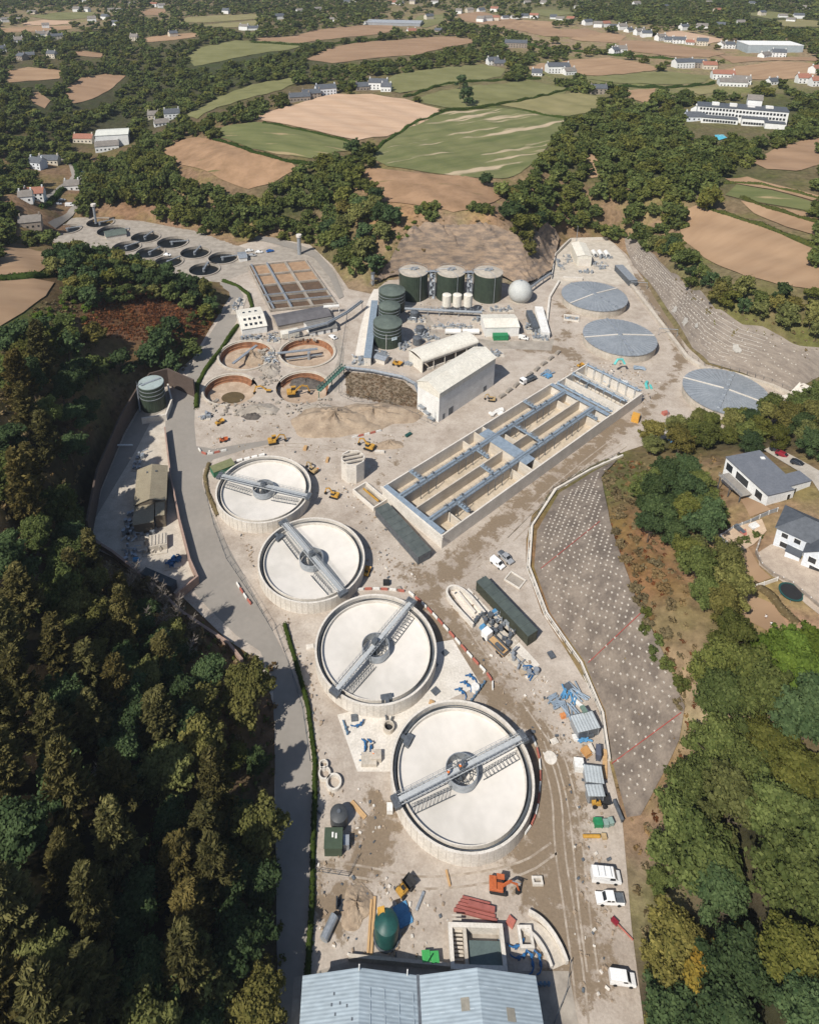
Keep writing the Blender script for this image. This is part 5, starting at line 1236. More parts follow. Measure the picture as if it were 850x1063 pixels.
# ------------------------------------------------------------------ digesters
def tankpx(cx, topcy, frontby, wpx, lab, grp, name='digester', conical=.6, body=None, top=None, bands=0, extra=True):
    f = G(cx, frontby); sc = (G(cx + wpx / 2, frontby) - G(cx - wpx / 2, frontby)).length / 2
    c = Vector((f.x, f.y + sc, 0)); c.x = c.x * (c.y / f.y); h = hof(c, topcy)
    t = thing(name, lab, 'tank', c, math.atan2(-c.y, -c.x) + math.pi / 2, grp)
    m = MB(); n = 44; vs = []
    for i in range(n * 2):
        a = math.pi * i / n; r = sc + (.07 if i % 2 else 0)
        vs += [(r * math.cos(a), r * math.sin(a), -.2), (r * math.cos(a), r * math.sin(a), h)]
    m.add(vs, [(2 * i, 2 * ((i + 1) % (2 * n)), 2 * ((i + 1) % (2 * n)) + 1, 2 * i + 1) for i in range(2 * n)]); m.build('shell', body or GREENT, t)
    m = MB(); m.lathe((0, 0, 0), [(sc + .15, h - .25), (sc + .15, h + .08), (sc * .6, h + conical * .6), (.3, h + conical), (.01, h + conical)], 44); m.build('roof', top or CONC, t)
    if bands:
        m = MB()
        for k in range(bands): m.ring((0, 0, 0), sc + .1, sc + .22, h * (.52 + .16 * k), h * (.52 + .16 * k) + .22, 44)
        m.build('band', GALV, t)
    if extra:
        m = MB(); m.ring((0, 0, 0), 1.0, 1.4, h + conical, h + conical + .7, 16); m.box((1.6, .5, h + conical + .5), (1, 1, 1)); m.box((-1.5, -.9, h + conical + .4), (.9, .9, .8)); m.tube([(-sc - .35, 0, 0), (-sc - .35, 0, h + .6), (-.8, 0, h + conical + .6)], .16, 6); m.tube([(sc * .5, -sc * .92, 0), (sc * .5, -sc * .92, h + .5), (.3, -.5, h + 1)], .13, 6); m.build('pipework', GALV, t)
        m = MB(); 
        for k in range(24):
            a = 2 * math.pi * k / 24; b = a + 2 * math.pi / 24; p = Vector((sc * math.cos(a), sc * math.sin(a), h + .1)); q = Vector((sc * math.cos(b), sc * math.sin(b), h + .1)); m.bar(p, p + Vector((0, 0, 1.1)), .06, .06); m.bar(p + Vector((0, 0, 1.1)), q + Vector((0, 0, 1.1)), .06, .06)
        m.build('railing', GALV, t)
    return t, c, sc, h
CROOF = mat('pale_roof', (.47,.42,.35), (.36,.32,.265), .5, .9)
dg = [tankpx(*a, 'tall dark green digester with pale roof, ' + b, 'tall green digesters', top=CROOF, conical=.9) for a, b in (((428.6,281,314,29.2), 'leftmost of the row of three'), ((466.5,281.5,314.5,29.2), 'middle of the row of three behind silos'), ((504.6,282,315.5,29.2), 'rightmost of the row, nearest the gas sphere'))]
for i in (0, 1):
    a, b = dg[i][1], dg[i + 1][1]; c = (a + b) / 2 + Vector((0, -1, 0)); h = dg[i][3]
    t = thing('stair_tower', ('grey steel stair tower between left and middle digesters', 'grey steel stair tower between middle and right digesters')[i], 'stair tower', c, 0, 'digester stair towers')
    m = MB()
    for sx in (-1.3, 1.3):
        for sy in (-2, 2): m.bar((sx, sy, 0), (sx, sy, h + 1.4), .16, .16)
    for k in range(6):
        z = h * (k + 1) / 6
        for s in (-2, 2): m.bar((-1.3, s, z), (1.3, s, z), .12, .12)
        for s in (-1.3, 1.3): m.bar((s, -2, z), (s, 2, z), .12, .12); m.bar((s, -2, z - h / 6), (s, 2, z), .08, .08)
    m.build('frame', GALV, t)
    m = MB()
    for k in range(6): z = h * (k + 1) / 6; m.box((0, 1.5, z), (2.5, 1, .08)); m.bar((-.6 if k % 2 else .6, -1.6, z - h / 6), (-.6 if k % 2 else .6, 1.2, z), 1.0, .1)
    m.box((0, 0, h + .2), (7, 1.2, .12)); m.build('steps', GALV, t)
gt = [tankpx(*a, 'squat dark green tank with conical lid, ' + b, 'squat green tanks', name='sludge_tank', top=GREEND, conical=1.6, bands=3, extra=False) for a, b in (((406.5,301,327,27.2), 'farthest of the three left of the digesters'), ((404,317,341,22), 'smallest of the three, in the middle'), ((402,334,363,29.6), 'nearest of the three, with a white sign'))]
t = gt[2][0]; sc = gt[2][2]; m = MB(); a = R(-62); m.box(((sc + .12) * math.cos(a), (sc + .12) * math.sin(a), gt[2][3] * .5), (2.6, .06, 1.5), a + math.pi / 2); m.build('sign', mat('sign_face', (.62,.72,.76), (.55,.66,.7), 1, .5), t)
m = MB(); m.tube([(-.5, -sc - .3, 0), (-.5, -sc - .3, gt[2][3] * .75)], .1, 6); m.build('pipe', WHITE, t)
for i, px in enumerate(((463.4,), (474.2,), (485.3,))):
    f = G(px[0], 328); r = (G(px[0] + 4.6, 325) - G(px[0] - 4.6, 325)).length / 2; c = f + Vector((0, r, 0)); h = hof(c, 305)
    t = thing('silo', ('cream silo on legs, left of the three before the digesters', 'cream silo on legs, middle of the three before the digesters', 'cream silo on legs, right of the three before the digesters')[i], 'silo', c, 0, 'cream silos')
    m = MB(); m.lathe((0, 0, 0), [(.4, h * .28), (r, h * .42), (r, h * .96), (r * .6, h), (.01, h)], 24, cap0=True); m.build('shell', CREAM, t, smooth=True)
    for k in range(4): a = math.pi / 4 + k * math.pi / 2; m = MB(); m.bar((r * .9 * math.cos(a), r * .9 * math.sin(a), 0), (r * .9 * math.cos(a), r * .9 * math.sin(a), h * .45), .25, .25); m.build('leg', GALV, t)
# gas sphere
c = G(540, 314); r = (G(552.2, 308) - G(527.8, 308)).length / 2; c.y += r * .4
t = thing('gas_holder', 'pale grey spherical gas holder right of the digesters', 'gas holder', c)
m = MB(); m.sphere((0, 0, r * .82), r, 36, 18, 1.0, -R(55)); m.build('membrane', mat('membrane', (.47,.48,.46), (.41,.42,.40), .3, .6), t, smooth=True)
m = MB(); m.ring((0, 0, 0), r * .5, r * .75, -.2, .5, 32); m.build('plinth', CONC, t); m = MB(); m.cyl((0, 0, 0), .4, r * 1.8, r * 1.9, 12); m.tube([(r * .8, r * .6, 0), (r * .8, r * .6, 5), (0, 0, r * 1.85)], .1, 6); m.build('vent', GALV, t)
# ------------------------------------------------------------------ long open-topped treatment tank
LH = 5.0
loc, rz, LL, LW = frame3((459.7,555.8), (634,431), (397,505), LH)
L2 = local(loc, rz, G(667,408,LH)).x
print('lane', loc, math.degrees(rz), LL, LW, L2)
t = thing('treatment_tank', 'long open concrete tank with four lanes and grey pipe walkways, middle of the site', 'tank', loc, rz)
WT = .45
LANEIN = mat('lane_concrete', (.57,.525,.455), (.47,.41,.335), .25, .9, bump=.15, stretch=(.4, .4, 2))
m = MB(); m.box2((0, 0, -.2), (LL, WT, LH)); m.box2((0, LW - WT, -.2), (LL, LW, LH)); m.box2((-.3, .003, -.2), (.25, LW - .003, LH + .002)); m.box2((LL - .25, .003, -.2), (LL + .25, LW - .003, LH + .002))
m.box2((-.75, -.5, LH - .9), (-.3, LW + .5, LH - .1)); m.build('outer_wall', CONCL, t)
m = MB(); m.box2((.2, WT - .1, .1), (LL - .2, LW - WT + .1, .3)); m.build('lane_floor', mat('lane_floor', (.54,.46,.36), (.43,.36,.27), .2, .9), t)
m = MB()
for v in (.25, .5, .735):
    m.box2((.24, LW * v - .22, 0), (LL * .485, LW * v + .22, LH - .3)); m.box2((LL * .535, LW * v - .22, 0), (LL - .26, LW * v + .22, LH - .3))
m.box2((LL * .485, WT + .002, 0), (LL * .485 + .4, LW - WT - .002, LH - .35)); m.box2((LL * .535, WT + .002, 0), (LL * .535 + .4, LW - WT - .002, LH - .35))
for (u, a, b) in ((.44, 0, .25), (.42, .735, 1), (.10, 0, .25), (.93, .5, .735), (.93, .0, .25), (.58, .5, .735)): m.box2((LL * u, LW * a + .3, 0), (LL * u + .3, LW * b - .3, LH - 1.2))
m.build('lane_wall', LANEIN, t)
BGREY = mat('blue_grey_pipe', (.33,.40,.47), (.25,.31,.37), .8, .45, .3)
for a_, b_ in (((LL * .485 + .001, LW * .12, LH + .05), (LL * .535 + .38, LW * .9, LH + .25)), ((-.28, .6, LH + .05), (1.5, LW - .4, LH + .2)), ((LL - 1.6, .6, LH + .05), (LL + .2, LW - .5, LH + .2))): m = MB(); m.box2(a_, b_); m.build('deck', BGREY, t)
for v, s in ((.25, 1), (.735, 1)):
    y = LW * v; m = MB(); m.box2((1.5, y - .75, LH - .25), (LL - 1.6, y + .75, LH - .05)); m.build('walkway', BGREY, t)
    m = MB(); m.tube([(1, y + .35, LH + .4), (LL - 1, y + .35, LH + .4)], .42, 8); m.build('air_main', BGREY, t, smooth=True)
    m = MB(); railing(m, (1.5, y - .72, LH), (LL - 1.6, y - .72, LH), 40, 1.1, .07); railing(m, (1.5, y + .9, LH), (LL - 1.6, y + .9, LH), 40, 1.1, .07); m.build('railing', GALV, t)
    m = MB()
    for u in (.1, .14, .18, .3, .34, .38, .43, .6, .64, .7, .78, .82, .86):
        for sg in (-1, 1): m.tube([(LL * u, y + .35, LH + .4), (LL * u, y + sg * 1.3, LH + .3), (LL * u, y + sg * 1.3, .6)], .14, 6)
        m.cyl((LL * u, y + .35, 0), .35, LH + .7, LH + 1.25, 8)
    m.build('drop_pipe', GALVD, t)
for u, a, b in ((.355, .26, .5), (.41, .5, .735), (.13, .735, 1.0), (.145, .04, .25), (.80, .735, 1.0), (.64, .26, .735), (.93, .05, .25)):
    m = MB(); x = LL * u; m.box2((x - .5, LW * a + .4, LH - .2), (x + .5, LW * b - .4, LH)); railing(m, (x - .5, LW * a + .4, LH), (x - .5, LW * b - .4, LH), 6); railing(m, (x + .5, LW * a + .4, LH), (x + .5, LW * b - .4, LH), 6)
    for k in range(4): m.box((x + .1, LW * (a + (b - a) * (k + 1) / 5), LH + .35), (.7, .7, .7))
    m.build('cross_walkway', BGREY, t)
# end chambers with three pipes
t = thing('outlet_chamber', 'pale concrete chambers with grey pipe racks at the far end of the long tank', 'tank', loc + Vector((math.cos(rz), math.sin(rz), 0)) * (LL + .3), rz)
E = max(12.0, L2 - LL)
m = MB(); m.box2((.003, 0, -.2), (E, .5, LH - .3)); m.box2((.003, LW - 1.5, -.2), (E, LW - 1, LH)); m.box2((E - .5, .5, -.2), (E, LW - 1.5, LH - .6))
for k in (1, 2): m.box2((E * k / 3, .51, 0), (E * k / 3 + .4, LW - 1.51, LH - .3))
m.build('wall', CONCL, t); m = MB(); m.box2((.1, .4, .1), (E - .1, LW - 1.2, .4)); m.build('chamber_floor', CONC, t)
for k in range(3):
    x = .8 + k * (E - 1.5) / 2; m = MB(); m.tube([(x, 1.2, LH + .5), (x, LW - 2, LH + .5)], .4, 8); m.box2((x + .6, 1, LH - .2), (x + 1.7, LW - 1.6, LH)); railing(m, (x + 1.7, 1, LH), (x + 1.7, LW - 1.6, LH), 14)
    for q in range(7): m.cyl((x, 2.5 + q * (LW - 5) / 6, 0), .4, LH + .7, LH + 1.4, 8); m.tube([(x, 2.5 + q * (LW - 5) / 6, LH + .5), (x - 1, 2.5 + q * (LW - 5) / 6, LH + .3), (x - 1, 2.5 + q * (LW - 5) / 6, .5)], .15, 6)
    m.build('pipe_rack', BGREY, t)
p = G(636,388); m = MB(); m.tube([(0, 0, 1.5), (1.6, 1.2, 3.2), (3.6, 1.6, 3.0), (4.6, .8, 1.2)], .5, 8); o = m.build('hose', mat('aqua_hose', (.12,.50,.47), (.1,.42,.40), 1, .5), loc=p + Vector((0, 0, 3))); tag(o, 'fat turquoise hose arching over the end chambers of the long tank', 'hose')
p = G(671,404); m = MB(); m.tube([(0, 0, .5), (.4, 2.4, .8), (1.6, 4.4, .5)], .6, 8); m.tube([(1.8, 0, .5), (2, 2, .5)], .5, 8); tag(m.build('hose', MATS['aqua_hose'], loc=p), 'turquoise pipe pieces on the ground at the corner of the end chambers', 'hose')
# octagonal concrete tower and open box culvert
c = G(366.5, 497); h = hof(c, 478) 
t = thing('chamber_tower', 'eight-sided pale concrete tower with open beams on top', 'tower', c + Vector((0, 1.5, 0)), .3)
r = (G(379, 490) - G(354, 490)).length / 2
m = MB(); m.lathe((0, 0, 0), [(r, -.2), (r, h), (r - .4, h), (r - .4, .6)], 8); m.build('wall', CONCL, t); m = MB(); m.lathe((0, 0, 0), [(r - .4, h - 1.2), (.01, h - 1.2)], 8); m.build('tower_floor', CONC, t)
m = MB(); 
for k in (-1, 0, 1): m.bar((-r * .9, k * r * .45, h + .1), (r * .9, k * r * .45, h + .1), .5, .35)
m.build('beam', CONC, t)
def openbox(A, B, C, h, label, name='chamber', th=.4, inner=None, base=0.0):
    loc, rz, L, w = frame3(A, B, C, h); loc.z = base
    t = thing(name, label, 'chamber', loc, rz)
    m = MB(); m.box2((0, 0, -.2), (L, th, h)); m.box2((0, w - th, -.2), (L, w, h)); m.box2((.003, th, -.2), (th, w - th, h - .004)); m.box2((L - th, th, -.2), (L - .003, w - th, h - .004)); m.build('wall', CONCL, t)
    m = MB(); m.box2((th, th, .02), (L - th, w - th, .12)); m.build('chamber_floor', inner or CONCD, t)
    return t, L, w
t, L, w = openbox((366,508), (388,527), (378,498), 1.6, 'shallow open concrete pit holding a yellow beam, beside the eight-sided tower')
m = MB(); m.bar((L * .2, w * .5, 1.7), (L * .9, w * .5, 1.7), .5, .4); m.build('beam', YEL, t)
# ------------------------------------------------------------------ settling beds of the old works
loc, rz, L, w = frame3((281,322), (349,315.5), (258,276), .8)
w2 = w
t = thing('settling_beds', 'old grid of sludge beds with brown crust, left of the hillside road', 'settling beds', loc, rz)
A_, B_, C_, D_ = [local(loc, rz, G(*q, .8)) for q in ((281,322), (349,315.5), (317,270), (258,276))]
def bil(u, v): return (A_ * (1 - u) + B_ * u) * (1 - v) + (D_ * (1 - u) + C_ * u) * v
DRYS = mat('dry_sludge', (.36,.24,.15), (.28,.18,.11), .4, .95, bump=.4); WETS = mat('wet_sludge', (.13,.085,.055), (.10,.065,.042), .3, .6, stops=(.45, .6))
us = [0, .16, .2, .5, .54, 1]; cols = [(.0, .3), (.34, .62), (.66, 1.0)]; rows = [(0, .12), (.15, .27), (.30, .50), (.53, .74), (.77, 1.0)]
m = MB(); d_ = MB()
for i, (u0, u1) in enumerate(cols):
    for j, (v0, v1) in enumerate(rows):
        q = [bil(u0, v0), bil(u1, v0), bil(u1, v1), bil(u0, v1)]; (m if j < 3 else d_).add([(p.x, p.y, .35 + .003 * j) for p in q], [(0, 1, 2, 3)])
m.build('wet_bed', WETS, t); d_.build('dry_bed', DRYS, t)
m = MB()
for v in (0, .135, .285, .515, .755, 1.0): m.bar(bil(-.01, v), bil(1.01, v), .7, 1.0 + .004 * v)
for u in (0, .32, .64, 1.0): m.bar(bil(u, -.01) + Vector((0, 0, .01)), bil(u, 1.01) + Vector((0, 0, .01)), .8 if u not in (.32, .64) else 1.3, 1.05)
m.build('bed_wall', CONCD, t)
m = MB()
for v in (.135, .285): m.bar(bil(0, v) + Vector((0, 0, .8)), bil(1, v) + Vector((0, 0, .8)), .5, .4); railing(m, bil(0, v), bil(1, v), 20, 1.2)
for u in (.32, .05): m.bar(bil(u, 0) + Vector((0, 0, .8)), bil(u, 1) + Vector((0, 0, .8)), .9, .4); railing(m, bil(u, 0), bil(u, 1), 20, 1.2)
m.build('walkway', GALV, t)
def gshed(A, B, C, topy, rise, label, wallm, roofm, name='shed', axis='x', over=.3, cat='shed', z=0.0, doors=()):
    loc, rz, L, w = frame3(A, B, C, z); loc.z = z
    h = max(2.2, hof(G(*A), topy))
    t = thing(name, label, cat, loc, rz)
    m = MB(); m.gable_walls(0, L, 0, w, -.3, h, h + rise, axis); m.build('wall', wallm, t)
    m = MB(); m.gable(0, L, 0, w, h, h + rise, over, .15, axis); m.build('roof', roofm, t)
    for x, wd in doors:
        m = MB(); m.box2((L * x, -.06, .0), (L * x + wd, .02, min(2.4, h - .3))); m.build('door', GALVD, t)
    return t, L, w, h
gshed((289,342.5), (344,332), (287,331), 338.5, 1.2, 'long dark flat-gabled shed below the sludge beds', CONCD, mat('dark_sheet', (.135,.13,.135), (.10,.095,.10), .3, .8))
gshed((322,349.5), (350,344), (320,338), 346, 1.6, 'white-walled shed with grey slate roof near the white car', WHITE, mat('grey_slate', (.21,.20,.185), (.155,.148,.137), .5, .9), doors=((.2, 1), (.5, 1), (.75, 1)))
t, L, w, h = gshed((252,349), (277.5,345), (246,329), 342, 1.3, 'cream shed with rows of dark skylights by the road hairpin', WHITE, CREAM)
m = MB()
for k in range(4):
    for s in (.14, .36): y = w * s; zz = h + 1.3 * (s / .5) + .17; m.box((L * (.2 + .2 * k), y, zz), (L * .11, w * .1, .05), 0, Matrix.Rotation(math.atan2(1.3, w / 2), 3, 'X'))
m.build('skylight', GLASS, t)
m = MB()
for k in range(3): m.box((L * (.25 + .25 * k), w * .75, h + .85), (L * .1, w * .1, .06), 0, Matrix.Rotation(-math.atan2(1.3, w / 2), 3, 'X'))
m.build('skylight', GLASS, t)
container((293,347.5), (311,344), (293,343), 2.7, CREAM, 'cream container above the old brown tanks')
gshed((249,272), (257,271), (247,266), 269, .6, 'small white flat hut at the corner of the sludge beds', WHITE, GALV)
gshed((254,241.5), (272,239), (251,236.5), 238, .8, 'white bungalow hut at the foot of the valley wood', WHITE, mat('pale_sheet_roof', (.55,.60,.64), (.48,.53,.57), .5, .6), cat='hut')
gshed((111,249.5), (132,246), (107,244), 246, .9, 'green-roofed hut standing between the old dark tanks', CONCL, GREEND, cat='hut')
# masts
for px, h, lab in (((311,264), 11, 'grey lattice-clad mast tower at the top of the sludge beds'), ((100,232), 12, 'grey slender mast beside the old dark tanks')):
    p = G(*px); t = thing('mast', lab, 'mast', p); m = MB(); m.cyl((0, 0, 0), 1.1 if px[0] > 200 else .8, 0, h, 10); m.build('column', GALV, t); m = MB(); m.cyl((0, 0, 0), 1.6, h - .2, h + 1.2, 10); m.build('head', CONCL, t)
for px, h, lab in (((598,250), 9, 'thin white mast behind the cream portal shed'), ((690,446), 8, 'thin leaning lamp mast in front of the hidden covered tank'), ((420,556), 0, '')):
    if h: p = G(*px); m = MB(); m.tube([(0, 0, 0), (0, 0, h)], [.2, .1], 8); m.box((0, .5, h), (.3, 1.2, .15)); tag(m.build('lamp_mast', GALV, loc=p), lab, 'mast')
# pipe bridges
def pipebridge(px, z, label, m_, w=1.4, legs=5, name='pipe_bridge', truss=False):
    pl = [G(*q, z) for q in px]; o = pl[0].copy(); o.z = 0; t = thing(name, label, 'pipe bridge', o); m = MB()
    for i in range(len(pl) - 1):
        a, b = pl[i] - o, pl[i + 1] - o; d = (b - a).normalized(); n = Vector((-d.y, d.x, 0))
        if truss:
            for s in (-1, 1): lattice(m, a + n * s * w / 2, b + n * s * w / 2, 1.5, 0, max(2, int((b - a).length / 1.6)), .16)
            m.bar(a, b, w, .1)
        else:
            for s in (-.3, .3): m.tube([a + n * s * w, b + n * s * w], .28, 8)
            m.bar(a - Vector((0, 0, .4)), b - Vector((0, 0, .4)), w, .15); railing(m, a + n * w * .55, b + n * w * .55, max(3, int((b - a).length / 2)))
    m.build('span', m_, t)
    for i in range(legs):
        k = i / max(1, legs - 1) * (len(pl) - 1); j = min(int(k), len(pl) - 2); p = pl[j].lerp(pl[j + 1], k - j) - o
        m = MB(); m.bar((p.x, p.y, 0), (p.x, p.y, p.z - .4), .3, .3); m.build('leg', m_, t)
    return t
pipebridge([(331,406),(357,381)], 3.5, 'green steel lattice footbridge over the last old brown tank', mat('green_steel', (.08,.18,.14), (.06,.14,.11), 1, .5), 1.6, 3, truss=True)
pipebridge([(357,381),(385,384),(418,391),(431,398),(436,410)], 1.8, 'grey pipe bridge along the scrub patch to the tall white shed', GALV, 1.2, 6)
pipebridge([(300,345),(340,335),(360,324),(376,312)], 5, 'grey conveyor bridge running up from the dark shed to the green tanks', GALV, 1.6, 4)
pipebridge([(336,318),(352,317)], 4, 'short white pipe bridge at the corner of the sludge beds', WHITE, 1.6, 3)
pipebridge([(420,320),(440,321),(460,322),(500,324)], 3.2, 'grey pipe bridge in front of the digesters', GALV, 1.4, 6)
pipebridge([(548,300),(560,291),(572,283)], 3, 'grey pipe run from the gas sphere to the head yard', GALV, 1.0, 4)
# building with pale yard left of the green tanks
loc, rz, L, w = frame3((378,371), (386,312), (392,312), 4.0)
t = thing('gallery', 'long blue-grey roofed gallery running up the left of the squat green tanks', 'building', loc, rz)
m = MB(); m.box2((0, 0, -.2), (L, w, 3.9)); m.build('wall', CONCL, t); m = MB(); m.box2((-.2, -.2, 3.9), (L + .2, w + .2, 4.1)); m.build('roof', BGREY, t)
slab([(368,372),(374,340),(382,312),(388,300),(396,300),(392,312),(384,345),(380,372)], CONCL, .026)
p = G(387,297); t = thing('flue', 'short grey chimney stack behind the squat green tanks', 'chimney', p); m = MB(); m.cyl((0, 0, 0), .9, 0, 7, 14); m.build('stack', GALV, t); m = MB(); m.cyl((0, 0, 0), 1.1, 7, 7.6, 14); m.build('cap', GALVD, t)
gshed((388,376), (399,379), (392,370.5), 372.5, .5, 'small pale kiosk below the nearest squat green tank', CONCL, GALV, cat='kiosk')
# equipment between digesters and sheds: skids of tanks and pipes
def skid(px, n, size, label, m_=None, seed=1, rz=0.0, h=2.2):
    rng = random.Random(seed); c = G(*px); t = thing('pipe_skid', label, 'pipework', c, rz); m = MB(); m.box((0, 0, .12), (size[0], size[1], .24)); m.build('base', CONC, t)
    m = MB(); m.tube([(-.45 * size[0], 0, .6), (.45 * size[0], .1, .6)], .15, 6); m.tube([(0, -.45 * size[1], .55), (.1, .45 * size[1], .55)], .15, 6)
    for i in range(n):
        x = rng.uniform(-.45, .45) * size[0]; y = rng.uniform(-.45, .45) * size[1]; k = rng.random()
        if k < .35: m.cyl((x, y, 0), rng.uniform(.3, .7), .25, rng.uniform(.8, h), 10)
        elif k < .7: m.tube([(x, y, .25), (x, y, rng.uniform(.8, h)), (x + rng.uniform(-2, 2), y + rng.uniform(-1.5, 1.5), rng.uniform(.8, h))], rng.uniform(.12, .25), 6)
        else: m.box((x, y, .25 + .5), (rng.uniform(.6, 1.4), rng.uniform(.5, 1.2), rng.uniform(.6, 1.4)), rng.uniform(0, 3))
    m.build('pipework', m_ or GALV, t); return t
for px, n, sz, lab, sd in (((432,333), 16, (9, 5), 'grey pipe and pump cluster just right of the middle squat tank', 1), ((437,347), 18, (8, 7), 'grey pipe and pump cluster left of the barrel shed', 2), ((470,340), 22, (20, 4), 'long row of grey pumps under the cream silos', 3),
     ((520,322), 16, (12, 5), 'grey pipe cluster between digesters and gas sphere', 4), ((553,343), 14, (7, 7), 'grey pipe cluster at the foot of the white hut', 5), ((447,400 - 40), 10, (5, 3), 'small grey pipe cluster behind the barrel shed corner', 6),
     ((608,283), 14, (9, 4), 'small pipe cluster in front of the cream portal shed', 7), ((624,277), 16, (9, 9), 'grey pipe cluster below the white drum filters', 8), ((582,276), 14, (4, 14), 'grey pipe run along the left wall of the head yard', 9),
     ((374,375), 18, (7, 8), 'grey pipework at the lower end of the long gallery', 10), ((424,378), 8, (5, 3), 'grey machinery at the left end of the barrel shed', 11), ((512,368), 12, (9, 5), 'pipe ring and fittings behind the tall white shed', 12),
     ((262,352), 14, (10, 4), 'old pipework above the rubble-filled brown tank', 13), ((285,352), 14, (6, 8), 'old pipework between cream container and skylight shed', 14), ((281,372), 14, (5, 9), 'rusty pipework between the old brown tanks', 15), ((248,318), 16, (5, 16), 'old pipework down the left side of the sludge beds', 16), ((445,352), 16, (10, 4), 'grey valve row along the yard left of the white vessels', 18), ((500,333), 14, (10, 5), 'grey fittings between silos and process building', 19), ((455,322), 14, (14, 2), 'pipework at the foot of the left digester', 20), ((487,324), 14, (14, 2), 'pipework at the foot of the right digester', 21), ((560,352), 12, (7, 4), 'pipework at the open end of the white pitched hut', 22), ((420,360), 14, (6, 7), 'grey frames right of the nearest squat tank', 23), ((397,368), 10, (6, 3), 'fittings at the base of the nearest squat tank', 24), ((628,268), 12, (8, 4), 'pipework behind the white drum filters', 25), ((590,270), 10, (5, 9), 'steel frames left of the cream portal shed', 26), ((640,402), 14, (9, 5), 'pale pipes and blocks beyond the end chambers', 27), ((604,404), 12, (7, 5), 'loose steelwork at the far corner of the long tank', 28), ((214,433), 10, (4, 4), 'pale tank and fittings at the corner of the puddled tank', 17)):
    skid(px, n, sz, lab, seed=sd)
for i, px in enumerate(((430,330), (436,346), (433,357))):
    c = G(*px); m = MB(); m.lathe((0, 0, 0), [(2, 0), (2, 3.4), (1, 4), (.01, 4)], 20); tag(m.build('small_tank', TEAL if i == 9 else GALVD, loc=c, smooth=True), ('dark small vertical tank beside the farthest squat tank', 'dark small vertical tank beside the smallest squat tank', 'dark small vertical tank next to the nearest squat tank')[i], 'tank')
for i, (a, b) in enumerate((((462,344), (478,344)), ((480,344), (497,344)))):
    p, q = G(*a, 1.6), G(*b, 1.6); o = (p + q) / 2; m = MB(); m.tube([p - o, q - o], 1.3, 14); t = thing('pressure_vessel', ('white horizontal vessel left of the pair in front of the cream silos', 'white horizontal vessel right of the pair in front of the cream silos')[i], 'vessel', o); m.build('shell', WHITE, t, smooth=True)
    m = MB(); m.box((-1.5, 0, -1.1), (.5, 2, 1)); m.box((1.5, 0, -1.1), (.5, 2, 1)); m.build('cradle', CONC, t)
t, L, w = openbox((585,331), (601,333), (587,326), .8, 'shallow square pit of stored pipes between two covered tanks')
m = MB(); rng = random.Random(4)
for k in range(12): x = rng.uniform(.8, L - .8); y = rng.uniform(.8, w - .8); m.tube([(x, y, .4), (x + rng.uniform(-1.5, 1.5), y + rng.uniform(-1, 1), .5)], .25, 6)
m.build('stored_pipe', BGREY, t)
# ------------------------------------------------------------------ left compound
wallrun([(203,412),(176,400),(158,405),(146,419),(128,450),(104,508),(94,562)], 8.0, .6, WALLBR, 'tall dark brown retaining wall curving round the left compound', 'retaining_wall')
wallrun([(94,562),(118,577),(152,604),(190,640),(238,672),(252,690)], 1.8, .7, BRICKP, 'low pinkish retaining wall under the left hillside wood', 'retaining_wall')
wallrun([(172,450),(178,500),(187,545),(198,588),(206,606),(183,625)], 3.0, .5, BRICKP, 'pinkish block wall along the road side of the compound', 'block_wall')
wallrun([(175,404),(179,420),(173,436),(148,440)], 2.6, .6, CONCL, 'pale parapet wall round the base of the roadside green tank', 'parapet_wall')
tk, c, sc, h = tankpx(161, 397, 429, 25, 'dark green banded tank with flat grey lid beside the access road', None, name='storage_tank', conical=.3, bands=3, extra=False, top=mat('lid_sheet', (.34,.40,.39), (.28,.33,.32), .5, .5))
m = MB(); m.tube([(-sc - .5, -.6, 0), (-sc - .5, -.6, h), (-sc + 1, 0, h + .8)], .2, 6); railing(m, (-sc - .6, -1.5, h), (-sc - .6, 1, h), 4); m.bar((-sc - .6, -1.8, 0), (-sc - .6, -1.8, h), .5, .12); m.build('ladder', GALV, tk)
m = MB(); m.bar((-sc * .8, -sc * .3, h + .42), (sc * .8, sc * .3, h + .42), .8, .2); m.build('lid_beam', GALV, tk)
# pump house
zr = 7.0; A0 = G(140,524,5.4); A1 = G(172,519,5.4); B0 = G(140,489,5.4)
loc, rz, L, w = frame3((140,524), (172,519), (140,489), 5.4)
t = thing('pump_house', 'olive-beige pitched roof pump house in the left compound', 'building', loc, rz)
m = MB(); m.gable_walls(0, L, 0, w, -.2, 5.4, 6.9, 'y'); m.build('wall', mat('olive_wall', (.17,.14,.105), (.14,.115,.085), .4, .8), t)
m = MB(); m.gable(0, L, 0, w, 5.4, 6.9, .3, .15, 'y'); m.build('roof', BROWNR, t)
m = MB(); m.box2((.1, -7.2, -.2), (L * .62, -.02, 4.2)); m.box2((L * .68, -5.5, -.2), (L - .1, -.02, 4.6)); m.build('lower_wing', MATS['olive_wall'], t)
m = MB(); m.bar((L * .31, -7.4, 4.3), (L * .31, -.35, 4.9), L * .66, .15); m.bar((L * .83, -5.7, 4.75), (L * .83, -.35, 5.3), L * .3, .15); m.build('wing_roof', BROWNR, t)
m = MB()
for k in range(2): m.box((L * (.35 + .3 * k), w * .8, 6.6), (.5, .5, .6))
m.build('vent', GALVD, t)
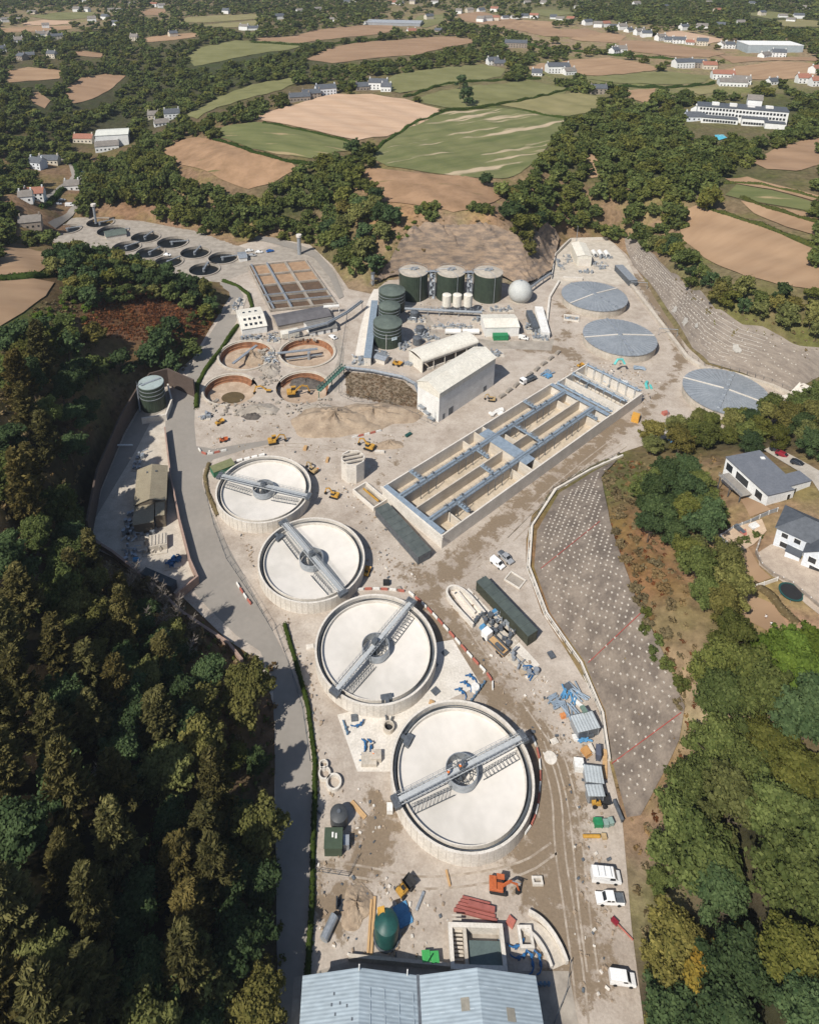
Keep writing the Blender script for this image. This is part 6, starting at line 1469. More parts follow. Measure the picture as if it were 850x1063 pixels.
for px, n, sz, lab, sd, r_ in (((147,552), 30, (9, 7), 'grey pipework packed below the pump house', 31, .2), ((162,568), 14, (7, 6), 'beige tank blocks and fittings in the compound yard', 32, .2), ((139,575), 12, (5, 5), 'pipe fittings at the shaded left end of the dark compound roof', 33, .1), ((180,585), 10, (5, 4), 'blue valve group by the compound road wall', 34, .3), ((145,480), 16, (3, 9), 'pipe rack climbing behind the pump house', 35, 0), ((134,545), 12, (3, 9), 'pipework along the left wall of the pump house', 36, .1)):
    skid(px, n, sz, lab, BLUE if sd == 34 else (GALV if sd != 32 else CONC), sd, r_)
m = MB(); m.box((0, 0, 1.1), (5.2, 4.6, 2.2)); 
for k in range(5): m.box((-2 + k, 0, 2.3), (.5, 4, .3))
tag(m.build('chamber_block', CONC, loc=G(165,566), rz=.25), 'square beige concrete block in the compound yard', 'chamber')
container((146,595), (178,609), (150,588), 2.8, GALVD, 'black flat-roofed unit in shade at the compound tip', 'plant unit', 'plant_unit', roofm=mat('dark_roof', (.06,.07,.075), (.04,.046,.05), .5, .6))
m = MB(); m.bar(G(121,462,1.2) - G(121,462), G(138,462,1.2) - G(121,462), .5, .4); tag(m.build('barrier_arm', WHITE, loc=G(121,462)), 'white bar spanning the shaded lane in the left compound', 'barrier')
p = G(142,584); m = MB(); m.tube([(-.8, 0, 1), (.8, 0, 1)], .8, 12); m.box((0, 0, .25), (1.8, 1.2, .5)); tag(m.build('blue_drum', LBLUE, loc=p), 'bright blue drum at the left tip of the compound', 'drum')
# ------------------------------------------------------------------ blue-roofed twin gable shed at the bottom
za = G(373,1005,9.6); print('roof', za, G(434,1019.5,7.4), G(316.5,1009.6,7.2), G(496,1016,9.6), G(557,1034,7.2))
RB = mat('blue_grey_roof', (.31,.37,.41), (.275,.33,.37), .2, .6, .0, stretch=(.3, 1, 1), wave=(1, .5, .22))
yb = za.y; xl = G(316.5,1009.6,7.4).x; x1 = za.x; xv = G(434,1019.5,7.4).x; x2 = G(496,1016,9.4).x; xr = G(557,1034,7.2).x
t = thing('twin_gable_shed', 'large shed with two blue-grey ribbed gable roofs at the bottom edge', 'shed', (0, 0, 0))
y0 = yb - 46
pr = [(xl, 7.2), (x1, 9.6), (xv, 7.2), (x2, 9.6), (xr, 7.2)]
m = MB(); n = len(pr)
vs = [(x, yb - .4, z) for x, z in pr] + [(xl, yb - .4, -.3), (xr, yb - .4, -.3)]; vs += [(x, y0, z) for x, y, z in vs]
m.add(vs, [(0, 1, 2, 3, 4, 6, 5), (7 + 5, 7 + 6, 7 + 4, 7 + 3, 7 + 2, 7 + 1, 7), (4, 11, 13, 6), (0, 5, 12, 7)]); m.build('wall', mat('blue_wall', (.20,.25,.29), (.17,.21,.25), .3, .6), t)
for i in range(4):
    a, b = pr[i], pr[i + 1]; sgn = 1 if b[1] > a[1] else -1
    e0 = .35 if i == 0 else (.12 if i == 2 else 0); e1 = .35 if i == 3 else (.12 if i == 1 else 0)
    p0 = (a[0] - e0, a[1] - e0 * .3); p1 = (b[0] + e1, b[1] - e1 * .3)
    vs = [(p0[0], y0, p0[1]), (p1[0], y0, p1[1]), (p1[0], yb, p1[1]), (p0[0], yb, p0[1])]; vs += [(x, y, z + .18) for x, y, z in vs]
    m = MB(); m.add(vs, [(3, 2, 1, 0), (4, 5, 6, 7), (0, 1, 5, 4), (1, 2, 6, 5), (2, 3, 7, 6), (3, 0, 4, 7)]); rf = m.build('roof', RB, t)
    m = MB(); rg = random.Random(i)
    if i in (1, 2, 3):
        for j in range(4):
            for k in range(9 if i == 1 else 5):
                u = .12 + j * .24; y = yb - 2.2 - k * (1.55 if i == 1 else 2.6); x = a[0] + (b[0] - a[0]) * u; z = a[1] + (b[1] - a[1]) * u + .2
                m.box((x, y, z), (.95, .12 if i != 1 else .1, .03), 0, Matrix.Rotation(-math.atan2(b[1] - a[1], b[0] - a[0]), 3, 'Y'))
                if i == 1: m.box((x + .6, y - .75, z), (.08, 1.2, .03), 0, Matrix.Rotation(-math.atan2(b[1] - a[1], b[0] - a[0]), 3, 'Y'))
        m.build('seam', mat('pale_seam', (.42,.48,.52), (.38,.44,.48), 1, .6), rf)
    if i == 0:
        for k in range(16): u = rg.uniform(.2, .95); x = a[0] + (b[0] - a[0]) * u; m.box((x, yb - rg.uniform(2, 10), a[1] + (b[1] - a[1]) * u + .22), (.25, .35, .1))
        m.build('vent', GALVD, rf)
    if i in (2, 3):
        m = MB()
        for k, yy in enumerate((4.2, 8.8)): u = .75 if i == 2 else .5; m.box((a[0] + (b[0] - a[0]) * u, yb - yy - (1 if i == 3 else 0), a[1] + (b[1] - a[1]) * u + .2), (1.4, 1.6, .04), 0, Matrix.Rotation(-math.atan2(b[1] - a[1], b[0] - a[0]), 3, 'Y'))
        m.build('roof_light', mat('old_rooflight', (.27,.25,.21), (.2,.19,.16), 1, .7), rf)
for x, z in ((x1, 9.8), (xv - 1.8, 8.2)): m = MB(); m.tube([(x, yb - .3, z), (x, yb - .3, z + 1.6)], .12, 6); m.build('finial', WHITE, t)
m = MB(); m.box2((xv - .25, y0, 7.25), (xv + .25, yb + .1, 7.45)); m.build('gutter', GALVD, t)
wallrun([(362,996),(448,1004),(478,1007)], 1.4, .5, CONC, 'concrete parapet in the shadow of the blue-roofed shed', 'parapet_wall')
slab([(330,1008),(362,998),(470,1008),(590,1008),(600,1063),(600,1100),(300,1100),(305,1015)], CONCD, .02)
# chamber right above it
t, L, w = openbox((468,1006), (527,1008), (469,957), 2.2, 'open concrete chamber with green cover and stair slot north of the blue-roofed shed', th=.7)
m = MB(); m.box2((3.4, .71, 1.2), (L - .71, w * .66, 1.5)); m.build('cover', mat('grp_cover', (.10,.135,.13), (.085,.115,.11), .5, .6), t)
m = MB(); m.box2((2.6, .71, 0), (3.2, w - .71, 2.19)); 
for k in range(12): m.box2((.72, w * .3 + k * .5, .2 + k * .15), (2.5, w * .3 + k * .5 + .3, .3 + k * .15))
m.build('stair', CONC, t)
m = MB()
for k in range(3): m.box2((L * .3 + k * 2.6, w + .1, 0), (L * .3 + k * 2.6 + 2.2, w + .5, .9 - .004 * k))
m.build('edge_block', CONC, t)
def barrier_seg(a, b, red):
    pass
t, L, w = openbox((540,984), (555,984), (540,960), 1.2, 'small open concrete pit left of the curved flume', th=.5)
m = MB(); pl = [Vector(G(*q)) for q in ((546,958),(557,964),(567,976),(575,990),(580,1004))]; pl = smooth_poly([Vector((p.x, p.y)) for p in pl], closed=False, it=2); o = Vector((pl[0].x, pl[0].y, 0))
fl = thing('flume', 'curved concrete flume right of the chamber by the blue-roofed shed', 'channel', o)
for s in (-1, 1):
    q = []; m = MB()
    for i, p in enumerate(pl): d = (pl[min(i + 1, len(pl) - 1)] - pl[max(i - 1, 0)]).normalized(); q.append(Vector((p.x - d.y * s * 1.5 - o.x, p.y + d.x * s * 1.5 - o.y, .5)))
    for i in range(len(q) - 1): m.bar(q[i], q[i + 1], .5, 1.3)
    m.build('wall', CONCL, fl)
t = fl
m = MB(); m.add([(p.x - o.x + e, p.y - o.y + e * .3, .15) for p in pl for e in (-1.2, 1.2)], [(2 * i, 2 * i + 1, 2 * i + 3, 2 * i + 2) for i in range(len(pl) - 1)]); m.build('channel_bed', CONC, t)
# ------------------------------------------------------------------ blue pump groups
def pumps(px, k, rz, label, seed, sp=2.3):
    c = G(*px); t = thing('pump_set', label, 'pumps', c, rz)
    for i in range(k):
        m = MB(); y = i * sp; m.tube([(-1.1, y, .6), (0, y, .65), (.8, y + .2, .65), (1.3, y + .8, .6)], .17, 8); m.cyl((.4, y, 0), .26, .2, 1.1, 10); m.box((-.5, y, .4), (.5, .5, .6)); m.tube([(-1.1, y, .6), (-1.7, y + .4, .5), (-1.8, y + .9, .1)], .13, 6); m.build('pump', BLUE, t)
    m = MB(); m.tube([(-3.2, -1.0, .5), (-3.2, k * sp, .5)], .17, 8); 
    for i in range(k * 2): m.cyl((-3.2, -.8 + i * sp / 2, 0), .26, .2, .95, 10)
    m.build('manifold', mat('blue_grey_valve', (.08,.17,.28), (.10,.15,.2), 2, .45), t)
    return t
pumps((489,704), 3, R(-40 + 180), 'row of three blue pumps with manifold on the white slab', 1)
pumps((385,775), 2, R(90), 'pair of blue pumps beside the hi-vis worker on the white slab', 2, 1.3)
pumps((541,995), 2, R(10), 'blue pump group beside the small open pit', 3, 1.5)
pumps((373,754), 1, R(20), 'single blue valve group on the white slab, left end', 4)
pumps((560,998), 2, R(90), 'blue pump group at the end of the curved flume', 5, 1.4)
for px, sz, lab in (((448.5,690), 2.2, 'dark square hatch at the left corner of the pump slab'), ((452,718), 1.7, 'grey square hatch on the white slab below the pumps'), ((368,745.5), 1.6, 'dark square hatch near the big clarifier wall'), ((462,678), 1.4, 'small dark opening at the top of the pump slab')):
    m = MB(); m.box((0, 0, .15), (sz, sz, .3)); m.box((0, 0, .31), (sz * .85, sz * .85, .06)); tag(m.build('hatch', GALVD, loc=G(*px), rz=.7 if px[0] > 440 else .1), lab, 'hatch')
c = G(403.5,757); t = thing('sump', 'round concrete sump ring with dark hole on the white slab', 'sump', c); m = MB(); m.ring((0, 0, 0), 1.0, 1.25, 0, 1.3, 24); m.build('ring', CONC, t); m = MB(); m.lathe((0, 0, 0), [(1.0, .25), (.01, .25)], 20); m.build('hole', BLACK, t); m = MB(); m.tube([(-.4, 1.2, .8), (-.7, 3, .7)], .2, 6); m.tube([(.4, 1.2, .8), (.9, 2.4, .7)], .2, 6); m.build('pipe', GALVD, t)
m = MB(); m.box((0, 0, .5), (3.4, 2.6, 1.0)); m.box((1.6, .6, .7), (2.2, 2.0, 1.4)); m.tube([(0, 1.2, .8), (0, 3, .8), (1, 3.4, .8)], .2, 6); tag(m.build('valve_box', CONC, loc=G(383,790)), 'beige concrete valve box at the foot of the white slab', 'chamber')
for i, (px, r, lab) in enumerate((((336,796), 1.0, 'smallest loose concrete manhole ring by the road hedge'), ((337,805), 1.35, 'middle-sized loose concrete manhole ring by the road hedge'), ((346.5,814), 1.7, 'largest loose concrete manhole ring by the road hedge'), ((328,578), .9, ''), ((558,913), 1.1, ''))):
    if lab: m = MB(); m.ring((0, 0, 0), r * .75, r, 0, 1.0, 24); tag(m.build('manhole_ring', CONCL, loc=G(*px)), lab, 'manhole ring', 'loose manhole rings')
m = MB(); m.cyl((0, 0, 0), 1.4, 0, .3, 20); tag(m.build('concrete_disc', CONCL, loc=G(571,787)), 'flat round concrete slab beside the big clarifier on the right', 'slab')
# ------------------------------------------------------------------ items at the bottom yard
p = G(352,853); t = thing('water_tank', 'dark grey round tank with domed top above the green shed', 'tank', p); m = MB(); m.lathe((0, 0, 0), [(1.8, 0), (1.8, 2.8), (1.0, 3.3), (.01, 3.4)], 24); m.build('shell', mat('tank_grey', (.07,.075,.08), (.05,.055,.06), 1, .5), t, smooth=True); m = MB(); m.cyl((0, 0, 0), .4, 3.35, 3.6, 10); m.build('lid', GALVD, t)
loc, rz, L, w = frame3((337,889), (355,889), (340,868)); 
t = thing('generator_hut', 'dark green metal hut with two white vents near the road', 'hut', loc, rz); m = MB(); m.box2((0, 0, 0), (L, w, 2.6)); m.build('body', mat('hut_green', (.06,.085,.055), (.05,.07,.045), 1, .6), t); m = MB(); m.box2((-.1, -.1, 2.6), (L + .1, w + .1, 2.75)); m.build('roof', MATS['hut_green'], t); m = MB(); m.box((L * .45, w * .65, 2.8), (.35, .9, .1)); m.box((L * .65, w * .6, 2.8), (.35, .9, .1)); m.build('vent', WHITE, t); m = MB(); m.box((L + .8, w * .55, .9), (1.2, 1.8, 1.8)); m.build('side_unit', GALV, t)
p = G(401,972); t = thing('resin_silo', 'teal green upright tank with yellow patch, in front of the shed shadow', 'silo', p); m = MB(); m.lathe((0, 0, 0), [(2.1, 0), (2.3, 3.4), (2.1, 4.6), (1.2, 5.3), (.01, 5.5)], 28); m.build('shell', TEAL, t, smooth=True); m = MB(); m.box((-.9, 1.1, 5.0), (1.3, 1.8, .3), .1, Matrix.Rotation(R(-18), 3, 'Y')); m.build('hatch', YEL, t); m = MB(); m.ring((0, 0, 0), 2.2, 2.45, .0, .4, 24); m.build('base', GALVD, t)
m = MB(); m.box((0, 0, .12), (2.6, 3.4, .24)); m.box((.2, .1, .28), (2.4, 3.2, .08)); tag(m.build('sheet_stack', LBLUE, loc=G(418,950), rz=.4), 'stack of blue sheets beside the teal silo', 'sheets')
for i, px in enumerate(((442,997), (451,998))):
    t = thing('wheelie_bin', ('green wheeled bin, left of a pair in the shed shadow', 'green wheeled bin, right of a pair in the shed shadow')[i], 'bin', G(*px), .05, 'green wheeled bins'); m = MB(); m.box((0, 0, .7), (1.3, 1.5, 1.3)); m.build('body', GRN, t); m = MB(); m.box((0, 0, 1.4), (1.45, 1.65, .12)); m.build('lid', mat('bin_green', (.06,.36,.10), (.05,.3,.08), 1, .5), t)
m = MB()
for k in range(5): m.box((0, k * .55 - 1.0, .25 + .003 * k), (8 - k * .7, .42, .5))
m.box((1, .3, .75), (5, .9, .4)); tag(m.build('steel_beams', mat('red_oxide', (.33,.11,.09), (.26,.085,.07), 1, .7), loc=G(493.5,944), rz=R(-12)), 'bundle of red oxide steel beams by the open chamber', 'beams')
m = MB(); m.box((0, 0, .2), (9, .5, .4)); m.box((0, .6, .22), (8, .4, .3)); tag(m.build('timber_stack', TIMBER, loc=G(387,963), rz=R(85)), 'long timber lengths left of the teal silo', 'timber')
m = MB(); m.box((0, 0, .15), (4.2, .9, .3)); tag(m.build('plank_stack', TIMBER, loc=G(372,841), rz=R(-45)), 'pale timber planks beside the wet patch left of the big clarifier', 'timber')
t, L, w = openbox((553,918), (564,918), (553,909), .7, 'small square concrete frame between excavator and van track', th=.35)
m = MB(); m.tube([(0, 0, .8), (3.6, 1.4, .8)], .8, 12); tag(m.build('steel_drum', GALV, loc=G(336,978), rz=.7), 'grey cylinder lying at the road hedge near the shed', 'drum')
m = MB(); m.box((0, 0, .6), (1.2, 1.6, 1.2)); tag(m.build('cabinet', WHITE, loc=G(404.5,841)), 'small white cabinet at the big clarifier wall by the bridge end', 'cabinet')
m = MB(); m.cyl((0, 0, 0), 1.0, 0, 1.2, 14); tag(m.build('bulk_bag', WHITE, loc=G(493,716)), 'white bag standing off the corner of the pump slab', 'bag')
m = MB(); m.box((0, 0, .1), (2.6, 1.8, .2)); m.box((-1.5, .1, .7), (.3, 1.5, 1.2)); tag(m.build('tarp_heap', mat('dark_tarp', (.03,.035,.045), (.02,.024,.03), 1, .6), loc=G(358,940)), 'dark crumpled tarpaulin beside the small sand heap', 'tarpaulin')
# ------------------------------------------------------------------ row of stores along the right track
def sheetstack(px, sx, sy, h, m_, label, rz=0.0, name='sheet_stack', cat='sheets'):
    rg = random.Random(int(px[0] * 7 + px[1])); m = MB()
    for k in range(3): m.box((rg.uniform(-.1, .1), rg.uniform(-.1, .1), h * (k + .5) / 3), (sx * rg.uniform(.9, 1), sy * rg.uniform(.9, 1), h / 3 - .01), rg.uniform(-.05, .05))
    return tag(m.build(name, m_, loc=G(*px), rz=rz), label, cat)
def pipepile(px, n, L, r, m_, label, rz, seed):
    rg = random.Random(seed); m = MB()
    for k in range(n): y = rg.uniform(-1.5, 1.5); x = rg.uniform(-.8, .8); z = r + rg.uniform(0, 1) * r * 2; a = rg.uniform(-.5, .5); m.tube([(x - L / 2 * math.cos(a), y - L / 2 * math.sin(a), z), (x + L / 2 * math.cos(a), y + L / 2 * math.sin(a), z)], r, 8)
    return tag(m.build('pipe_pile', m_, loc=G(*px), rz=rz), label, 'pipes')
pipepile((576,729), 22, 2.2, .2, BGREY, 'jumbled pile of grey-blue pipe fittings at the top of the stores row', .6, 1)
pipepile((591,722), 10, 3.5, .18, LBLUE, 'bundle of light blue pipes right of the fittings pile', 1.3, 2)
pipepile((598,720), 9, 4.5, .2, BGREY, 'bundle of grey pipes next to the kerb wall', -1.0, 3)
pipepile((592,739), 10, 3.5, .2, BGREY, 'grey pipe bundle left of the open-topped store', 1.8, 4)
pipepile((549,568 + 130), 10, 2.0, .2, BLUE, 'blue fittings heap at the foot of the pinned slope kerb', .5, 5)
pipepile((698,458), 8, 3, .22, LBLUE, 'blue pipe lengths on the white slab before the hidden covered tank', .3, 6)
pipepile((706,464), 6, 3, .22, LBLUE, 'second row of blue pipe lengths nearer the trees', .9, 7)
pipepile((663,382), 8, 4, .25, BGREY, 'grey and blue pipe rack in front of the middle covered tank', -.3, 8)
pipepile((567,382 + 6), 14, 5, .25, BGREY, 'grey pipes stacked beside the concrete block line', .9, 9)
pipepile((570,392), 5, 2.5, .3, LBLUE, 'bright blue pipe lengths by the block line', .5, 10)
pipepile((604,764), 16, 2.4, .2, LBLUE, 'blue and white fittings strewn below the open-topped store', .2, 11)
sheetstack((589,714.5), 1.7, 1.7, .8, GALVD, 'dark square crate at the head of the stores row', .5, 'crate', 'crate')
sheetstack((602,733), 1.0, 4.2, .4, WHITE, 'white plank lengths above the open-topped store', .7)
sheetstack((608.5,782), 1.9, 1.9, .9, mat('orange_ply', (.50,.27,.10), (.42,.22,.08), 1, .7), 'orange plywood sheets above the white crate', .5)
sheetstack((613.5,779), 1.0, 2.0, .9, CONCL, 'white bags beside the orange plywood', .2, 'bag_stack', 'bags')
sheetstack((597,767), 1.1, 1.4, .6, WHITE, 'white wrapped pallet left of the strewn fittings', .1, 'pallet', 'pallet')
sheetstack((611.5,764), 1.3, 1.3, 1.0, GALVD, 'dark crate among the strewn blue fittings', .2, 'crate', 'crate')
sheetstack((584,744), 1.3, 1.0, .7, mat('orange_mesh', (.62,.25,.09), (.5,.2,.07), 2, .8), 'orange mesh heap beside the grey pipe bundle', .3)
m = MB()
m.bar(G(627.5,778,.15) - G(627.5,793), G(627.5,808,.15) - G(627.5,793), 1.0, .3); tag(m.build('timber_walkway', TIMBER, loc=G(627.5,793)), 'long orange timber boarding along the slope foot', 'timber')
CABR = mat('cabin_roof', (.43,.47,.49), (.35,.385,.40), .4, .5, wave=(0, .7, .4))
def cabin(A, B, C, h, label, wallm=None):
    loc, rz, L, w = frame3(A, B, C, h); t = thing('site_store', label, 'store', loc, rz, 'grey-roofed site stores')
    m = MB(); m.box2((0, 0, 0), (L, w, h)); m.build('body', wallm or GALV, t); m = MB(); m.box2((-.15, -.15, h), (L + .15, w + .15, h + .14)); m.build('roof', CABR, t); m = MB(); m.box2((.3, -.06, .1), (L * .45, .02, h - .2)); m.box2((L * .5, -.06, .1), (L - .3, .02, h - .2)); m.build('door', GALVD, t)
    m = MB(); m.box2((-.25, w + .15, h - .2), (L + .25, w + .3, h + .2)); m.build('trim', GALVD, t); return t
t = cabin((600,760), (622,755), (597,743), 2.6, 'largest grey-roofed store, with a crate on its roof')
sheetstack((604,745), 1.2, 1.6, .6, mat('green_crate', (.16,.24,.19), (.12,.18,.15), 1, .7), '', .3).location.z = 2.75
COL.objects[-1]['label'] = 'small grey-green crate lying on the largest store roof'; COL.objects[-1]['category'] = 'crate'
cabin((608.5,811), (626,813), (608,795), 2.6, 'grey-roofed store in the middle of the row beside the timber boarding')
cabin((611,826), (627,826), (611,815.5), 2.6, 'smaller pale-roofed store just above the dumper')
container((597,796), (606.5,797), (597,786), 2.0, WHITE, 'white square box with green base left of the middle store', 'crate', 'white_crate')
container((618.5,772), (623,773), (618,783), 2.2, mat('navy_steel', (.10,.11,.15), (.08,.09,.12), 1, .6), 'narrow dark blue-grey container above the middle store')
container((617.5,856), (626,856), (617.5,848.5), 1.3, GRN, 'bright green skip in the stores row', 'skip', 'skip')
for i, px in enumerate((((627,856), (632,856), (627,850)), ((633,855), (637.5,854), (632,848.5)))): container(*px, 1.2, mat('grey_green', (.24,.33,.29), (.2,.28,.25), 1, .6), ('grey-green skip just right of the green skip', 'grey-green skip at the right end against the slope')[i], 'skip', 'skip')
container((636,830), (645,851), (638,829), 1.0, GALVD, 'dark slanted panel stack at the slope foot', 'panels', 'panel_stack')
t = thing('road_plate_lifter', 'yellow steel pipe section lying across the stores row end', 'pipe', G(615,869)); m = MB(); m.tube([(-2, 0, .35), (1.4, 0, .35)], .35, 10); m.build('tube', YEL, t); m = MB(); m.box((2.2, -.1, .4), (1.0, .9, .6)); m.build('coupling', mat('tan_metal', (.45,.33,.18), (.35,.25,.13), 1, .6), t)
# precast channel, gantry bits and truck next to the dark green unit
pl = [G(*q) for q in ((491,652),(463,622),(464,613),(473,611),(486,619),(503,640))]
t = thing('open_channel', 'U-ended open concrete channel beside the dark green unit', 'channel', pl[0]); m = MB()
q = smooth_poly([Vector((p.x, p.y)) for p in pl], closed=False, it=2); 
for i in range(len(q) - 1): m.bar((q[i].x - pl[0].x, q[i].y - pl[0].y, .7), (q[i + 1].x - pl[0].x, q[i + 1].y - pl[0].y, .7), .5, 1.7 + .003 * (i % 3))
m.build('wall', CONCL, t); m = MB(); a, b = G(475,616), G(493,638); m.bar((a - pl[0]) + Vector((0, 0, .5)), (b - pl[0]) + Vector((0, 0, .5)), .4, 1.1); m.build('divider', CONCL, t)
slab([(468,614),(478,612),(505,641),(492,650)], mat('channel_pale', (.66,.60,.52), (.58,.52,.45), .4, .9), .03)
slab([(486,610),(560,690),(548,702),(500,655),(478,625)], CONCL, .024)
for px, n, sz, lab, sd in (((514,655), 26, (5, 12), 'rack of dark pipework between channel and dark green unit', 51), ((523,648), 12, (3, 8), 'grey valves along the wall of the dark green unit', 52), ((541,690), 10, (3, 9), 'pipe fittings at the end of the channel slab', 53)): skid(px, n, sz, lab, GALVD if sd == 51 else GALV, sd, R(40), 1.8)
sheetstack((503,655), 1.4, 3.0, 1.0, LBLUE, 'blue tarpaulin at the channel end', .6); sheetstack((513.5,637.5), 1.2, 1.4, 1.2, LBLUE, 'small blue crate against the dark green unit', .6, 'crate', 'crate')
sheetstack((543,699), 1.6, 1.4, .8, mat('beige_crate', (.42,.34,.25), (.35,.28,.2), 1, .8), 'beige crate at the lower end of the channel slab', .2, 'crate', 'crate')
sheetstack((572,680.5), 1.5, 1.8, .5, GALVD, 'dark pallet standing alone near the pinned slope kerb', .4, 'pallet', 'pallet')
t, L, w = openbox((523,601), (539,611), (533,594), .5, 'low concrete pit above the dark green unit, near the kerb', th=.3)
# concrete block line
for i in range(9):
    a = G(521 + i * 7.2, 412 - i * 5.6); m = MB(); m.box((0, 0, .5), (3.4, 1.2, 1.0)); m.box((0, .1, 1.1), (2.2, .8, .3)); o = m.build('concrete_block', CONCD, loc=a, rz=R(47) + (i % 3 - 1) * .1); tag(o, 'rough concrete block in the line beside the far lorry', 'block', 'line of rough concrete blocks')
# red and white barrier run
def barriers(px, label, group, step=2.1):
    pl = [G(*q) for q in px]; s = [Vector((p.x, p.y)) for p in smooth_poly([Vector((p.x, p.y)) for p in pl], closed=False, it=2)]
    acc = 0; pts = resample(s, .3, closed=False); last = None; k = 0
    for i in range(0, len(pts) - 7, 7):
        a, b = pts[i], pts[i + 6]; d = ang(a, b); mid = (a + b) / 2
        key = 'red' if k % 2 else 'white'; k += 1
        if key not in BAR:
            m = MB(); m.box((0, 0, .3), (1.95, .34, .6)); m.box((0, 0, .7), (1.8, .16, .25)); BAR[key] = m.build('road_barrier', REDB if key == 'red' else WHITE); o = BAR[key]
        else: o = BAR[key].copy(); COL.objects.link(o)
        o.location = (mid.x, mid.y, 0); o.rotation_euler = (0, 0, d); tag(o, key + ' plastic barrier in the ' + label, 'barrier', group)
BAR = {}
barriers([(353,618),(372,612),(400,612),(424,615)], 'run between the two middle clarifiers', 'barriers between clarifiers')
barriers([(424,615),(440,628),(465,655),(490,684),(508,702),(513,713),(508,722)], 'run along the pump slab', 'barriers beside the pump slab')
barriers([(552,765),(560,785),(561,815),(556,850),(544,868),(536,876)], 'curved run right of the big clarifier', 'barriers round the big clarifier')
barriers([(206,466),(212,473),(226,470),(243,466)], 'run at the road junction', 'barriers at the road junction')
barriers([(365,455),(382,451),(402,446)], 'run by the excavator near the octagonal tower', 'barriers by the excavator')
barriers([(246,606),(254,619),(264,632)], 'run at the road edge below the second clarifier', 'barriers at the road edge')
barriers([(536,958 + 60),(548,1030)], 'short run at the flume end', 'barriers by the flume')
# fences
def fence(px, label, h=1.9, step=3.0, m_=None):
    pl = resample([Vector((p.x, p.y)) for p in (G(*q) for q in px)], step, closed=False); o = Vector((pl[0].x, pl[0].y, 0)); t = thing('mesh_fence', label, 'fence', o)
    m = MB()
    for p in pl: m.bar((p.x - o.x, p.y - o.y, 0), (p.x - o.x, p.y - o.y, h), .09, .09)
    m.build('post', m_ or GALVD, t); m = MB()
    for i in range(len(pl) - 1):
        for z in (.2, h - .05): m.bar((pl[i].x - o.x, pl[i].y - o.y, z), (pl[i + 1].x - o.x, pl[i + 1].y - o.y, z), .05, .05)
    m.build('rail', m_ or GALVD, t)
fence([(212,505),(222,545),(235,580),(262,620),(283,655)], 'grey mesh fence along the site side of the road bend')
fence([(286,652),(300,690),(314,735),(322,790)], 'grey mesh fence along the straight road by the big clarifier')
fence([(330,905),(362,910),(372,890)], 'low fence panels near the green hut', 1.1, 2)
fence([(352,408),(352,384),(360,330)], 'dark fence up the left side of the scrub patch'); fence([(354,411),(368,417),(400,419),(420,428),(452,442)], 'dark fence below the scrub patch')
fence([(642,472),(612,486),(574,507),(550,546),(547,590),(565,638),(601,690),(623,742),(630,788)], 'railing on the kerb wall of the lower pinned slope', 1.2, 3)
fence([(655,293),(690,340),(712,370),(730,381),(766,388),(800,399),(822,409)], 'railing on the channel wall below the upper pinned slope', 2.6, 3)
fence([(575,1063),(588,1030),(592,1000)], 'low mesh fence right of the flume', 1.2, 2)
# hedge and verge along the road
hedge(None, 1.5, 1.3, 'clipped green hedge between the straight road and the bottom yard', nper=30, s=.25, world=[G(*q) for q in ((296,650),(308,690),(320,735),(327,790),(327,830),(325,880),(324,940),(320,1000),(318,1050))])
hedge(None, 2.0, 2.2, 'clipped green hedge along the road beside the old brown tanks', nper=30, s=.25, world=[G(*q) for q in ((204,424),(205,400),(213,385),(226,368),(240,348),(247,338))])
hedge(None, 1.8, 2.2, 'clipped green hedge round the hairpin beside the sludge beds', nper=30, s=.25, world=[G(*q) for q in ((257,330),(262,318),(258,306),(247,297),(232,292))])
hedge(None, 1.0, 1.6, 'thin dry hedge at the site edge of the road junction', 'scrub', nper=24, s=.25, world=[G(*q) for q in ((217,482),(213,495),(216,512),(226,535))])
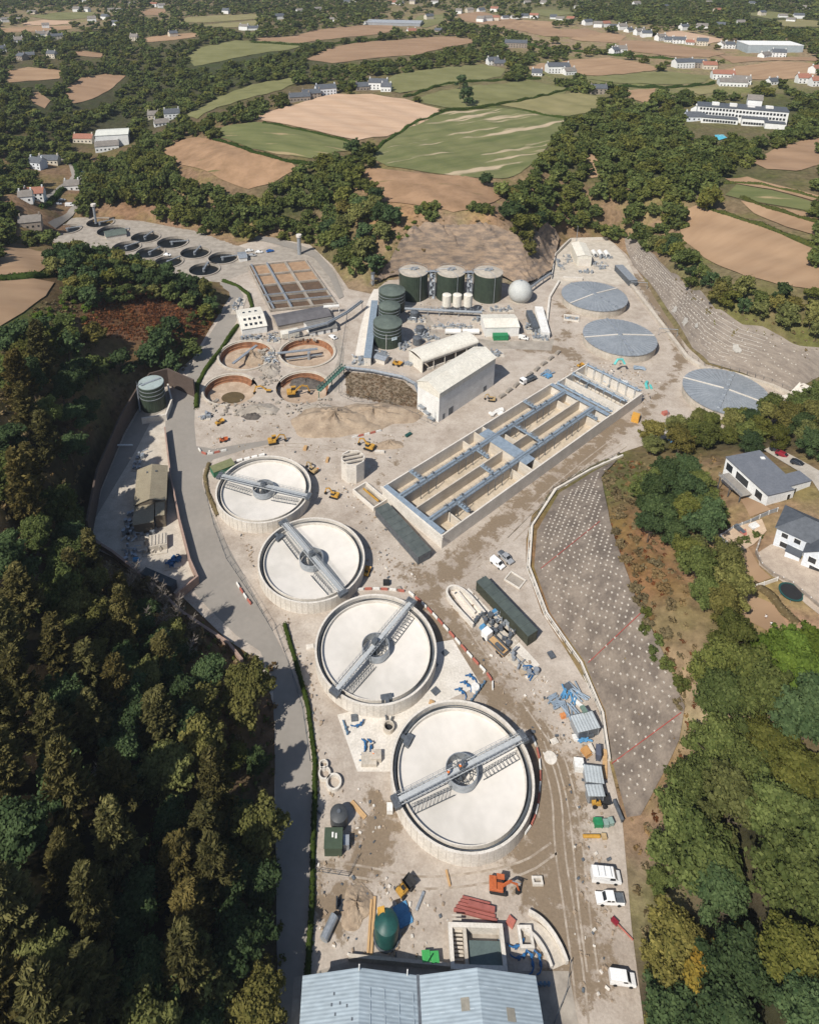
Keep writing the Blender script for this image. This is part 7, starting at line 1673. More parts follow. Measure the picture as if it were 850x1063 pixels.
# ------------------------------------------------------------------ pinned slopes
def slopemat(name, c1, c2):
    m = mat(name, c1, c2, .22, .95, bump=.7, stops=(.38, .62)); return m
SLM2 = mat('terraced_rock', (.27,.23,.19), (.185,.155,.13), .5, .95, stretch=(.35, .35, 1.8), bump=.6, stops=(.35, .65))
def pinned(name, px, label, m_, rows, lines=(), size=.42, nail_m=None):
    wp = wpoly(px); o = sheet(name, wp, m_, .55, 2.2, zf=hz); tag(o, label, 'retaining slope'); heads = []
    for row in rows:      # rows of heads given as pairs of photo points joined up the face
        for q in row: heads.append(q)
    return o, wp, heads
SLM = slopemat('meshed_rock', (.225,.186,.15), (.135,.11,.09)); NAILM = mat('nail_head', (.50,.46,.405), (.4,.365,.32), 2, .9)
def nails(o, wp, du, dv, ang_, size, keep=1.0, seed=1):
    rg = random.Random(seed); c, s = math.cos(ang_), math.sin(ang_); pts = []
    for i in range(-90, 90):
        for j in range(-90, 90):
            cx = sum(p[0] for p in wp) / len(wp); cy = sum(p[1] for p in wp) / len(wp)
            u = i * du + (j % 2) * du / 2; v = j * dv; x = cx + u * c - v * s + rg.uniform(-.08, .08); y = cy + u * s + v * c + rg.uniform(-.08, .08)
            if inpoly(x, y, wp) and rg.random() < keep: pts.append((x, y, hz(x, y) + .55))
    pts.sort(key=lambda p: p[0] ** 2 + p[1] ** 2)
    def one(m, p):
        n = nrm(p[0], p[1]); Rm = n.to_track_quat('Z', 'Y').to_matrix(); q = Vector(p)
        vs = [q + Rm @ Vector((a * size, b * size, 0)) for a, b in ((-1, -1), (1, -1), (1, 1), (-1, 1))] + [q + Rm @ Vector((a * size * .45, b * size * .45, .28)) for a, b in ((-1, -1), (1, -1), (1, 1), (-1, 1))]
        m.add(vs, [(0, 1, 5, 4), (1, 2, 6, 5), (2, 3, 7, 6), (3, 0, 4, 7), (4, 5, 6, 7)])
    for p in pts[:100]: m = MB(); one(m, p); m.build('nail_head', NAILM, o)
    m = MB()
    for p in pts[100:]: one(m, p)
    if m.v: m.build('nail_heads', NAILM, o)['kind'] = 'stuff'
    print(o.name, len(pts), 'nails')
NP = [(640,478),(612,493),(580,513),(557,552),(554,590),(571,638),(606,688),(628,740),(635,792),(650,850),(664,848),(690,800),(704,770),(710,735),(690,684),(666,636),(648,590),(632,540),(624,496)]
o, wp, _ = pinned('pinned_slope', NP, 'large grey meshed slope with white nail heads, lower right of the site', SLM, [])
nails(o, [tuple(P(*q)[:2]) for q in [(636,484),(612,497),(584,517),(562,554),(559,590),(576,638),(610,688),(632,740),(640,790),(652,838),(674,815),(697,765),(704,735),(684,684),(660,636),(642,590),(626,540),(620,496)]], 1.6, 1.5, R(62), .24, .93, 1)
for a, b in (((561,592), (622,543)), ((610,690), (668,635)), ((634,795), (706,742))):
    pa = [P(a[0] + (b[0] - a[0]) * k / 14, a[1] + (b[1] - a[1]) * k / 14) + Vector((0, 0, .75)) for k in range(15)]
    m = MB(); m.tube(pa, .09, 6); m.build('red_pipe', mat('red_pipe', (.34,.06,.05), (.28,.05,.04), 1, .6), o)
UP = [(648,248),(656,275),(672,292),(700,332),(718,362),(736,378),(770,388),(815,407),(835,400),(850,392),(850,362),(810,350),(770,338),(742,322),(718,302),(696,284),(674,262),(660,244)]
o, wp, _ = pinned('pinned_slope', UP, 'grey-brown meshed slope with rows of nail heads behind the covered tanks', SLM2, [])
nails(o, [tuple(P(*q)[:2]) for q in [(652,256),(662,280),(676,295),(703,333),(722,362),(738,376),(770,384),(812,398),(838,380),(842,365),(808,353),(768,341),(740,325),(716,306),(694,288),(672,266)]], 1.6, 1.6, R(-55), .3, .9, 2)
for px, s in (((701,322), 2.2), ((712,334), 2.6), ((724,338), 1.5), ((764,362), 2.0)):
    p = P(*px); n = nrm(p.x, p.y); m = MB(); rg = random.Random(int(px[0])); vs = [(0, 0, .12)]
    for k in range(14): a = k * 2 * math.pi / 14; rr = s * rg.uniform(.6, 1.1); vs.append((rr * math.cos(a), rr * math.sin(a), .05))
    m.add(vs, [(0, k + 1, (k + 1) % 14 + 1) for k in range(14)]); q = m.build('concrete_patch', mat('sprayed_concrete', (.42,.40,.36), (.34,.32,.29), 1, .95), o, loc=p + n * .55); q.rotation_euler = n.to_track_quat('Z', 'Y').to_euler()
slab2 = sheet('pavement', wpoly([(808,412),(830,397),(842,403),(824,418)]), CONCL, .5, 3); struct(slab2)
TOE = [(654,268),(676,297),(703,335),(722,363),(740,377),(775,385)]; TOP = [(664,250),(697,286),(719,304),(744,324),(772,340),(806,351)]
for k in range(1, 11):
    pts = []
    for a, b in zip(TOE, TOP):
        for _ in (0,): pts.append((a[0] + (b[0] - a[0]) * k / 11, a[1] + (b[1] - a[1]) * k / 11))
    pw = []
    for i in range(len(pts) - 1):
        for j in range(5): u = j / 5; p = P(pts[i][0] * (1 - u) + pts[i + 1][0] * u, pts[i][1] * (1 - u) + pts[i + 1][1] * u); pw.append(p + Vector((0, 0, .62)))
    m = MB(); m.tube(pw, .1, 4); m.build('cable', NAILM, o)
# rock face of the cutting
RK = mat('cut_rock', (.31,.225,.155), (.14,.112,.092), .3, .95, bump=1.0, stops=(.38, .62), stretch=(.5, .5, 1.8), detail=10)
CP_ = [(382,300),(398,284),(412,262),(428,240),(440,236),(470,238),(510,236),(535,248),(548,262),(560,240),(572,236),(580,250),(572,284),(546,299),(500,287),(440,287),(402,290)]
struct(sheet('hillside', wpoly(CP_), RK, .3, 1.5, zf=lambda x, y: hz(x, y) + 1.7 * abs(math.sin(x * .23 + 1.7 * math.sin(y * .21))) + 1.1 * abs(math.sin(x * .55 + y * .5 + math.sin(x * .3))) + .5 * abs(math.sin(x * 1.7 - y))))

for i, (px, sz, m_, nm, lab) in enumerate((((401,606), (1.8, 1.4, 1.0), BLACK, 'skip', 'small dark skip between the two middle clarifiers'), ((352,553), (2.4, 1.0, .7), WHITE, 'pallet', 'white wrapped pallet at the right rim of the third clarifier'), ((317,571 - 105), (2, 1.2, .8), TIMBER, 'crate', 'timber crate on the haul road below the spoil heap'),
    ((414,612), (1.2, 1.2, .6), CONCD, 'block', 'grey block inside the barrier corner'), ((448,730), (1.2, .9, .5), TIMBER, 'pallet', 'timber pallet where the pump slab meets the big clarifier'), ((575,770), (1.6, 1.2, .3), CONCL, 'slab', 'thin pale slab beside the flat round concrete slab'),
    ((436,936), (3.2, .5, .4), GALV, 'beam', 'single grey beam above the yellow dumper'), ((465,912), (2.6, .4, .3), TIMBER, 'plank', 'loose plank below the big clarifier wall'), ((530,958), (1.4, 1.4, .6), REDB, 'crate', 'red crate on the edge of the open chamber'),
    ((394,470), (3.4, 1.0, .8), CONCL, 'block', 'pale concrete block by the long tank back corner'), ((424,452), (2.6, 1.2, .7), TEAL, 'crate', 'teal crate against the back wall of the long tank'), ((340,478), (2.4, .9, .6), TIMBER, 'crate', 'timber stack left of the eight-sided tower'),
    ((600,412), (4.2, 2.4, 1.2), CONCL, 'panel_stack', 'pale panel stack near the far end chambers'), ((646,398), (3.6, 2, 1.0), WHITE, 'panel_stack', 'white panel stack right of the end chambers'), ((690,430), (2.4, 1.6, 1.1), REDB, 'crate', 'red crate at the left rim of the hidden covered tank'),
    ((659,436), (3.6, 2.6, 2.2), mat('orange_box', (.62,.33,.06), (.5,.26,.05), 1, .6), 'crate', 'yellow-orange container beside the track above the lower pinned slope'), ((322,672), (1.4, 2.0, .3), CONCL, 'slab', 'loose pale slab by the mesh fence left of the big clarifiers'))):
    m = MB(); m.box((0, 0, sz[2] / 2), sz); m.box((sz[0] * .1, 0, sz[2] + .06), (sz[0] * .7, sz[1] * .8, .12)); tag(m.build(nm, m_, loc=G(*px), rz=i * .7), lab, nm.replace('_', ' '))
# ------------------------------------------------------------------ vehicles
def veh(prof, glass, L, w, px, rz, m_, name, label, cat, group=None, z=None, top=.86, wheel_r=.36, belt=None, wx=None, extra=None, dz=0):
    "vehicle from a side profile (x,z), heading +x; narrower above the belt line"
    p = P(*px) if z is None else G(*px, z)
    t = thing(name, label, cat, p + Vector((0, 0, .05)), rz, group); belt = belt or 1.0; W2 = w / 2; mb = MB(); n = len(prof)
    def yy(z_): return W2 if z_ <= belt else W2 * top
    vs = [(x - L / 2, -yy(z_), z_) for x, z_ in prof] + [(x - L / 2, yy(z_), z_) for x, z_ in prof]
    mb.add(vs, [tuple(range(n)), tuple(range(2 * n - 1, n - 1, -1))] + [(i, i + n, (i + 1) % n + n, (i + 1) % n) for i in range(n)])
    b = mb.build('body', m_, t)
    bv = b.modifiers.new('bevel', 'BEVEL'); bv.width = .07; bv.segments = 2; bv.limit_method = 'ANGLE'
    for (a, c) in glass:      # front and rear screens as (x0,z0),(x1,z1)
        m = MB(); nx = Vector((-(c[1] - a[1]), 0, c[0] - a[0])).normalized(); 
        if nx.z < 0: nx = -nx
        o = nx * .025; k = .84
        m.add([Vector((a[0] - L / 2, -yy(a[1] + .1) * k, a[1])) + o, Vector((a[0] - L / 2, yy(a[1] + .1) * k, a[1])) + o, Vector((c[0] - L / 2, yy(c[1]) * k, c[1])) + o, Vector((c[0] - L / 2, -yy(c[1]) * k, c[1])) + o], [(0, 1, 2, 3)]); m.build('windscreen', GLASS, t)
    xs_ = wx or (L * .2, L * .8)
    for x in xs_:
        for s in (-1, 1):
            m = MB(); m.tube([(x - L / 2, s * (W2 - .22), wheel_r - .05), (x - L / 2, s * (W2 + .03), wheel_r - .05)], wheel_r, 14); wl = m.build('wheel', BLACK, t)
    if extra: extra(t, L, w)
    return t
def sidewin(t, L, W2, segs, z0, z1, top):
    for x0, x1 in segs:
        for s in (-1, 1):
            m = MB(); m.add([(x0 - L / 2, s * (W2 * top + .02 + (W2 * (1 - top)) * .0), z0), (x1 - L / 2, s * (W2 * top + .02), z0), (x1 - L / 2 - .1, s * (W2 * top + .02), z1), (x0 - L / 2 + .05, s * (W2 * top + .02), z1)], [(0, 1, 2, 3)]); m.build('side_window', GLASS, t)
CARP = [(0,.3),(4.3,.3),(4.35,.75),(3.3,.98),(2.6,1.45),(1.0,1.5),(.25,1.0),(0,.9)]
VANP = [(0,.3),(5.5,.3),(5.6,.95),(4.85,1.25),(4.2,2.2),(.1,2.3),(0,1.2)]
SVAN = [(0,.3),(4.4,.3),(4.45,.85),(3.6,1.1),(2.9,1.75),(.1,1.8),(0,1.0)]
PICK = [(0,.4),(5.2,.4),(5.25,.95),(4.0,1.15),(3.35,1.75),(1.85,1.78),(1.7,1.08),(0,1.05)]
def car(px, rz, m_, label, group=None, z=None):
    return veh(CARP, [((3.3,1.0),(2.62,1.44)), ((.28,1.0),(.98,1.49))], 4.35, 1.8, px, rz, m_, 'parked_car', label, 'car', group, z, top=.84, extra=lambda t, L, w: sidewin(t, L, w / 2, ((1.0,1.75),(1.85,2.75)), 1.02, 1.38, .85))
def van(px, rz, m_, label, group=None, z=0.0):
    def ex(t, L, w):
        sidewin(t, L, w / 2, ((3.3,4.4),), 1.3, 2.0, .93)
        m = MB(); 
        for k in range(3): m.box((-1.6 + k * 1.2, 0, 2.36), (.08, w * .8, .05))
        m.build('roof_bar', GALV, t)
    return veh(VANP, [((4.8,1.3),(4.25,2.15))], 5.6, 2.05, px, rz, m_, 'panel_van', label, 'van', group, z, top=.93, extra=ex)
def svan(px, rz, m_, label, group=None, z=0.0):
    return veh(SVAN, [((3.55,1.15),(2.95,1.72))], 4.45, 1.85, px, rz, m_, 'small_van', label, 'van', group, z, top=.9, extra=lambda t, L, w: sidewin(t, L, w / 2, ((2.2,3.0),), 1.12, 1.6, .9))
def pickup(px, rz, m_, label, group=None, z=0.0):
    def ex(t, L, w):
        sidewin(t, L, w / 2, ((2.0,2.6),(2.7,3.4)), 1.15, 1.65, .86); m = MB(); m.box((-L / 2 + .85, 0, 1.085), (1.5, w * .82, .04)); m.build('load_bed', GALVD, t)
    return veh(PICK, [((3.95,1.18),(3.4,1.72)), ((1.75,1.2),(1.88,1.72))], 5.25, 1.9, px, rz, m_, 'pickup', label, 'pickup', group, z, top=.86, extra=ex)
DKCAR = mat('car_dark', (.03,.035,.045), (.025,.03,.04), 1, .25, spec=.6); BLCAR = mat('car_blue', (.02,.12,.38), (.02,.10,.32), 1, .25, spec=.6); SLCAR = mat('car_silver', (.42,.43,.44), (.38,.39,.40), 1, .3, .3); YECAR = mat('car_yellow', (.60,.38,.03), (.55,.34,.03), 1, .3); RDCAR = mat('car_red', (.22,.02,.03), (.2,.02,.03), 1, .3)
van((628,912), R(-4), WHITEC, 'large white panel van with roof bars parked right of the muddy track')
pickup((632,935), R(178), WHITEC, 'white double-cab vehicle parked just below the large panel van')
svan((645,1018), R(-6), WHITEC, 'lone white small van parked lowest on the right of the track')
svan((516,586.5), R(-50), WHITEC, 'white small van parked left of the silver pickup by the kerb wall')
pickup((524.5,580.5), R(-55), SLCAR, 'silver-white pickup with empty bed parked right of the small van')
svan((543,352), R(-20), WHITE, 'white small van beside the cream process building', z=0.0)
car((174,265.5), R(-10), WHITEC, 'white car on the ring road between the old dark tanks', z=0)
for i, (px, r_, m_, lb) in enumerate((((259,261), 20, WHITEC, 'white car farthest left in the row above the sludge beds'), ((269,262.5), 5, WHITEC, 'white car in the middle of the row above the sludge beds'), ((262,266), 0, SLCAR, 'silver car nearest the small white flat hut'), ((280.5,261.5), 25, BLCAR, 'bright blue car in the row above the sludge beds'))): car(px, R(r_), m_, lb, z=0)
car((345.5,351), R(130), WHITEC, 'white car next to the grey slate roof shed', z=0)
for i, (px, m_, lb) in enumerate((((83,169.5), YECAR, 'yellow van-like car at the top of the village car park'), ((85,173), WHITEC, 'white car, second from top of the village car park'), ((86,176.5), DKCAR, 'dark car, third from top of the village car park'), ((87,180), BLCAR, 'blue car, fourth from top of the village car park'), ((86,184), WHITEC, 'white car at the bottom of the village car park'), ((65,208.5), SLCAR, 'silver car on the lower village parking strip'), ((61,212.5), SLCAR, 'second silver car on the lower village parking strip'))): car(px, R(10), m_, lb)
van((73,214), R(5), WHITEC, 'white van on the lower village parking strip', z=None)
car((828,483), R(-50), DKCAR, 'black car on the grey driveway behind the modern house'); car((812,474), R(-50), RDCAR, 'dark red car half under trees behind the modern house'); car((806,469), R(-50), DKCAR, 'dark car under the tree edge behind the modern house')
def lorry(px, rz, label, bedm, dark=True):
    t = thing('lorry', label, 'lorry', G(*px), rz); m = MB(); m.add([], []); m.box2((2.0, -1.15, .5), (4.1, 1.15, 2.7)); b = m.build('cab', WHITEC, t); bv = b.modifiers.new('bevel', 'BEVEL'); bv.width = .15; bv.segments = 2
    m = MB(); m.add([(4.13, -1, 1.5), (4.13, 1, 1.5), (4.13, 1, 2.5), (4.13, -1, 2.5)], [(0, 1, 2, 3)]); m.build('windscreen', GLASS, t); m = MB(); m.box2((-3.6, -1.2, .85), (1.8, 1.2, 1.15)); m.build('bed', bedm, t)
    m = MB()
    for s in (-1.2, 1.1): m.box2((-3.6, s, 1.15), (1.8, s + .1, 1.7))
    m.box2((-3.6, -1.09, 1.15), (-3.5, 1.09, 1.7)); m.box((-1.5, .2, 1.5), (2.6, .7, .6)); m.build('load', GALVD, t)
    for x in (-2.8, -1.6, 3.0):
        for s in (-1, 1): m = MB(); m.tube([(x, s * .9, .5), (x, s * 1.2, .5)], .5, 14); m.build('wheel', BLACK, t)
    return t
lorry((514,671), R(128), 'white-cabbed lorry with loaded flat bed next to the channel pipe rack', TIMBER)
lorry((548,396), R(215), 'white-cabbed lorry with dark tipper body beyond the long tank', GALVD)
# ------------------------------------------------------------------ plant
def excavator(px, rz, m_, label, reach=1.0, z=0.0, sc=1.0, slew=0.0):
    p = G(*px, max(z, -2.6)); t = thing('excavator', label, 'excavator', p, rz); t.scale = (sc,) * 3
    for s in (-1, 1):
        m = MB(); y = s * 1.1; pr = [(-1.7, .1), (1.7, .1), (2.0, .45), (1.7, .85), (-1.7, .85), (-2.0, .45)]
        m.add([(x, y - .28, zz) for x, zz in pr] + [(x, y + .28, zz) for x, zz in pr], [tuple(range(6)), tuple(range(11, 5, -1))] + [(i, i + 6, (i + 1) % 6 + 6, (i + 1) % 6) for i in range(6)]); m.build('track', BLACK, t)
    m = MB(); m.box2((-2.1, -1.3, 1.0), (1.0, 1.3, 1.75)); m.box2((-2.1, -1.25, 1.75), (-.5, 1.25, 2.15)); b = m.build('house', m_, t); bv = b.modifiers.new('bevel', 'BEVEL'); bv.width = .12; bv.segments = 2
    m = MB(); m.box2((-.4, .25, 1.76), (1.15, 1.2, 3.0)); c = m.build('cab', GLASS, t); m = MB(); m.box2((-.5, .2, 3.0), (1.2, 1.25, 3.12)); m.build('cab_roof', m_, c)
    a = Vector((.8, -.3, 1.7)); b_ = Vector((3.0 * reach, -.3, 4.0)); c_ = Vector((5.0 * reach, -.3, 3.3)); d_ = Vector((5.6 * reach, -.3, 1.1))
    m = MB(); m.bar(a, b_, .35, .55); m.bar(b_, c_, .35, .5); m.build('boom', m_, t)
    m = MB(); m.bar(c_ + Vector((-.3, 0, .35)), d_, .28, .38); m.build('stick', m_, t)
    m = MB(); m.box(d_ + Vector((-.25, 0, -.3)), (.8, 1.0, .8), 0, Matrix.Rotation(.5, 3, 'Y')); m.build('bucket', BLACK, t)
    m = MB(); m.tube([(.9, -.3, 1.3), (2.2, -.3, 2.9)], .1, 6); m.tube([(2.8, -.3, 4.2), (4.7, -.3, 3.75)], .1, 6); m.build('ram', GALV, t); return t
excavator((281,411), R(175), YEL, 'yellow excavator reaching left inside the tank with the puddle', 1.1, -2.4, 1.1)
excavator((304,410), R(10), YEL, 'yellow excavator reaching right inside the tank by the green bridge', 1.1, -2.4, 1.1)
excavator((284,460), R(15), YEL, 'yellow and black excavator on the haul road above the farthest clarifier', .9, 0, .9)
excavator((383,466), R(155), YEL, 'yellow excavator right of the spoil heaps, above the octagonal tower', .85, 0, .9)
excavator((347,516), R(160), YEL, 'small yellow excavator at the right rim of the farthest clarifier', .8, 0, .75)
excavator((325,490), R(140), mat('faded_tan', (.42,.30,.15), (.34,.24,.12), 1, .6), 'tan excavator squeezed beside the farthest clarifier wall', .8, 0, .75)
excavator((517,922), R(-8), ORA, 'orange compact excavator between the big clarifier and the vans', .8, 0, .85)
excavator((510,420 - 4), R(170), mat('faded_tan', (.42,.30,.15)), 'tan breaker machine next to the white sheeting below the tall shed', .7, 0, .7)
for px, sc, lab, rz, m_ in (((420,924), 1.0, 'yellow and black dumper above the blue sheets', .7, YEL), ((621,834), 1.0, 'yellow dumper with black hopper below the pale-roofed store', 0, YEL), ((381,595.5), .8, 'small yellow dumper right of the third clarifier', 1.3, YEL), ((412,379), 1.1, 'yellow loader by the small pale kiosk', -.5, YEL), ((602,380.5), .8, 'yellow roller below the middle covered tank', .4, YEL), ((613,384), .8, 'second yellow roller to the right below the middle covered tank', 2.4, YEL), ((232,458), .8, 'orange-red small machine at the road junction corner', .2, ORA), ((228,440), .9, 'yellow small machine among debris at the road corner', .7, YEL)):
    t = thing('dumper', lab, 'dumper', G(*px), rz); t.scale = (sc,) * 3
    m = MB(); m.box2((-1.6, -.8, .5), (.2, .8, 1.3)); m.build('body', m_, t); m = MB(); vs = [(.3, -.8, .8), (1.6, -.9, 1.0), (1.6, .9, 1.0), (.3, .8, .8), (.1, -.95, 1.6), (2.1, -1.1, 1.5), (2.1, 1.1, 1.5), (.1, .95, 1.6)]; m.add(vs, [(3, 2, 1, 0), (0, 1, 5, 4), (1, 2, 6, 5), (2, 3, 7, 6), (3, 0, 4, 7)]); m.build('hopper', BLACK if 'hopper' in lab or 'black' in lab else m_, t)
    m = MB(); m.box2((-.7, -.4, 1.3), (-.2, .4, 1.5)); m.tube([(-.9, -.6, 1.3), (-.9, -.6, 2.4), (-.9, .6, 2.4), (-.9, .6, 1.3)], .06, 6); m.build('seat', BLACK, t)
    for x in (-1.1, 1.0):
        for s in (-1, 1): m = MB(); m.tube([(x, s * .75, .45), (x, s * 1.1, .45)], .47, 12); m.build('wheel', BLACK, t)
container((218,484), (240,475.5), (221,491), 2.4, mat('bin_teal', (.05,.19,.11), (.04,.15,.09), 1, .6), 'green container end to end with the rim of the farthest clarifier', 'container', roofm=mat('olive_lid', (.19,.20,.10), (.15,.16,.08), 1, .7))
m = MB()
for k in range(4): m.tube([(k * 2.6, 0, .6), (k * 2.6 + 1.9, .1, .6)], .55, 10)
tag(m.build('white_rolls', WHITE, loc=G(246,480), rz=.35), 'row of white rolls leading off the green container', 'rolls')
m = MB(); rg = random.Random(6)
for k in range(14): m.box((rg.uniform(-4, 4), rg.uniform(-1.5, 1.5), .4 + .03 * k), (rg.uniform(1, 2.4), rg.uniform(.8, 1.6), .5), rg.uniform(0, 3))
tag(m.build('white_sheeting', WHITE, loc=G(515,430), rz=.6), 'crumpled white sheeting behind the long tank wall', 'sheeting')
# ------------------------------------------------------------------ people
SKIN = mat('skin', (.42,.24,.16), (.38,.21,.14), 3, .6); HIVIS = mat('hi_vis', (.85,.22,.03), (.75,.18,.02), 3, .7); NAVY = mat('navy_cloth', (.03,.035,.06), (.025,.03,.05), 3, .9); SHIRT = mat('white_cloth', (.75,.74,.74), (.68,.67,.68), 3, .9); HELM = mat('helmet_white', (.8,.8,.78), (.75,.75,.73), 3, .4); HAIRM = mat('hair', (.06,.04,.025), (.04,.03,.02), 5, .9)
def person(loc, rz, label, top, legs, hat=True, h=1.75, arm=.25):
    t = thing('person', label, 'person', loc, rz); k = h / 1.75
    J = {'pelvis': (0, 0, .95), 'chest': (0, 0, 1.28), 'neck': (0, 0, 1.48), 'head': (.03, 0, 1.60), 'crown': (.02, 0, 1.72)}
    V = [J[n] for n in ('pelvis', 'chest', 'neck', 'head', 'crown')]; E_ = [(0, 1), (1, 2), (2, 3), (3, 4)]; Rr = [(.17, .13), (.19, .13), (.065, .065), (.10, .085), (.06, .06)]
    for s in (-1, 1):
        b = len(V); V += [(0, s * .1, .9), (.05 * s + .02, s * .12, .5), (-.02, s * .13, .08), (.13, s * .14, .04)]; Rr += [(.1, .1), (.065, .065), (.045, .045), (.045, .035)]; E_ += [(0, b), (b, b + 1), (b + 1, b + 2), (b + 2, b + 3)]
        b = len(V); V += [(0, s * .2, 1.42), (.02, s * .29, 1.14), (.05 + arm, s * .27, .95 + arm * .4), (.1 + arm, s * .25, .86 + arm * .5)]; Rr += [(.06, .06), (.05, .05), (.038, .038), (.04, .03)]; E_ += [(1, b), (b, b + 1), (b + 1, b + 2), (b + 2, b + 3)]
    me = bpy.data.meshes.new('figure'); me.from_pydata([tuple(c * k for c in v) for v in V], E_, []); o = bpy.data.objects.new('figure', me); COL.objects.link(o); o.parent = t
    sm = o.modifiers.new('skin', 'SKIN'); me.skin_vertices[0].data[0].use_root = True
    for i, r in enumerate(Rr): me.skin_vertices[0].data[i].radius = (r[0] * k, r[1] * k)
    ss = o.modifiers.new('sub', 'SUBSURF'); ss.levels = 1; ss.render_levels = 1; me.materials.append(SKIN)
    m = MB(); m.lathe((0, 0, 0), [(.17 * k, .92 * k), (.20 * k, 1.0 * k), (.215 * k, 1.3 * k), (.17 * k, 1.44 * k), (.085 * k, 1.49 * k)], 14)
    for s in (-1, 1): m.tube([(0, s * .19 * k, 1.4 * k), (.02 * k, s * .29 * k, 1.14 * k), ((.04 + arm) * k, s * .27 * k, (.97 + arm * .4) * k)], [.085 * k, .072 * k, .055 * k], 8)
    m.build('jacket', top, t, smooth=True); m = MB()
    for s in (-1, 1): m.tube([(0, s * .09 * k, .97 * k), ((.05 * s + .02) * k, s * .12 * k, .5 * k), (-.02 * k, s * .13 * k, .1 * k)], [.125 * k, .085 * k, .07 * k], 8)
    m.build('trousers', legs, t, smooth=True); m = MB(); m.sphere((.02 * k, 0, 1.64 * k), .125 * k, 12, 6, .85, 0)
    if hat: m.box((.12 * k, 0, 1.645 * k), (.12 * k, .16 * k, .02))
    m.build('helmet' if hat else 'hair', HELM if hat else HAIRM, t, smooth=True); return t
b0, b1 = G(408,834,4.9), G(545,764,4.9); q = b0.lerp(b1, .487); person((q.x, q.y, 4.84), 1.2, 'worker in orange hi-vis standing on the bridge of the big clarifier', HIVIS, HIVIS)
q = b0.lerp(b1, .40); person((q.x, q.y, 4.84), 2.2, 'second worker in orange on the big clarifier bridge, left of its drum', HIVIS, NAVY)
person(G(387.5,786,0), .6, 'worker in orange hi-vis beside the blue pumps on the white slab', HIVIS, NAVY)
person(G(330,489,0), .6, 'worker in orange hi-vis beside the tan excavator', HIVIS, NAVY)
person(P(794,643), 2.4, 'person in a white top on the dry lawn below the trampoline', SHIRT, NAVY, False, 1.6); person(P(799.5,650), 1.4, 'person in white and blue nearest the trees on the dry lawn', SHIRT, LBLUE, False, 1.5)
t = thing('barrow', 'red barrow with long red handle right of the track between vans', 'barrow', G(637.5,958), -.8); m = MB(); m.box((0, 0, .5), (1.2, .8, .5)); m.build('tray', RDCAR, t); m = MB(); m.bar((.6, 0, .5), (3.6, 0, .3), .25, .12); m.build('handle', REDB, t); m = MB(); m.tube([(-.5, -.1, .25), (-.5, .1, .25)], .25, 10); m.build('wheel', BLACK, t)
# ------------------------------------------------------------------ houses by the site
WALLW = mat('render_white', (.74,.74,.72), (.66,.66,.64), .3, .8); WALLG = mat('render_bluewhite', (.66,.69,.72), (.58,.61,.65), .3, .8); WALLC = mat('render_cream', (.60,.54,.44), (.52,.46,.37), .3, .85); STONE = mat('granite', (.34,.29,.24), (.24,.20,.165), 1.2, .9, bump=.4); GREYR = mat('flat_grey_roof', (.155,.165,.185), (.13,.14,.16), .3, .7)
zb = P(780,528).z; zr = zb + 4.6
RP = [G(a, b, zr) for a, b in ((753.4,475),(788.3,468.2),(814.8,492.6),(828.5,489),(841.6,499.2),(819,505.2),(824.4,508.4),(796.9,514.8))]
o = RP[0].copy(); o.z = zb
t = thing('modern_house', 'white flat-roofed modern house with grey roof and timber deck', 'house', o)
poly = [(p.x - o.x, p.y - o.y) for p in RP]
m = MB(); m.prism(poly, -4, 4.5); m.build('wall', WALLW, t)
cx = sum(p[0] for p in poly) / 8; cy = sum(p[1] for p in poly) / 8
m = MB(); m.prism([(cx + (x - cx) * 1.015, cy + (y - cy) * 1.015) for x, y in poly], 4.501, 4.85); m.build('roof', GREYR, t)
def wallwin(t, a, b, us, z0, z1, wd, m_=GLASS, name='window', th=.06):
    a = Vector((a[0], a[1])); b = Vector((b[0], b[1])); d = (b - a).normalized(); n = Vector((d.y, -d.x))
    for u in us:
        c = a + (b - a) * u; f = MB(); f.box((c.x + n.x * .02, c.y + n.y * .02, (z0 + z1) / 2), (wd + .2, th, z1 - z0 + .2), math.atan2(d.y, d.x)); fo = f.build(name, WALLW if m_ is GLASS else m_, t)
        g = MB(); g.box((c.x + n.x * .06, c.y + n.y * .06, (z0 + z1) / 2), (wd, th, z1 - z0), math.atan2(d.y, d.x)); g.build('pane', m_, fo)
wallwin(t, poly[0], poly[7], (.12, .36, .5, .82), 1.2, 3.6, 2.3); wallwin(t, poly[7], poly[6], (.82,), 1.5, 3.4, .9); wallwin(t, poly[5], poly[4], (.3,), 1.5, 3.4, .9)
d = (Vector(poly[7]) - Vector(poly[0])).normalized(); n_ = Vector((d.y, -d.x)); c = Vector(poly[0]) + (Vector(poly[7]) - Vector(poly[0])) * .42 + n_ * 2
m = MB(); m.box((c.x, c.y, .9), (9, 3.6, .2), math.atan2(d.y, d.x)); dk = m.build('deck', mat('grey_deck', (.28,.26,.23), (.22,.2,.18), 1, .8), t); m = MB(); a = c - d * 4.5 + n_ * 1.8; b = c + d * 4.5 + n_ * 1.8; railing(m, (a.x, a.y, 1), (b.x, b.y, 1), 8); m.build('railing', GALV, dk); 
for s in (-4, 0, 4): q = c + d * s + n_ * 1.6; m = MB(); m.bar((q.x, q.y, -4), (q.x, q.y, .9), .2, .2); m.build('post', GALVD, dk)
m = MB(); m.box((poly[1][0] - 1, poly[1][1] - 3.5, 4.95), (1.2, .9, .25)); m.build('roof_hatch', WHITE, t)
slab3 = sheet('pavement', wpoly([(792,468),(800,464),(850,490),(850,512),(842,500),(818,484)]), CONC, .4, 3); struct(slab3)
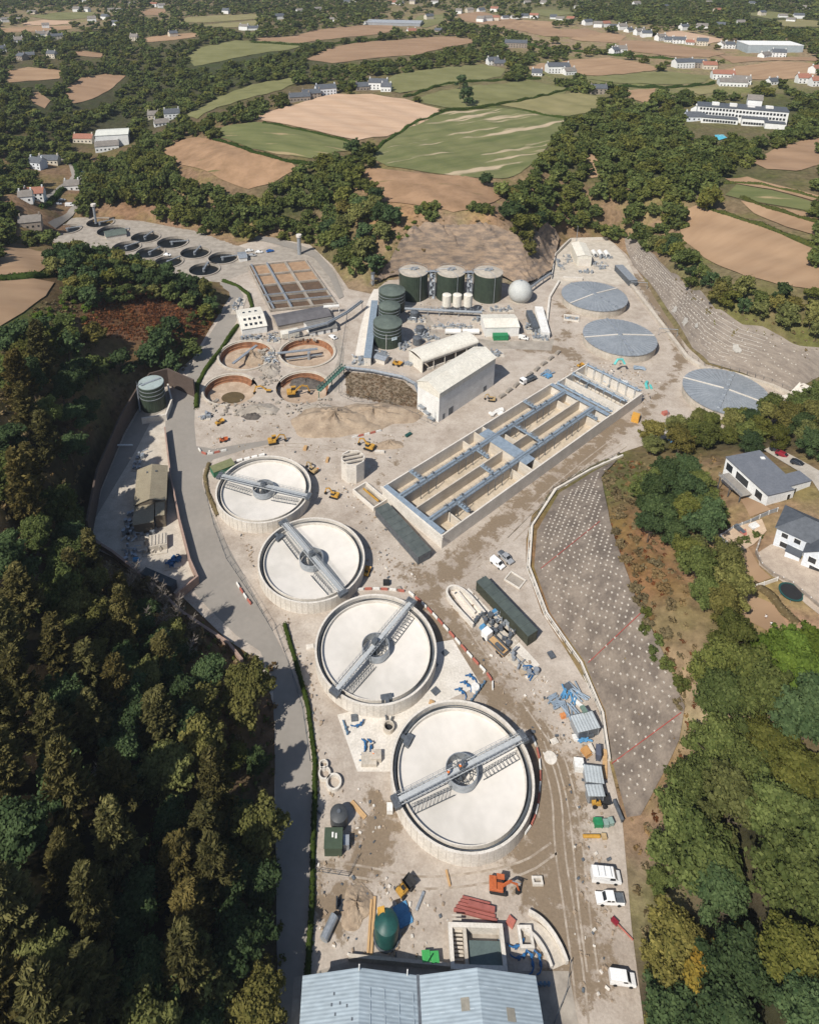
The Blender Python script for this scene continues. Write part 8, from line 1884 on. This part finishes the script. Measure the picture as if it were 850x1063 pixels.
# second house: hipped slate main block, gabled wing, conservatory
zb = P(800,570).z + .5; A, B, C = G(801.5,566,zb), G(850,589,zb), G(812,541,zb); d = (B - A).normalized(); rz = math.atan2(d.y, d.x)
t = thing('slate_house', 'large bluish-white house with slate roof and terraces at the right edge', 'house', A, rz); wD = 9.5; Lh = 22
m = MB(); m.box2((0, 0, -3), (Lh, wD, 6)); m.build('wall', WALLG, t)
def hip(m, x0, x1, y0, y1, ze, zr, ov=.5):
    x0 -= ov; x1 += ov; y0 -= ov; y1 += ov; k = (y1 - y0) / 2; ym = (y0 + y1) / 2
    m.add([(x0, y0, ze), (x1, y0, ze), (x1, y1, ze), (x0, y1, ze), (x0 + k, ym, zr), (x1 - k, ym, zr)], [(0, 1, 5, 4), (1, 2, 5), (2, 3, 4, 5), (3, 0, 4), (3, 2, 1, 0)])
m = MB(); hip(m, 0, Lh, 0, wD, 6.01, 9.2); rf = m.build('roof', SLATE, t); m = MB(); m.box2((13, 4, 7.5), (14.2, 5, 10.6)); m.build('chimney', WALLG, rf)
m = MB(); m.gable_walls(7, 13.5, -3.5, -.01, -3, 5.4, 8, 'y'); m.build('wing_wall', WALLG, t); m = MB(); m.gable(7, 13.5, -3.5, 3, 5.4, 8, .35, .15, 'y'); m.build('wing_roof', SLATE, t)
wallwin(t, (0, 0), (Lh, 0), (.09, .22), 3.9, 5.2, 1.4); wallwin(t, (0, 0), (Lh, 0), (.1, .23, .72, .82, .92), .9, 2.4, 1.6); wallwin(t, (7, -3.5), (13.5, -3.5), (.3, .7), 3.2, 4.8, 1.6); wallwin(t, (7, -3.5), (13.5, -3.5), (.5,), .4, 2.4, 3); wallwin(t, (0, wD), (0, 0), (.3, .7), 3.8, 5.0, 1.2)
m = MB(); m.box2((3.2, -2.6, -1), (6.4, -.02, 2.3)); m.build('porch', WALLG, t); m = MB(); m.box2((3.0, -2.8, 2.3), (6.6, -.02, 2.45)); m.build('porch_roof', SLATE, t)
m = MB(); m.box2((15, -4.5, -1), (21, -.02, 1.6)); m.build('terrace_wall', WALLG, t)
slabT = sheet('pavement', wpoly([(786,575),(800,566),(815,572),(850,592),(850,640),(835,628),(815,608),(797,595),(787,588)]), mat('terrace_paving', (.46,.38,.30), (.36,.29,.23), .6, .9), .45, 2.5); struct(slabT)
slabP = sheet('pavement', wpoly([(748,556),(764,548),(790,540),(795,552),(782,566),(766,575),(752,567)]), mat('patio', (.50,.38,.27), (.42,.31,.215), .5, .9), .45, 2.5); struct(slabP)
def fence_t(px, label, h=1.3, m_=None, name='garden_fence', th=.12):
    pl = resample([Vector((p.x, p.y)) for p in W(px)], 2.2, closed=False); o = Vector((pl[0].x, pl[0].y, gz(*pl[0]))); t = thing(name, label, 'fence', o); m = MB(); k = MB()
    for i, p in enumerate(pl):
        z = gz(*p) - o.z; m.bar((p.x - o.x, p.y - o.y, z - .5), (p.x - o.x, p.y - o.y, z + h + .15), .2, .2)
        if i: q = pl[i - 1]; zq = gz(*q) - o.z; k.bar((q.x - o.x, q.y - o.y, zq + h / 2), (p.x - o.x, p.y - o.y, z + h / 2), th, h)
    k.build('panel', m_ or GALV, t); m.build('post', WHITE, t)
fence_t([(744,560),(760,550),(778,543),(806,531)], 'grey panel fence between the modern house and the patio'); fence_t([(747,560),(760,572)], 'low grey fence at the left end of the patio'); fence_t([(764,617),(778,612),(792,608),(806,603)], 'white slatted garden fence above the dry lawn', 1.2, CONCL)
fence_t([(788,562),(784,574),(790,588),(802,598),(822,608),(850,632)], 'curved stone terrace wall around the slate-roofed house', 1.1, STONE, 'terrace_wall', .4)
p = P(820,617); t = thing('trampoline', 'round dark trampoline with green rim below the slate-roofed house', 'trampoline', p); m = MB(); m.lathe((0, 0, 0), [(2.3, .9), (.01, .88)], 32); m.build('bed', BLACK, t); m = MB(); m.lathe((0, 0, 0), [(2.3, .92), (2.7, .92), (2.7, .82), (2.3, .86)], 32); m.build('rim', TEAL, t)
for k in range(6): a = k * math.pi / 3; m = MB(); m.bar((2.5 * math.cos(a), 2.5 * math.sin(a), -.6), (2.5 * math.cos(a), 2.5 * math.sin(a), .85), .08, .08); m.build('leg', GALV, t)
for i, px in enumerate(((774.5,562), (786,557), (762,571))): p = P(*px); plant('shrub', 'shrub', p.x, p.y, .7, ('clipped round green bush on the patio edge below the table', 'clipped round green bush nearest the slate-roofed house', 'clipped round green bush at the lower left of the patio')[i], None, 'shrub')
for px, n_, m_, sz, lab in (((773,554), 'patio_mat', REDB, (2.4, 1.6, .1), 'red mat on the patio'), ((767,552), 'shed_bench', GALVD, (1.2, 3, .7), 'dark bench along the patio fence'), ((782,548), 'sun_lounger', WHITE, (2.6, 1.6, .5), 'white garden sofa on the patio')): p = P(*px); m = MB(); m.box((0, 0, sz[2] / 2), sz); m.box((0, sz[1] * .4, sz[2]), (sz[0], sz[1] * .2, sz[2] * .6)); tag(m.build(n_, m_, loc=p + Vector((0, 0, .45)), rz=.4), lab, 'garden furniture')
hedge([(780,605),(800,618),(810,632),(828,648)], 1.2, 2.5, 'yellowing garden hedge between lawn and trampoline', 'scrub', nper=24, s=.3)
# ------------------------------------------------------------------ far buildings
HOUSE_AT = []
def house(px, wm, rm, L=11, w=7.5, h=5, rise=2.6, rz=0.0, label='', group='houses of the distant village', chim=True, wins=True, name='house', cat='house', flat_=False):
    p = P(*px); p.z -= .2; HOUSE_AT.append((p.x, p.y, L * .5 + 2)); t = thing(name, label, cat, p, rz, group); x0, x1, y0, y1 = -L / 2, L / 2, -w / 2, w / 2
    m = MB()
    if flat_: m.box2((x0, y0, -1.5), (x1, y1, h)); m.build('wall', wm, t); m = MB(); m.box2((x0 - .2, y0 - .2, h), (x1 + .2, y1 + .2, h + .4)); rf = m.build('roof', rm, t)
    else: m.gable_walls(x0, x1, y0, y1, -1.5, h, h + rise); m.build('wall', wm, t); m = MB(); m.gable(x0, x1, y0, y1, h + .02, h + rise, .35); rf = m.build('roof', rm, t)
    if chim and not flat_:
        for s in (-1, 1): m = MB(); m.box((s * (L / 2 - .7), 0, h + rise + .5), (.8, 1.1, 1.6)); m.build('chimney', wm, rf)
    if wins:
        n = max(2, int(L / 3)); rows = ((.8, 2.0), (3.2, 4.4)) if h > 4.5 else ((.9, 2.1),)
        for z0, z1 in rows:
            for k in range(n): x = x0 + L * (k + .5) / n; m = MB(); m.box((x, y0 - .03, (z0 + z1) / 2), (1.1, .1, z1 - z0)); m.build('window', GLASS, t)
    return t
FAR = '''7,23,w,g 19,22,c,g 34,14,c,g 80,12,w,g 91,12,w,g 96,22.5,w,g 110,20,w,s 116,13,c,g 124,12,w,g 137,5,c,g 160,7,w,r 168,8,w,g 90,3,w,g 43,39,w,g 49,39,c,g 60,41,c,s 24,62,s,s 31,61,s,s 2,54,w,s
254,31,w,g 263,31,w,s 311,14,w,g 359,3,w,s 366,2,w,g 347,22,w,g 382,25.5,w,g 407,4,w,r 415,5,w,g 428,4,c,g 451,4,w,g 427,34,w,r 455,35,s,s 476,14,w,g 487,13,c,g 499,12,w,s 513,12,w,r
499,22.5,w,g 506,22,w,g 513,21.5,c,r 524,20,w,s 534,19.5,w,g 544,18.5,w,s 554,19,w,r 574,19.5,w,s 581,21,w,g 592,21,c,r 609,26,w,s 620,28,w,g 628,28,w,r 636,29.5,w,s 645,31,w,g 652,33,w,s 663,36,w,g 670,38,w,s 685,42,w,g 693,43.5,w,s 704,45,w,s 715,46,w,r 728,47,c,s 750,49.5,w,g 756,50,w,s
709,31,w,s 728,29,w,g 747,29,c,s 511,67,w,s 518,68,s,s 557,78,w,s 637,56,w,s 643,55,w,g 812,18,w,g 828,19,w,s 836,9,w,g 735,4,c,g 780,6,w,s 744,12,c,r 547,4,w,g 564,4,w,g 793,59,w,g 807,59,w,s 801,87,w,s 832,86,w,r 847,89,w,r 845,76,w,r 820,22,w,g 600,9,w,g 690,8,w,s 660,6,w,g 790,16,c,s 768,25,w,g
48,29,w,g 55,60,c,s 140,42,c,g 235,14,w,s 290,20,w,s 330,12,w,g 445,20,c,s 120,27,w,s 20,45,w,g 180,38,c,s'''.split()
WM = {'w': WALLW, 'c': WALLC, 's': STONE}; RM = {'g': mat('grey_tile', (.21,.19,.17), (.16,.145,.13), .5, .85), 's': SLATE, 'r': REDT}
WN = {'w': 'white', 'c': 'cream', 's': 'stone'}; RN = {'g': 'grey-tiled', 's': 'slate', 'r': 'red-tiled'}
for i, q in enumerate(FAR):
    a, b, c, d = q.split(','); a = float(a); b = float(b); rg = random.Random(i)
    ref = 'far left of the plateau' if a < 120 else 'beyond the left woods' if a < 260 else 'beyond the big pale field' if a < 420 else 'along the far plateau ribbon' if a < 640 else 'along the far right lane' if b < 55 else 'near the white hotel'
    house((a, b), WM[c], RM[d], rg.uniform(9.5, 15), rg.uniform(7, 9), rg.choice((3.2, 5.2, 5.6)), rg.uniform(2.4, 3.6), rg.uniform(-.6, .6), f'small {WN[c]} house with {RN[d]} roof {ref}', f'{WN[c]} {RN[d]} houses {ref}', wins=b > 40, chim=b > 30)
for (a, b, w_, r_, L, wd, h, rz, lb) in ((311,104,STONE,'s',18,8,4,.25,'low stone farm range at the left end above the pale field'),(323,101.5,STONE,'s',16,8,5,.3,'stone farm building in the middle above the pale field'),(338,98,WALLG,'s',18,9,6.5,.3,'pale farmhouse at the right end of the farm range'),
    (393,92,WALLW,'s',17,9,6.5,-.15,'white farmhouse with tall chimneys above the pale field'),(401,94,WALLW,'s',9,8,4.5,-.15,'small white wing beside the tall-chimneyed farmhouse'),(376,93,STONE,'s',12,9,4,.2,'low grey barn left of the tall-chimneyed farmhouse'),
    (578,75,WALLW,'s',22,13,7,.05,'large white hipped house amid the tan fields'),(590,77,WALLW,'g',12,9,4,.3,'low white annexe beside the large hipped house'),(620,97,STONE,'s',14,8,5.5,-.05,'lone pale stone house at the edge of the hilltop wood'),
    (708,70,WALLW,'s',20,11,6.5,.15,'white house with slate roof beside the tan barn'),(722,70,STONE,'s',18,10,6,-.1,'grey stone house right of the white slate one'),(735,71,WALLC,'r',14,10,4.5,-.1,'red-roofed outbuilding in the tan field group'),
    (749,82,WALLW,'r',20,11,6,-.2,'white house with brownish red roof behind the hotel'),(759,89,WALLW,'g',24,11,4.5,-.2,'long white grey-roofed house behind the hotel'),(768,87,WALLW,'g',16,10,5,-.3,'white grey-roofed house right of the long one'),
    (179,123,WALLW,'s',13,9,6,.3,'white gabled house in the woods by the valley track'),(160,122,WALLC,'g',10,8,3.5,.2,'small brown house hidden in the valley woods'),(168,130,WALLW,'g',12,7,3,.4,'blue-white low shed in the valley woods'),
    (40,174,WALLG,'s',11,8,5.5,-.3,'grey village house in a clearing left of the lane'),(37,206,WALLW,'r',12,8,5,.2,'red-roofed village house below the lane'),(52,169,WALLC,'s',15,7,3.5,0,'long low roofed building at the top of the lane'),(28,208,WALLW,'g',8,7,4,.3,'small white cottage left of the red-roofed village house'),(33,235,STONE,'g',12,8,4.5,.3,'stone building by the old works entrance'),(76,196,WALLW,'g',10,8,4,.2,'white roadside building below the car park'),
    (88,147,WALLC,'r',16,8,4,-.05,'brown-roofed house left of the white warehouse'),(112,155,WALLW,'g',18,10,4.5,.3,'white house with grey roof in front of the warehouse'),(724,119,WALLW,'g',9,8,5,.6,'small white gabled lodge at the left end of the hotel'),(720,124,WALLG,'s',14,9,3.4,-.05,'dark-roofed poolside pavilion below the hotel'),(535,49,STONE,'s',26,11,6,-.2,'large grey manor house among far trees')):
    house((a, b), w_, RM[r_], L, wd, h, 3, rz, lb, None)
house((119,149), WALLW, mat('pale_warehouse_roof', (.62,.62,.56), (.54,.54,.49), .3, .6), 25, 20, 10, 1.6, .22, 'big white warehouse among trees in the valley on the left', None, chim=False, wins=False, name='warehouse', cat='warehouse')
house((797,52), mat('grey_cladding', (.36,.40,.42), (.3,.34,.36), .3, .6), WALLW, 60, 34, 8, 0, -.08, 'long flat white-topped warehouse in the far right fields', None, chim=False, wins=False, name='warehouse', cat='warehouse', flat_=True)
house((410,25), mat('glass_grey', (.33,.34,.35), (.26,.27,.28), .3, .4), mat('glass_roof', (.36,.37,.38), (.28,.29,.30), .3, .4), 80, 40, 4, 2, -.2, 'grey glasshouse range beyond the ploughed strips', None, chim=False, wins=False, name='greenhouse', cat='greenhouse')
# hotel
zh = P(770,128).z; A, B = G(722,123.5,zh), G(815,131,zh); d = B - A; rz = math.atan2(d.y, d.x); L = d.length
t = thing('hotel', 'long white three-storey hotel with dark roof by the blue pool', 'hotel', A, rz)
m = MB(); m.box2((0, 0, -3), (L * .44, 15, 10)); m.box2((L * .44, -2, -3), (L, 14, 10.6)); m.build('wall', WALLW, t)
m = MB(); m.box2((-.3, -.3, 10), (L * .44, 15.3, 10.6)); m.box2((L * .44, -2.3, 10.6), (L + .3, 14.3, 11.2)); m.build('roof', SLATE, t)
m = MB(); m.box2((L * .05, -9, -3), (L * .46, -.05, 3.6)); m.box2((L * .5, -10, -3), (L * .78, -2.05, 5.5)); m.box2((L * .74, -17, -3), (L * .95, -10.05, 5.0)); m.build('front_wing', WALLW, t); m = MB(); m.box2((L * .05 - .3, -9.3, 3.6), (L * .46, -.05, 4.0)); m.box2((L * .5 - .3, -10.3, 5.5), (L * .78, -2.05, 5.9)); m.box2((L * .74 - .3, -17.3, 5.0), (L * .95 + .3, -10.05, 5.5)); m.build('wing_roof', SLATE, t)
m = MB(); m.gable_walls(L * .56, L * .72, 10, 17, 10.7, 16, 19); m.build('tower_wall', WALLW, t); m = MB(); m.gable(L * .56, L * .72, 10, 17, 16.02, 19, .5); m.build('tower_roof', RM['g'], t)
for k in range(4): m = MB(); m.box((L * (.2 + .2 * k), 6, 11.7), (5, 4, 2)); m.build('roof_box', WHITE, t)
w0 = None
for i in range(26):
    for z in (4.6, 7.8):
        x = L * (.02 + .96 * (i + .5) / 26)
        if w0 is None: m = MB(); m.box((0, 0, 0), (1.5, .12, 1.7)); w0 = m.build('window', GLASS, t); o = w0
        else: o = w0.copy(); COL.objects.link(o)
        o.location = (x, -.05 if x < L * .44 else -2.05, z + .6)
for i in range(12): o = w0.copy(); COL.objects.link(o); o.location = (L * (.07 + .37 * (i + .5) / 12), -9.05, 1.6)
for i in range(9): o = w0.copy(); COL.objects.link(o); o.location = (L * (.51 + .26 * (i + .5) / 9), -10.05, 2.2)
struct(sheet('water', wpoly([(741,141),(750,140.5),(754,144),(744,147)]), mat('pool_water', (.10,.46,.58), (.08,.40,.52), .2, .1), .7, 4))
struct(sheet('path', wpoly([(50,232),(62,226),(76,214),(88,200),(84,192),(82,182),(80,172),(84,168),(92,172),(94,185),(92,198),(84,214),(72,228),(58,238)]), ASPH, .5, 5)) ; struct(sheet('path', wpoly([(60,195),(75,183),(72,172),(60,165),(66,162),(80,172),(82,186),(66,200),(45,212),(40,208)]), ASPH, .5, 5))
hedge([(44,216),(62,200),(80,190),(82,178),(72,160)], 3.2, 5, 'bright green hedge winding beside the village lane', 'hedge', nper=40, s=.6)
# upper hillside road beside the settling beds
struct(sheet('road', wpoly([(262,243),(285,247),(310,254),(330,262),(348,284),(357,308),(352,311),(342,288),(326,268),(305,259),(280,252),(260,248)]), ASPH, .25, 4))
# ------------------------------------------------------------------ ground cover nobody could count
def clumps(rng, nq, s, h):
    d = unit(rng.normal(size=(nq, 3))); d[:, 2] = np.abs(d[:, 2]); C = d * np.array([1, 1, h]) * rng.uniform(.5, 1.1, (nq, 1))
    A, B = leaf_axes(unit(d + rng.normal(size=(nq, 3)) * .5), s * rng.uniform(.6, 1.3, nq), rng); return C, A, B, np.clip(.5 + rng.normal(size=nq) * .2, 0, 1)
def cover(name, areas, leaf, spacing, size, nq=26, h=.7, s=.34, seed=1, keep=lambda x, y: True):
    rr = random.Random(seed); rng = np.random.default_rng(seed); pr = [clumps(rng, nq, s, h) for _ in range(5)]; Cs, As, Bs, ts, t2 = [], [], [], [], []
    for px in areas:
        for x, y in scatter(wpoly(px, .3), spacing, rr, tries=10):
            if not keep(x, y): continue
            C, A, B, t = pr[rng.integers(5)]; a = rng.uniform(0, 6.28); k = rng.uniform(*size); M = np.array([[math.cos(a), -math.sin(a), 0], [math.sin(a), math.cos(a), 0], [0, 0, 1]]).T * k
            Cs.append(C @ M + np.array([x, y, gz(x, y)])); As.append(A @ M); Bs.append(B @ M); ts.append(np.clip(t + rng.uniform(-.25, .25), 0, 1)); t2.append(np.full(len(C), rng.uniform()))
    me = quads_mesh(name, np.concatenate(Cs), np.concatenate(As), np.concatenate(Bs), np.concatenate(ts), [LEAF[leaf]], None, np.concatenate(t2)); o = bpy.data.objects.new(name, me); COL.objects.link(o); return struct(o, 'stuff')
KN = [(95,318),(125,300),(165,298),(205,305),(228,322),(214,345),(185,362),(150,352),(110,350),(85,335)]
cover('bracken', [KN], 'bracken', 1.5, (.7, 1.4), seed=31)
BANK = [(625,486),(650,478),(690,485),(745,490),(752,540),(725,590),(716,650),(730,700),(722,760),(702,820),(690,870),(668,900),(660,880),(690,820),(712,745),(700,700),(672,640),(650,590),(634,545)]
cover('dry_heather', [BANK], 'bracken', 3.0, (.5, 1.1), h=.5, seed=32, keep=lambda x, y: math.sin(x * .21) + math.sin(y * .13 + 1) > -.2)
cover('undergrowth', [BANK, [(640,470),(700,468),(750,474),(745,490),(690,486),(640,484)], [(716,292),(770,322),(850,346),(850,364),(800,346),(740,322),(700,290)]], 'scrub', 2.6, (.5, 1.2), h=.6, seed=33)
cover('undergrowth', [[(0,400),(60,372),(110,385),(140,375),(180,372),(200,380),(140,400),(108,435),(86,480),(84,560),(0,600)], [(90,570),(150,606),(240,676),(284,690),(284,860),(240,860),(150,720)], [(656,880),(672,840),(700,900),(690,1063),(672,1063)], [(85,300),(60,310),(0,345),(0,395),(60,378),(110,350)]], 'scrub', 2.6, (.6, 1.5), h=.7, seed=34)
cover('bramble', [[(0,345),(60,315),(95,318),(110,350),(60,378),(0,398)], [(150,600),(240,668),(285,690),(286,900),(300,1063),(180,1063),(120,700)], [(40,270),(75,250),(110,252),(145,268),(180,278),(205,290),(228,312),(222,322),(170,292),(100,270),(60,280)], [(385,285),(400,255),(430,228),(440,234),(412,262),(395,292)], [(640,478),(670,480),(672,520),(640,510)]], 'broad', 2.8, (.5, 1.2), h=.8, seed=35)
cover('dry_tufts', [CP_, [(382,292),(400,262),(425,236),(520,230),(545,250),(570,280),(545,297),(440,285)], [(400,255),(430,225),(520,222),(545,245),(540,262),(430,250)]], 'scrub', 4.2, (.25, .75), h=.6, seed=36)
struct(sheet('ground', [tuple(G(*q)[:2]) for q in ((358,386),(385,388),(418,395),(433,408),(438,430),(415,422),(380,414),(360,410))], mat('heath_soil', (.25,.19,.13), (.16,.125,.085), .6, .95), .03, 3, zf=flat))
cover('scrub_patch', [[(358,386),(385,388),(418,395),(433,408),(438,430),(415,422),(380,414),(360,410)]], 'heath', 1.3, (.5, 1.2), nq=60, h=.6, s=.17, seed=38)
cover('weeds', [[(636,790),(700,760),(712,735),(690,810),(664,848),(650,850)]], 'scrub', 2.6, (.3, .8), nq=20, h=.5, seed=39)
cover('weeds', [NP, UP], 'scrub', 5.5, (.2, .6), nq=16, h=.5, seed=37)
# loose stones, offcuts and clods on the worked ground
def rubble(name, areas, n, m_, size, seed, zf=flat):
    rg = random.Random(seed); mb = MB()
    for px in areas:
        pl = [tuple(G(*q)[:2]) for q in px]; xs_ = [p[0] for p in pl]; ys_ = [p[1] for p in pl]; k = 0; t = 0
        while k < n and t < n * 20:
            t += 1; x = rg.uniform(min(xs_), max(xs_)); y = rg.uniform(min(ys_), max(ys_))
            if not inpoly(x, y, pl): continue
            if any((x - c[0][0]) ** 2 + (y - c[0][1]) ** 2 < 15.9 ** 2 for c in CLAR): continue
            k += 1; s_ = rg.uniform(*size); mb.box((x, y, s_ * .25), (s_ * rg.uniform(.5, 1.6), s_ * rg.uniform(.4, 1), s_ * .7), rg.uniform(0, 3.1), Matrix.Rotation(rg.uniform(-.3, .3), 3, 'X'))
    return struct(mb.build(name, m_), 'stuff')
AR = [[(212,440),(345,425),(440,440),(395,500),(330,500),(290,470),(215,470)], [(330,490),(395,505),(450,590),(430,612),(375,600),(385,560)], [(330,820),(400,815),(400,905),(470,930),(460,1000),(330,990)], [(555,420),(600,380),(640,375),(690,400),(670,430),(660,405),(600,372)], [(560,700),(600,720),(630,860),(640,1040),(600,1040),(590,860)], [(455,600),(500,595),(560,690),(600,760),(570,790),(500,700)], [(225,500),(300,640),(325,780),(345,820),(330,700),(262,590)], [(440,300),(560,310),(580,350),(500,368),(420,360)]]
rubble('rubble', AR, 110, SPOIL, (.2, .55), 41); rubble('rubble', AR[:6], 34, CONCL, (.2, .55), 42); rubble('rubble', AR, 24, GALVD, (.2, .6), 43)
rubble('rubble', [[(215,415),(345,415),(345,432),(215,432)], [(268,362),(290,362),(292,400),(270,400)], [(250,345),(330,345),(330,354),(250,354)]], 120, CONCD, (.4, 1.3), 44)
far_wood()
def haze():
    m = MB(); m.box2((-1600, -160, -8), (1800, 2800, 174)); v = bpy.data.materials.new('haze'); v.use_nodes = True; nt = v.node_tree; nt.nodes.clear()
    pv = nt.nodes.new('ShaderNodeVolumePrincipled'); pv.inputs['Density'].default_value = HAZE; pv.inputs['Color'].default_value = (.80, .88, 1.0, 1); pv.inputs['Anisotropy'].default_value = .2
    o = nt.nodes.new('ShaderNodeOutputMaterial'); nt.links.new(pv.outputs[0], o.inputs['Volume']); struct(m.build('haze', v), 'stuff')
HAZE = .00008
haze()
setup_world()
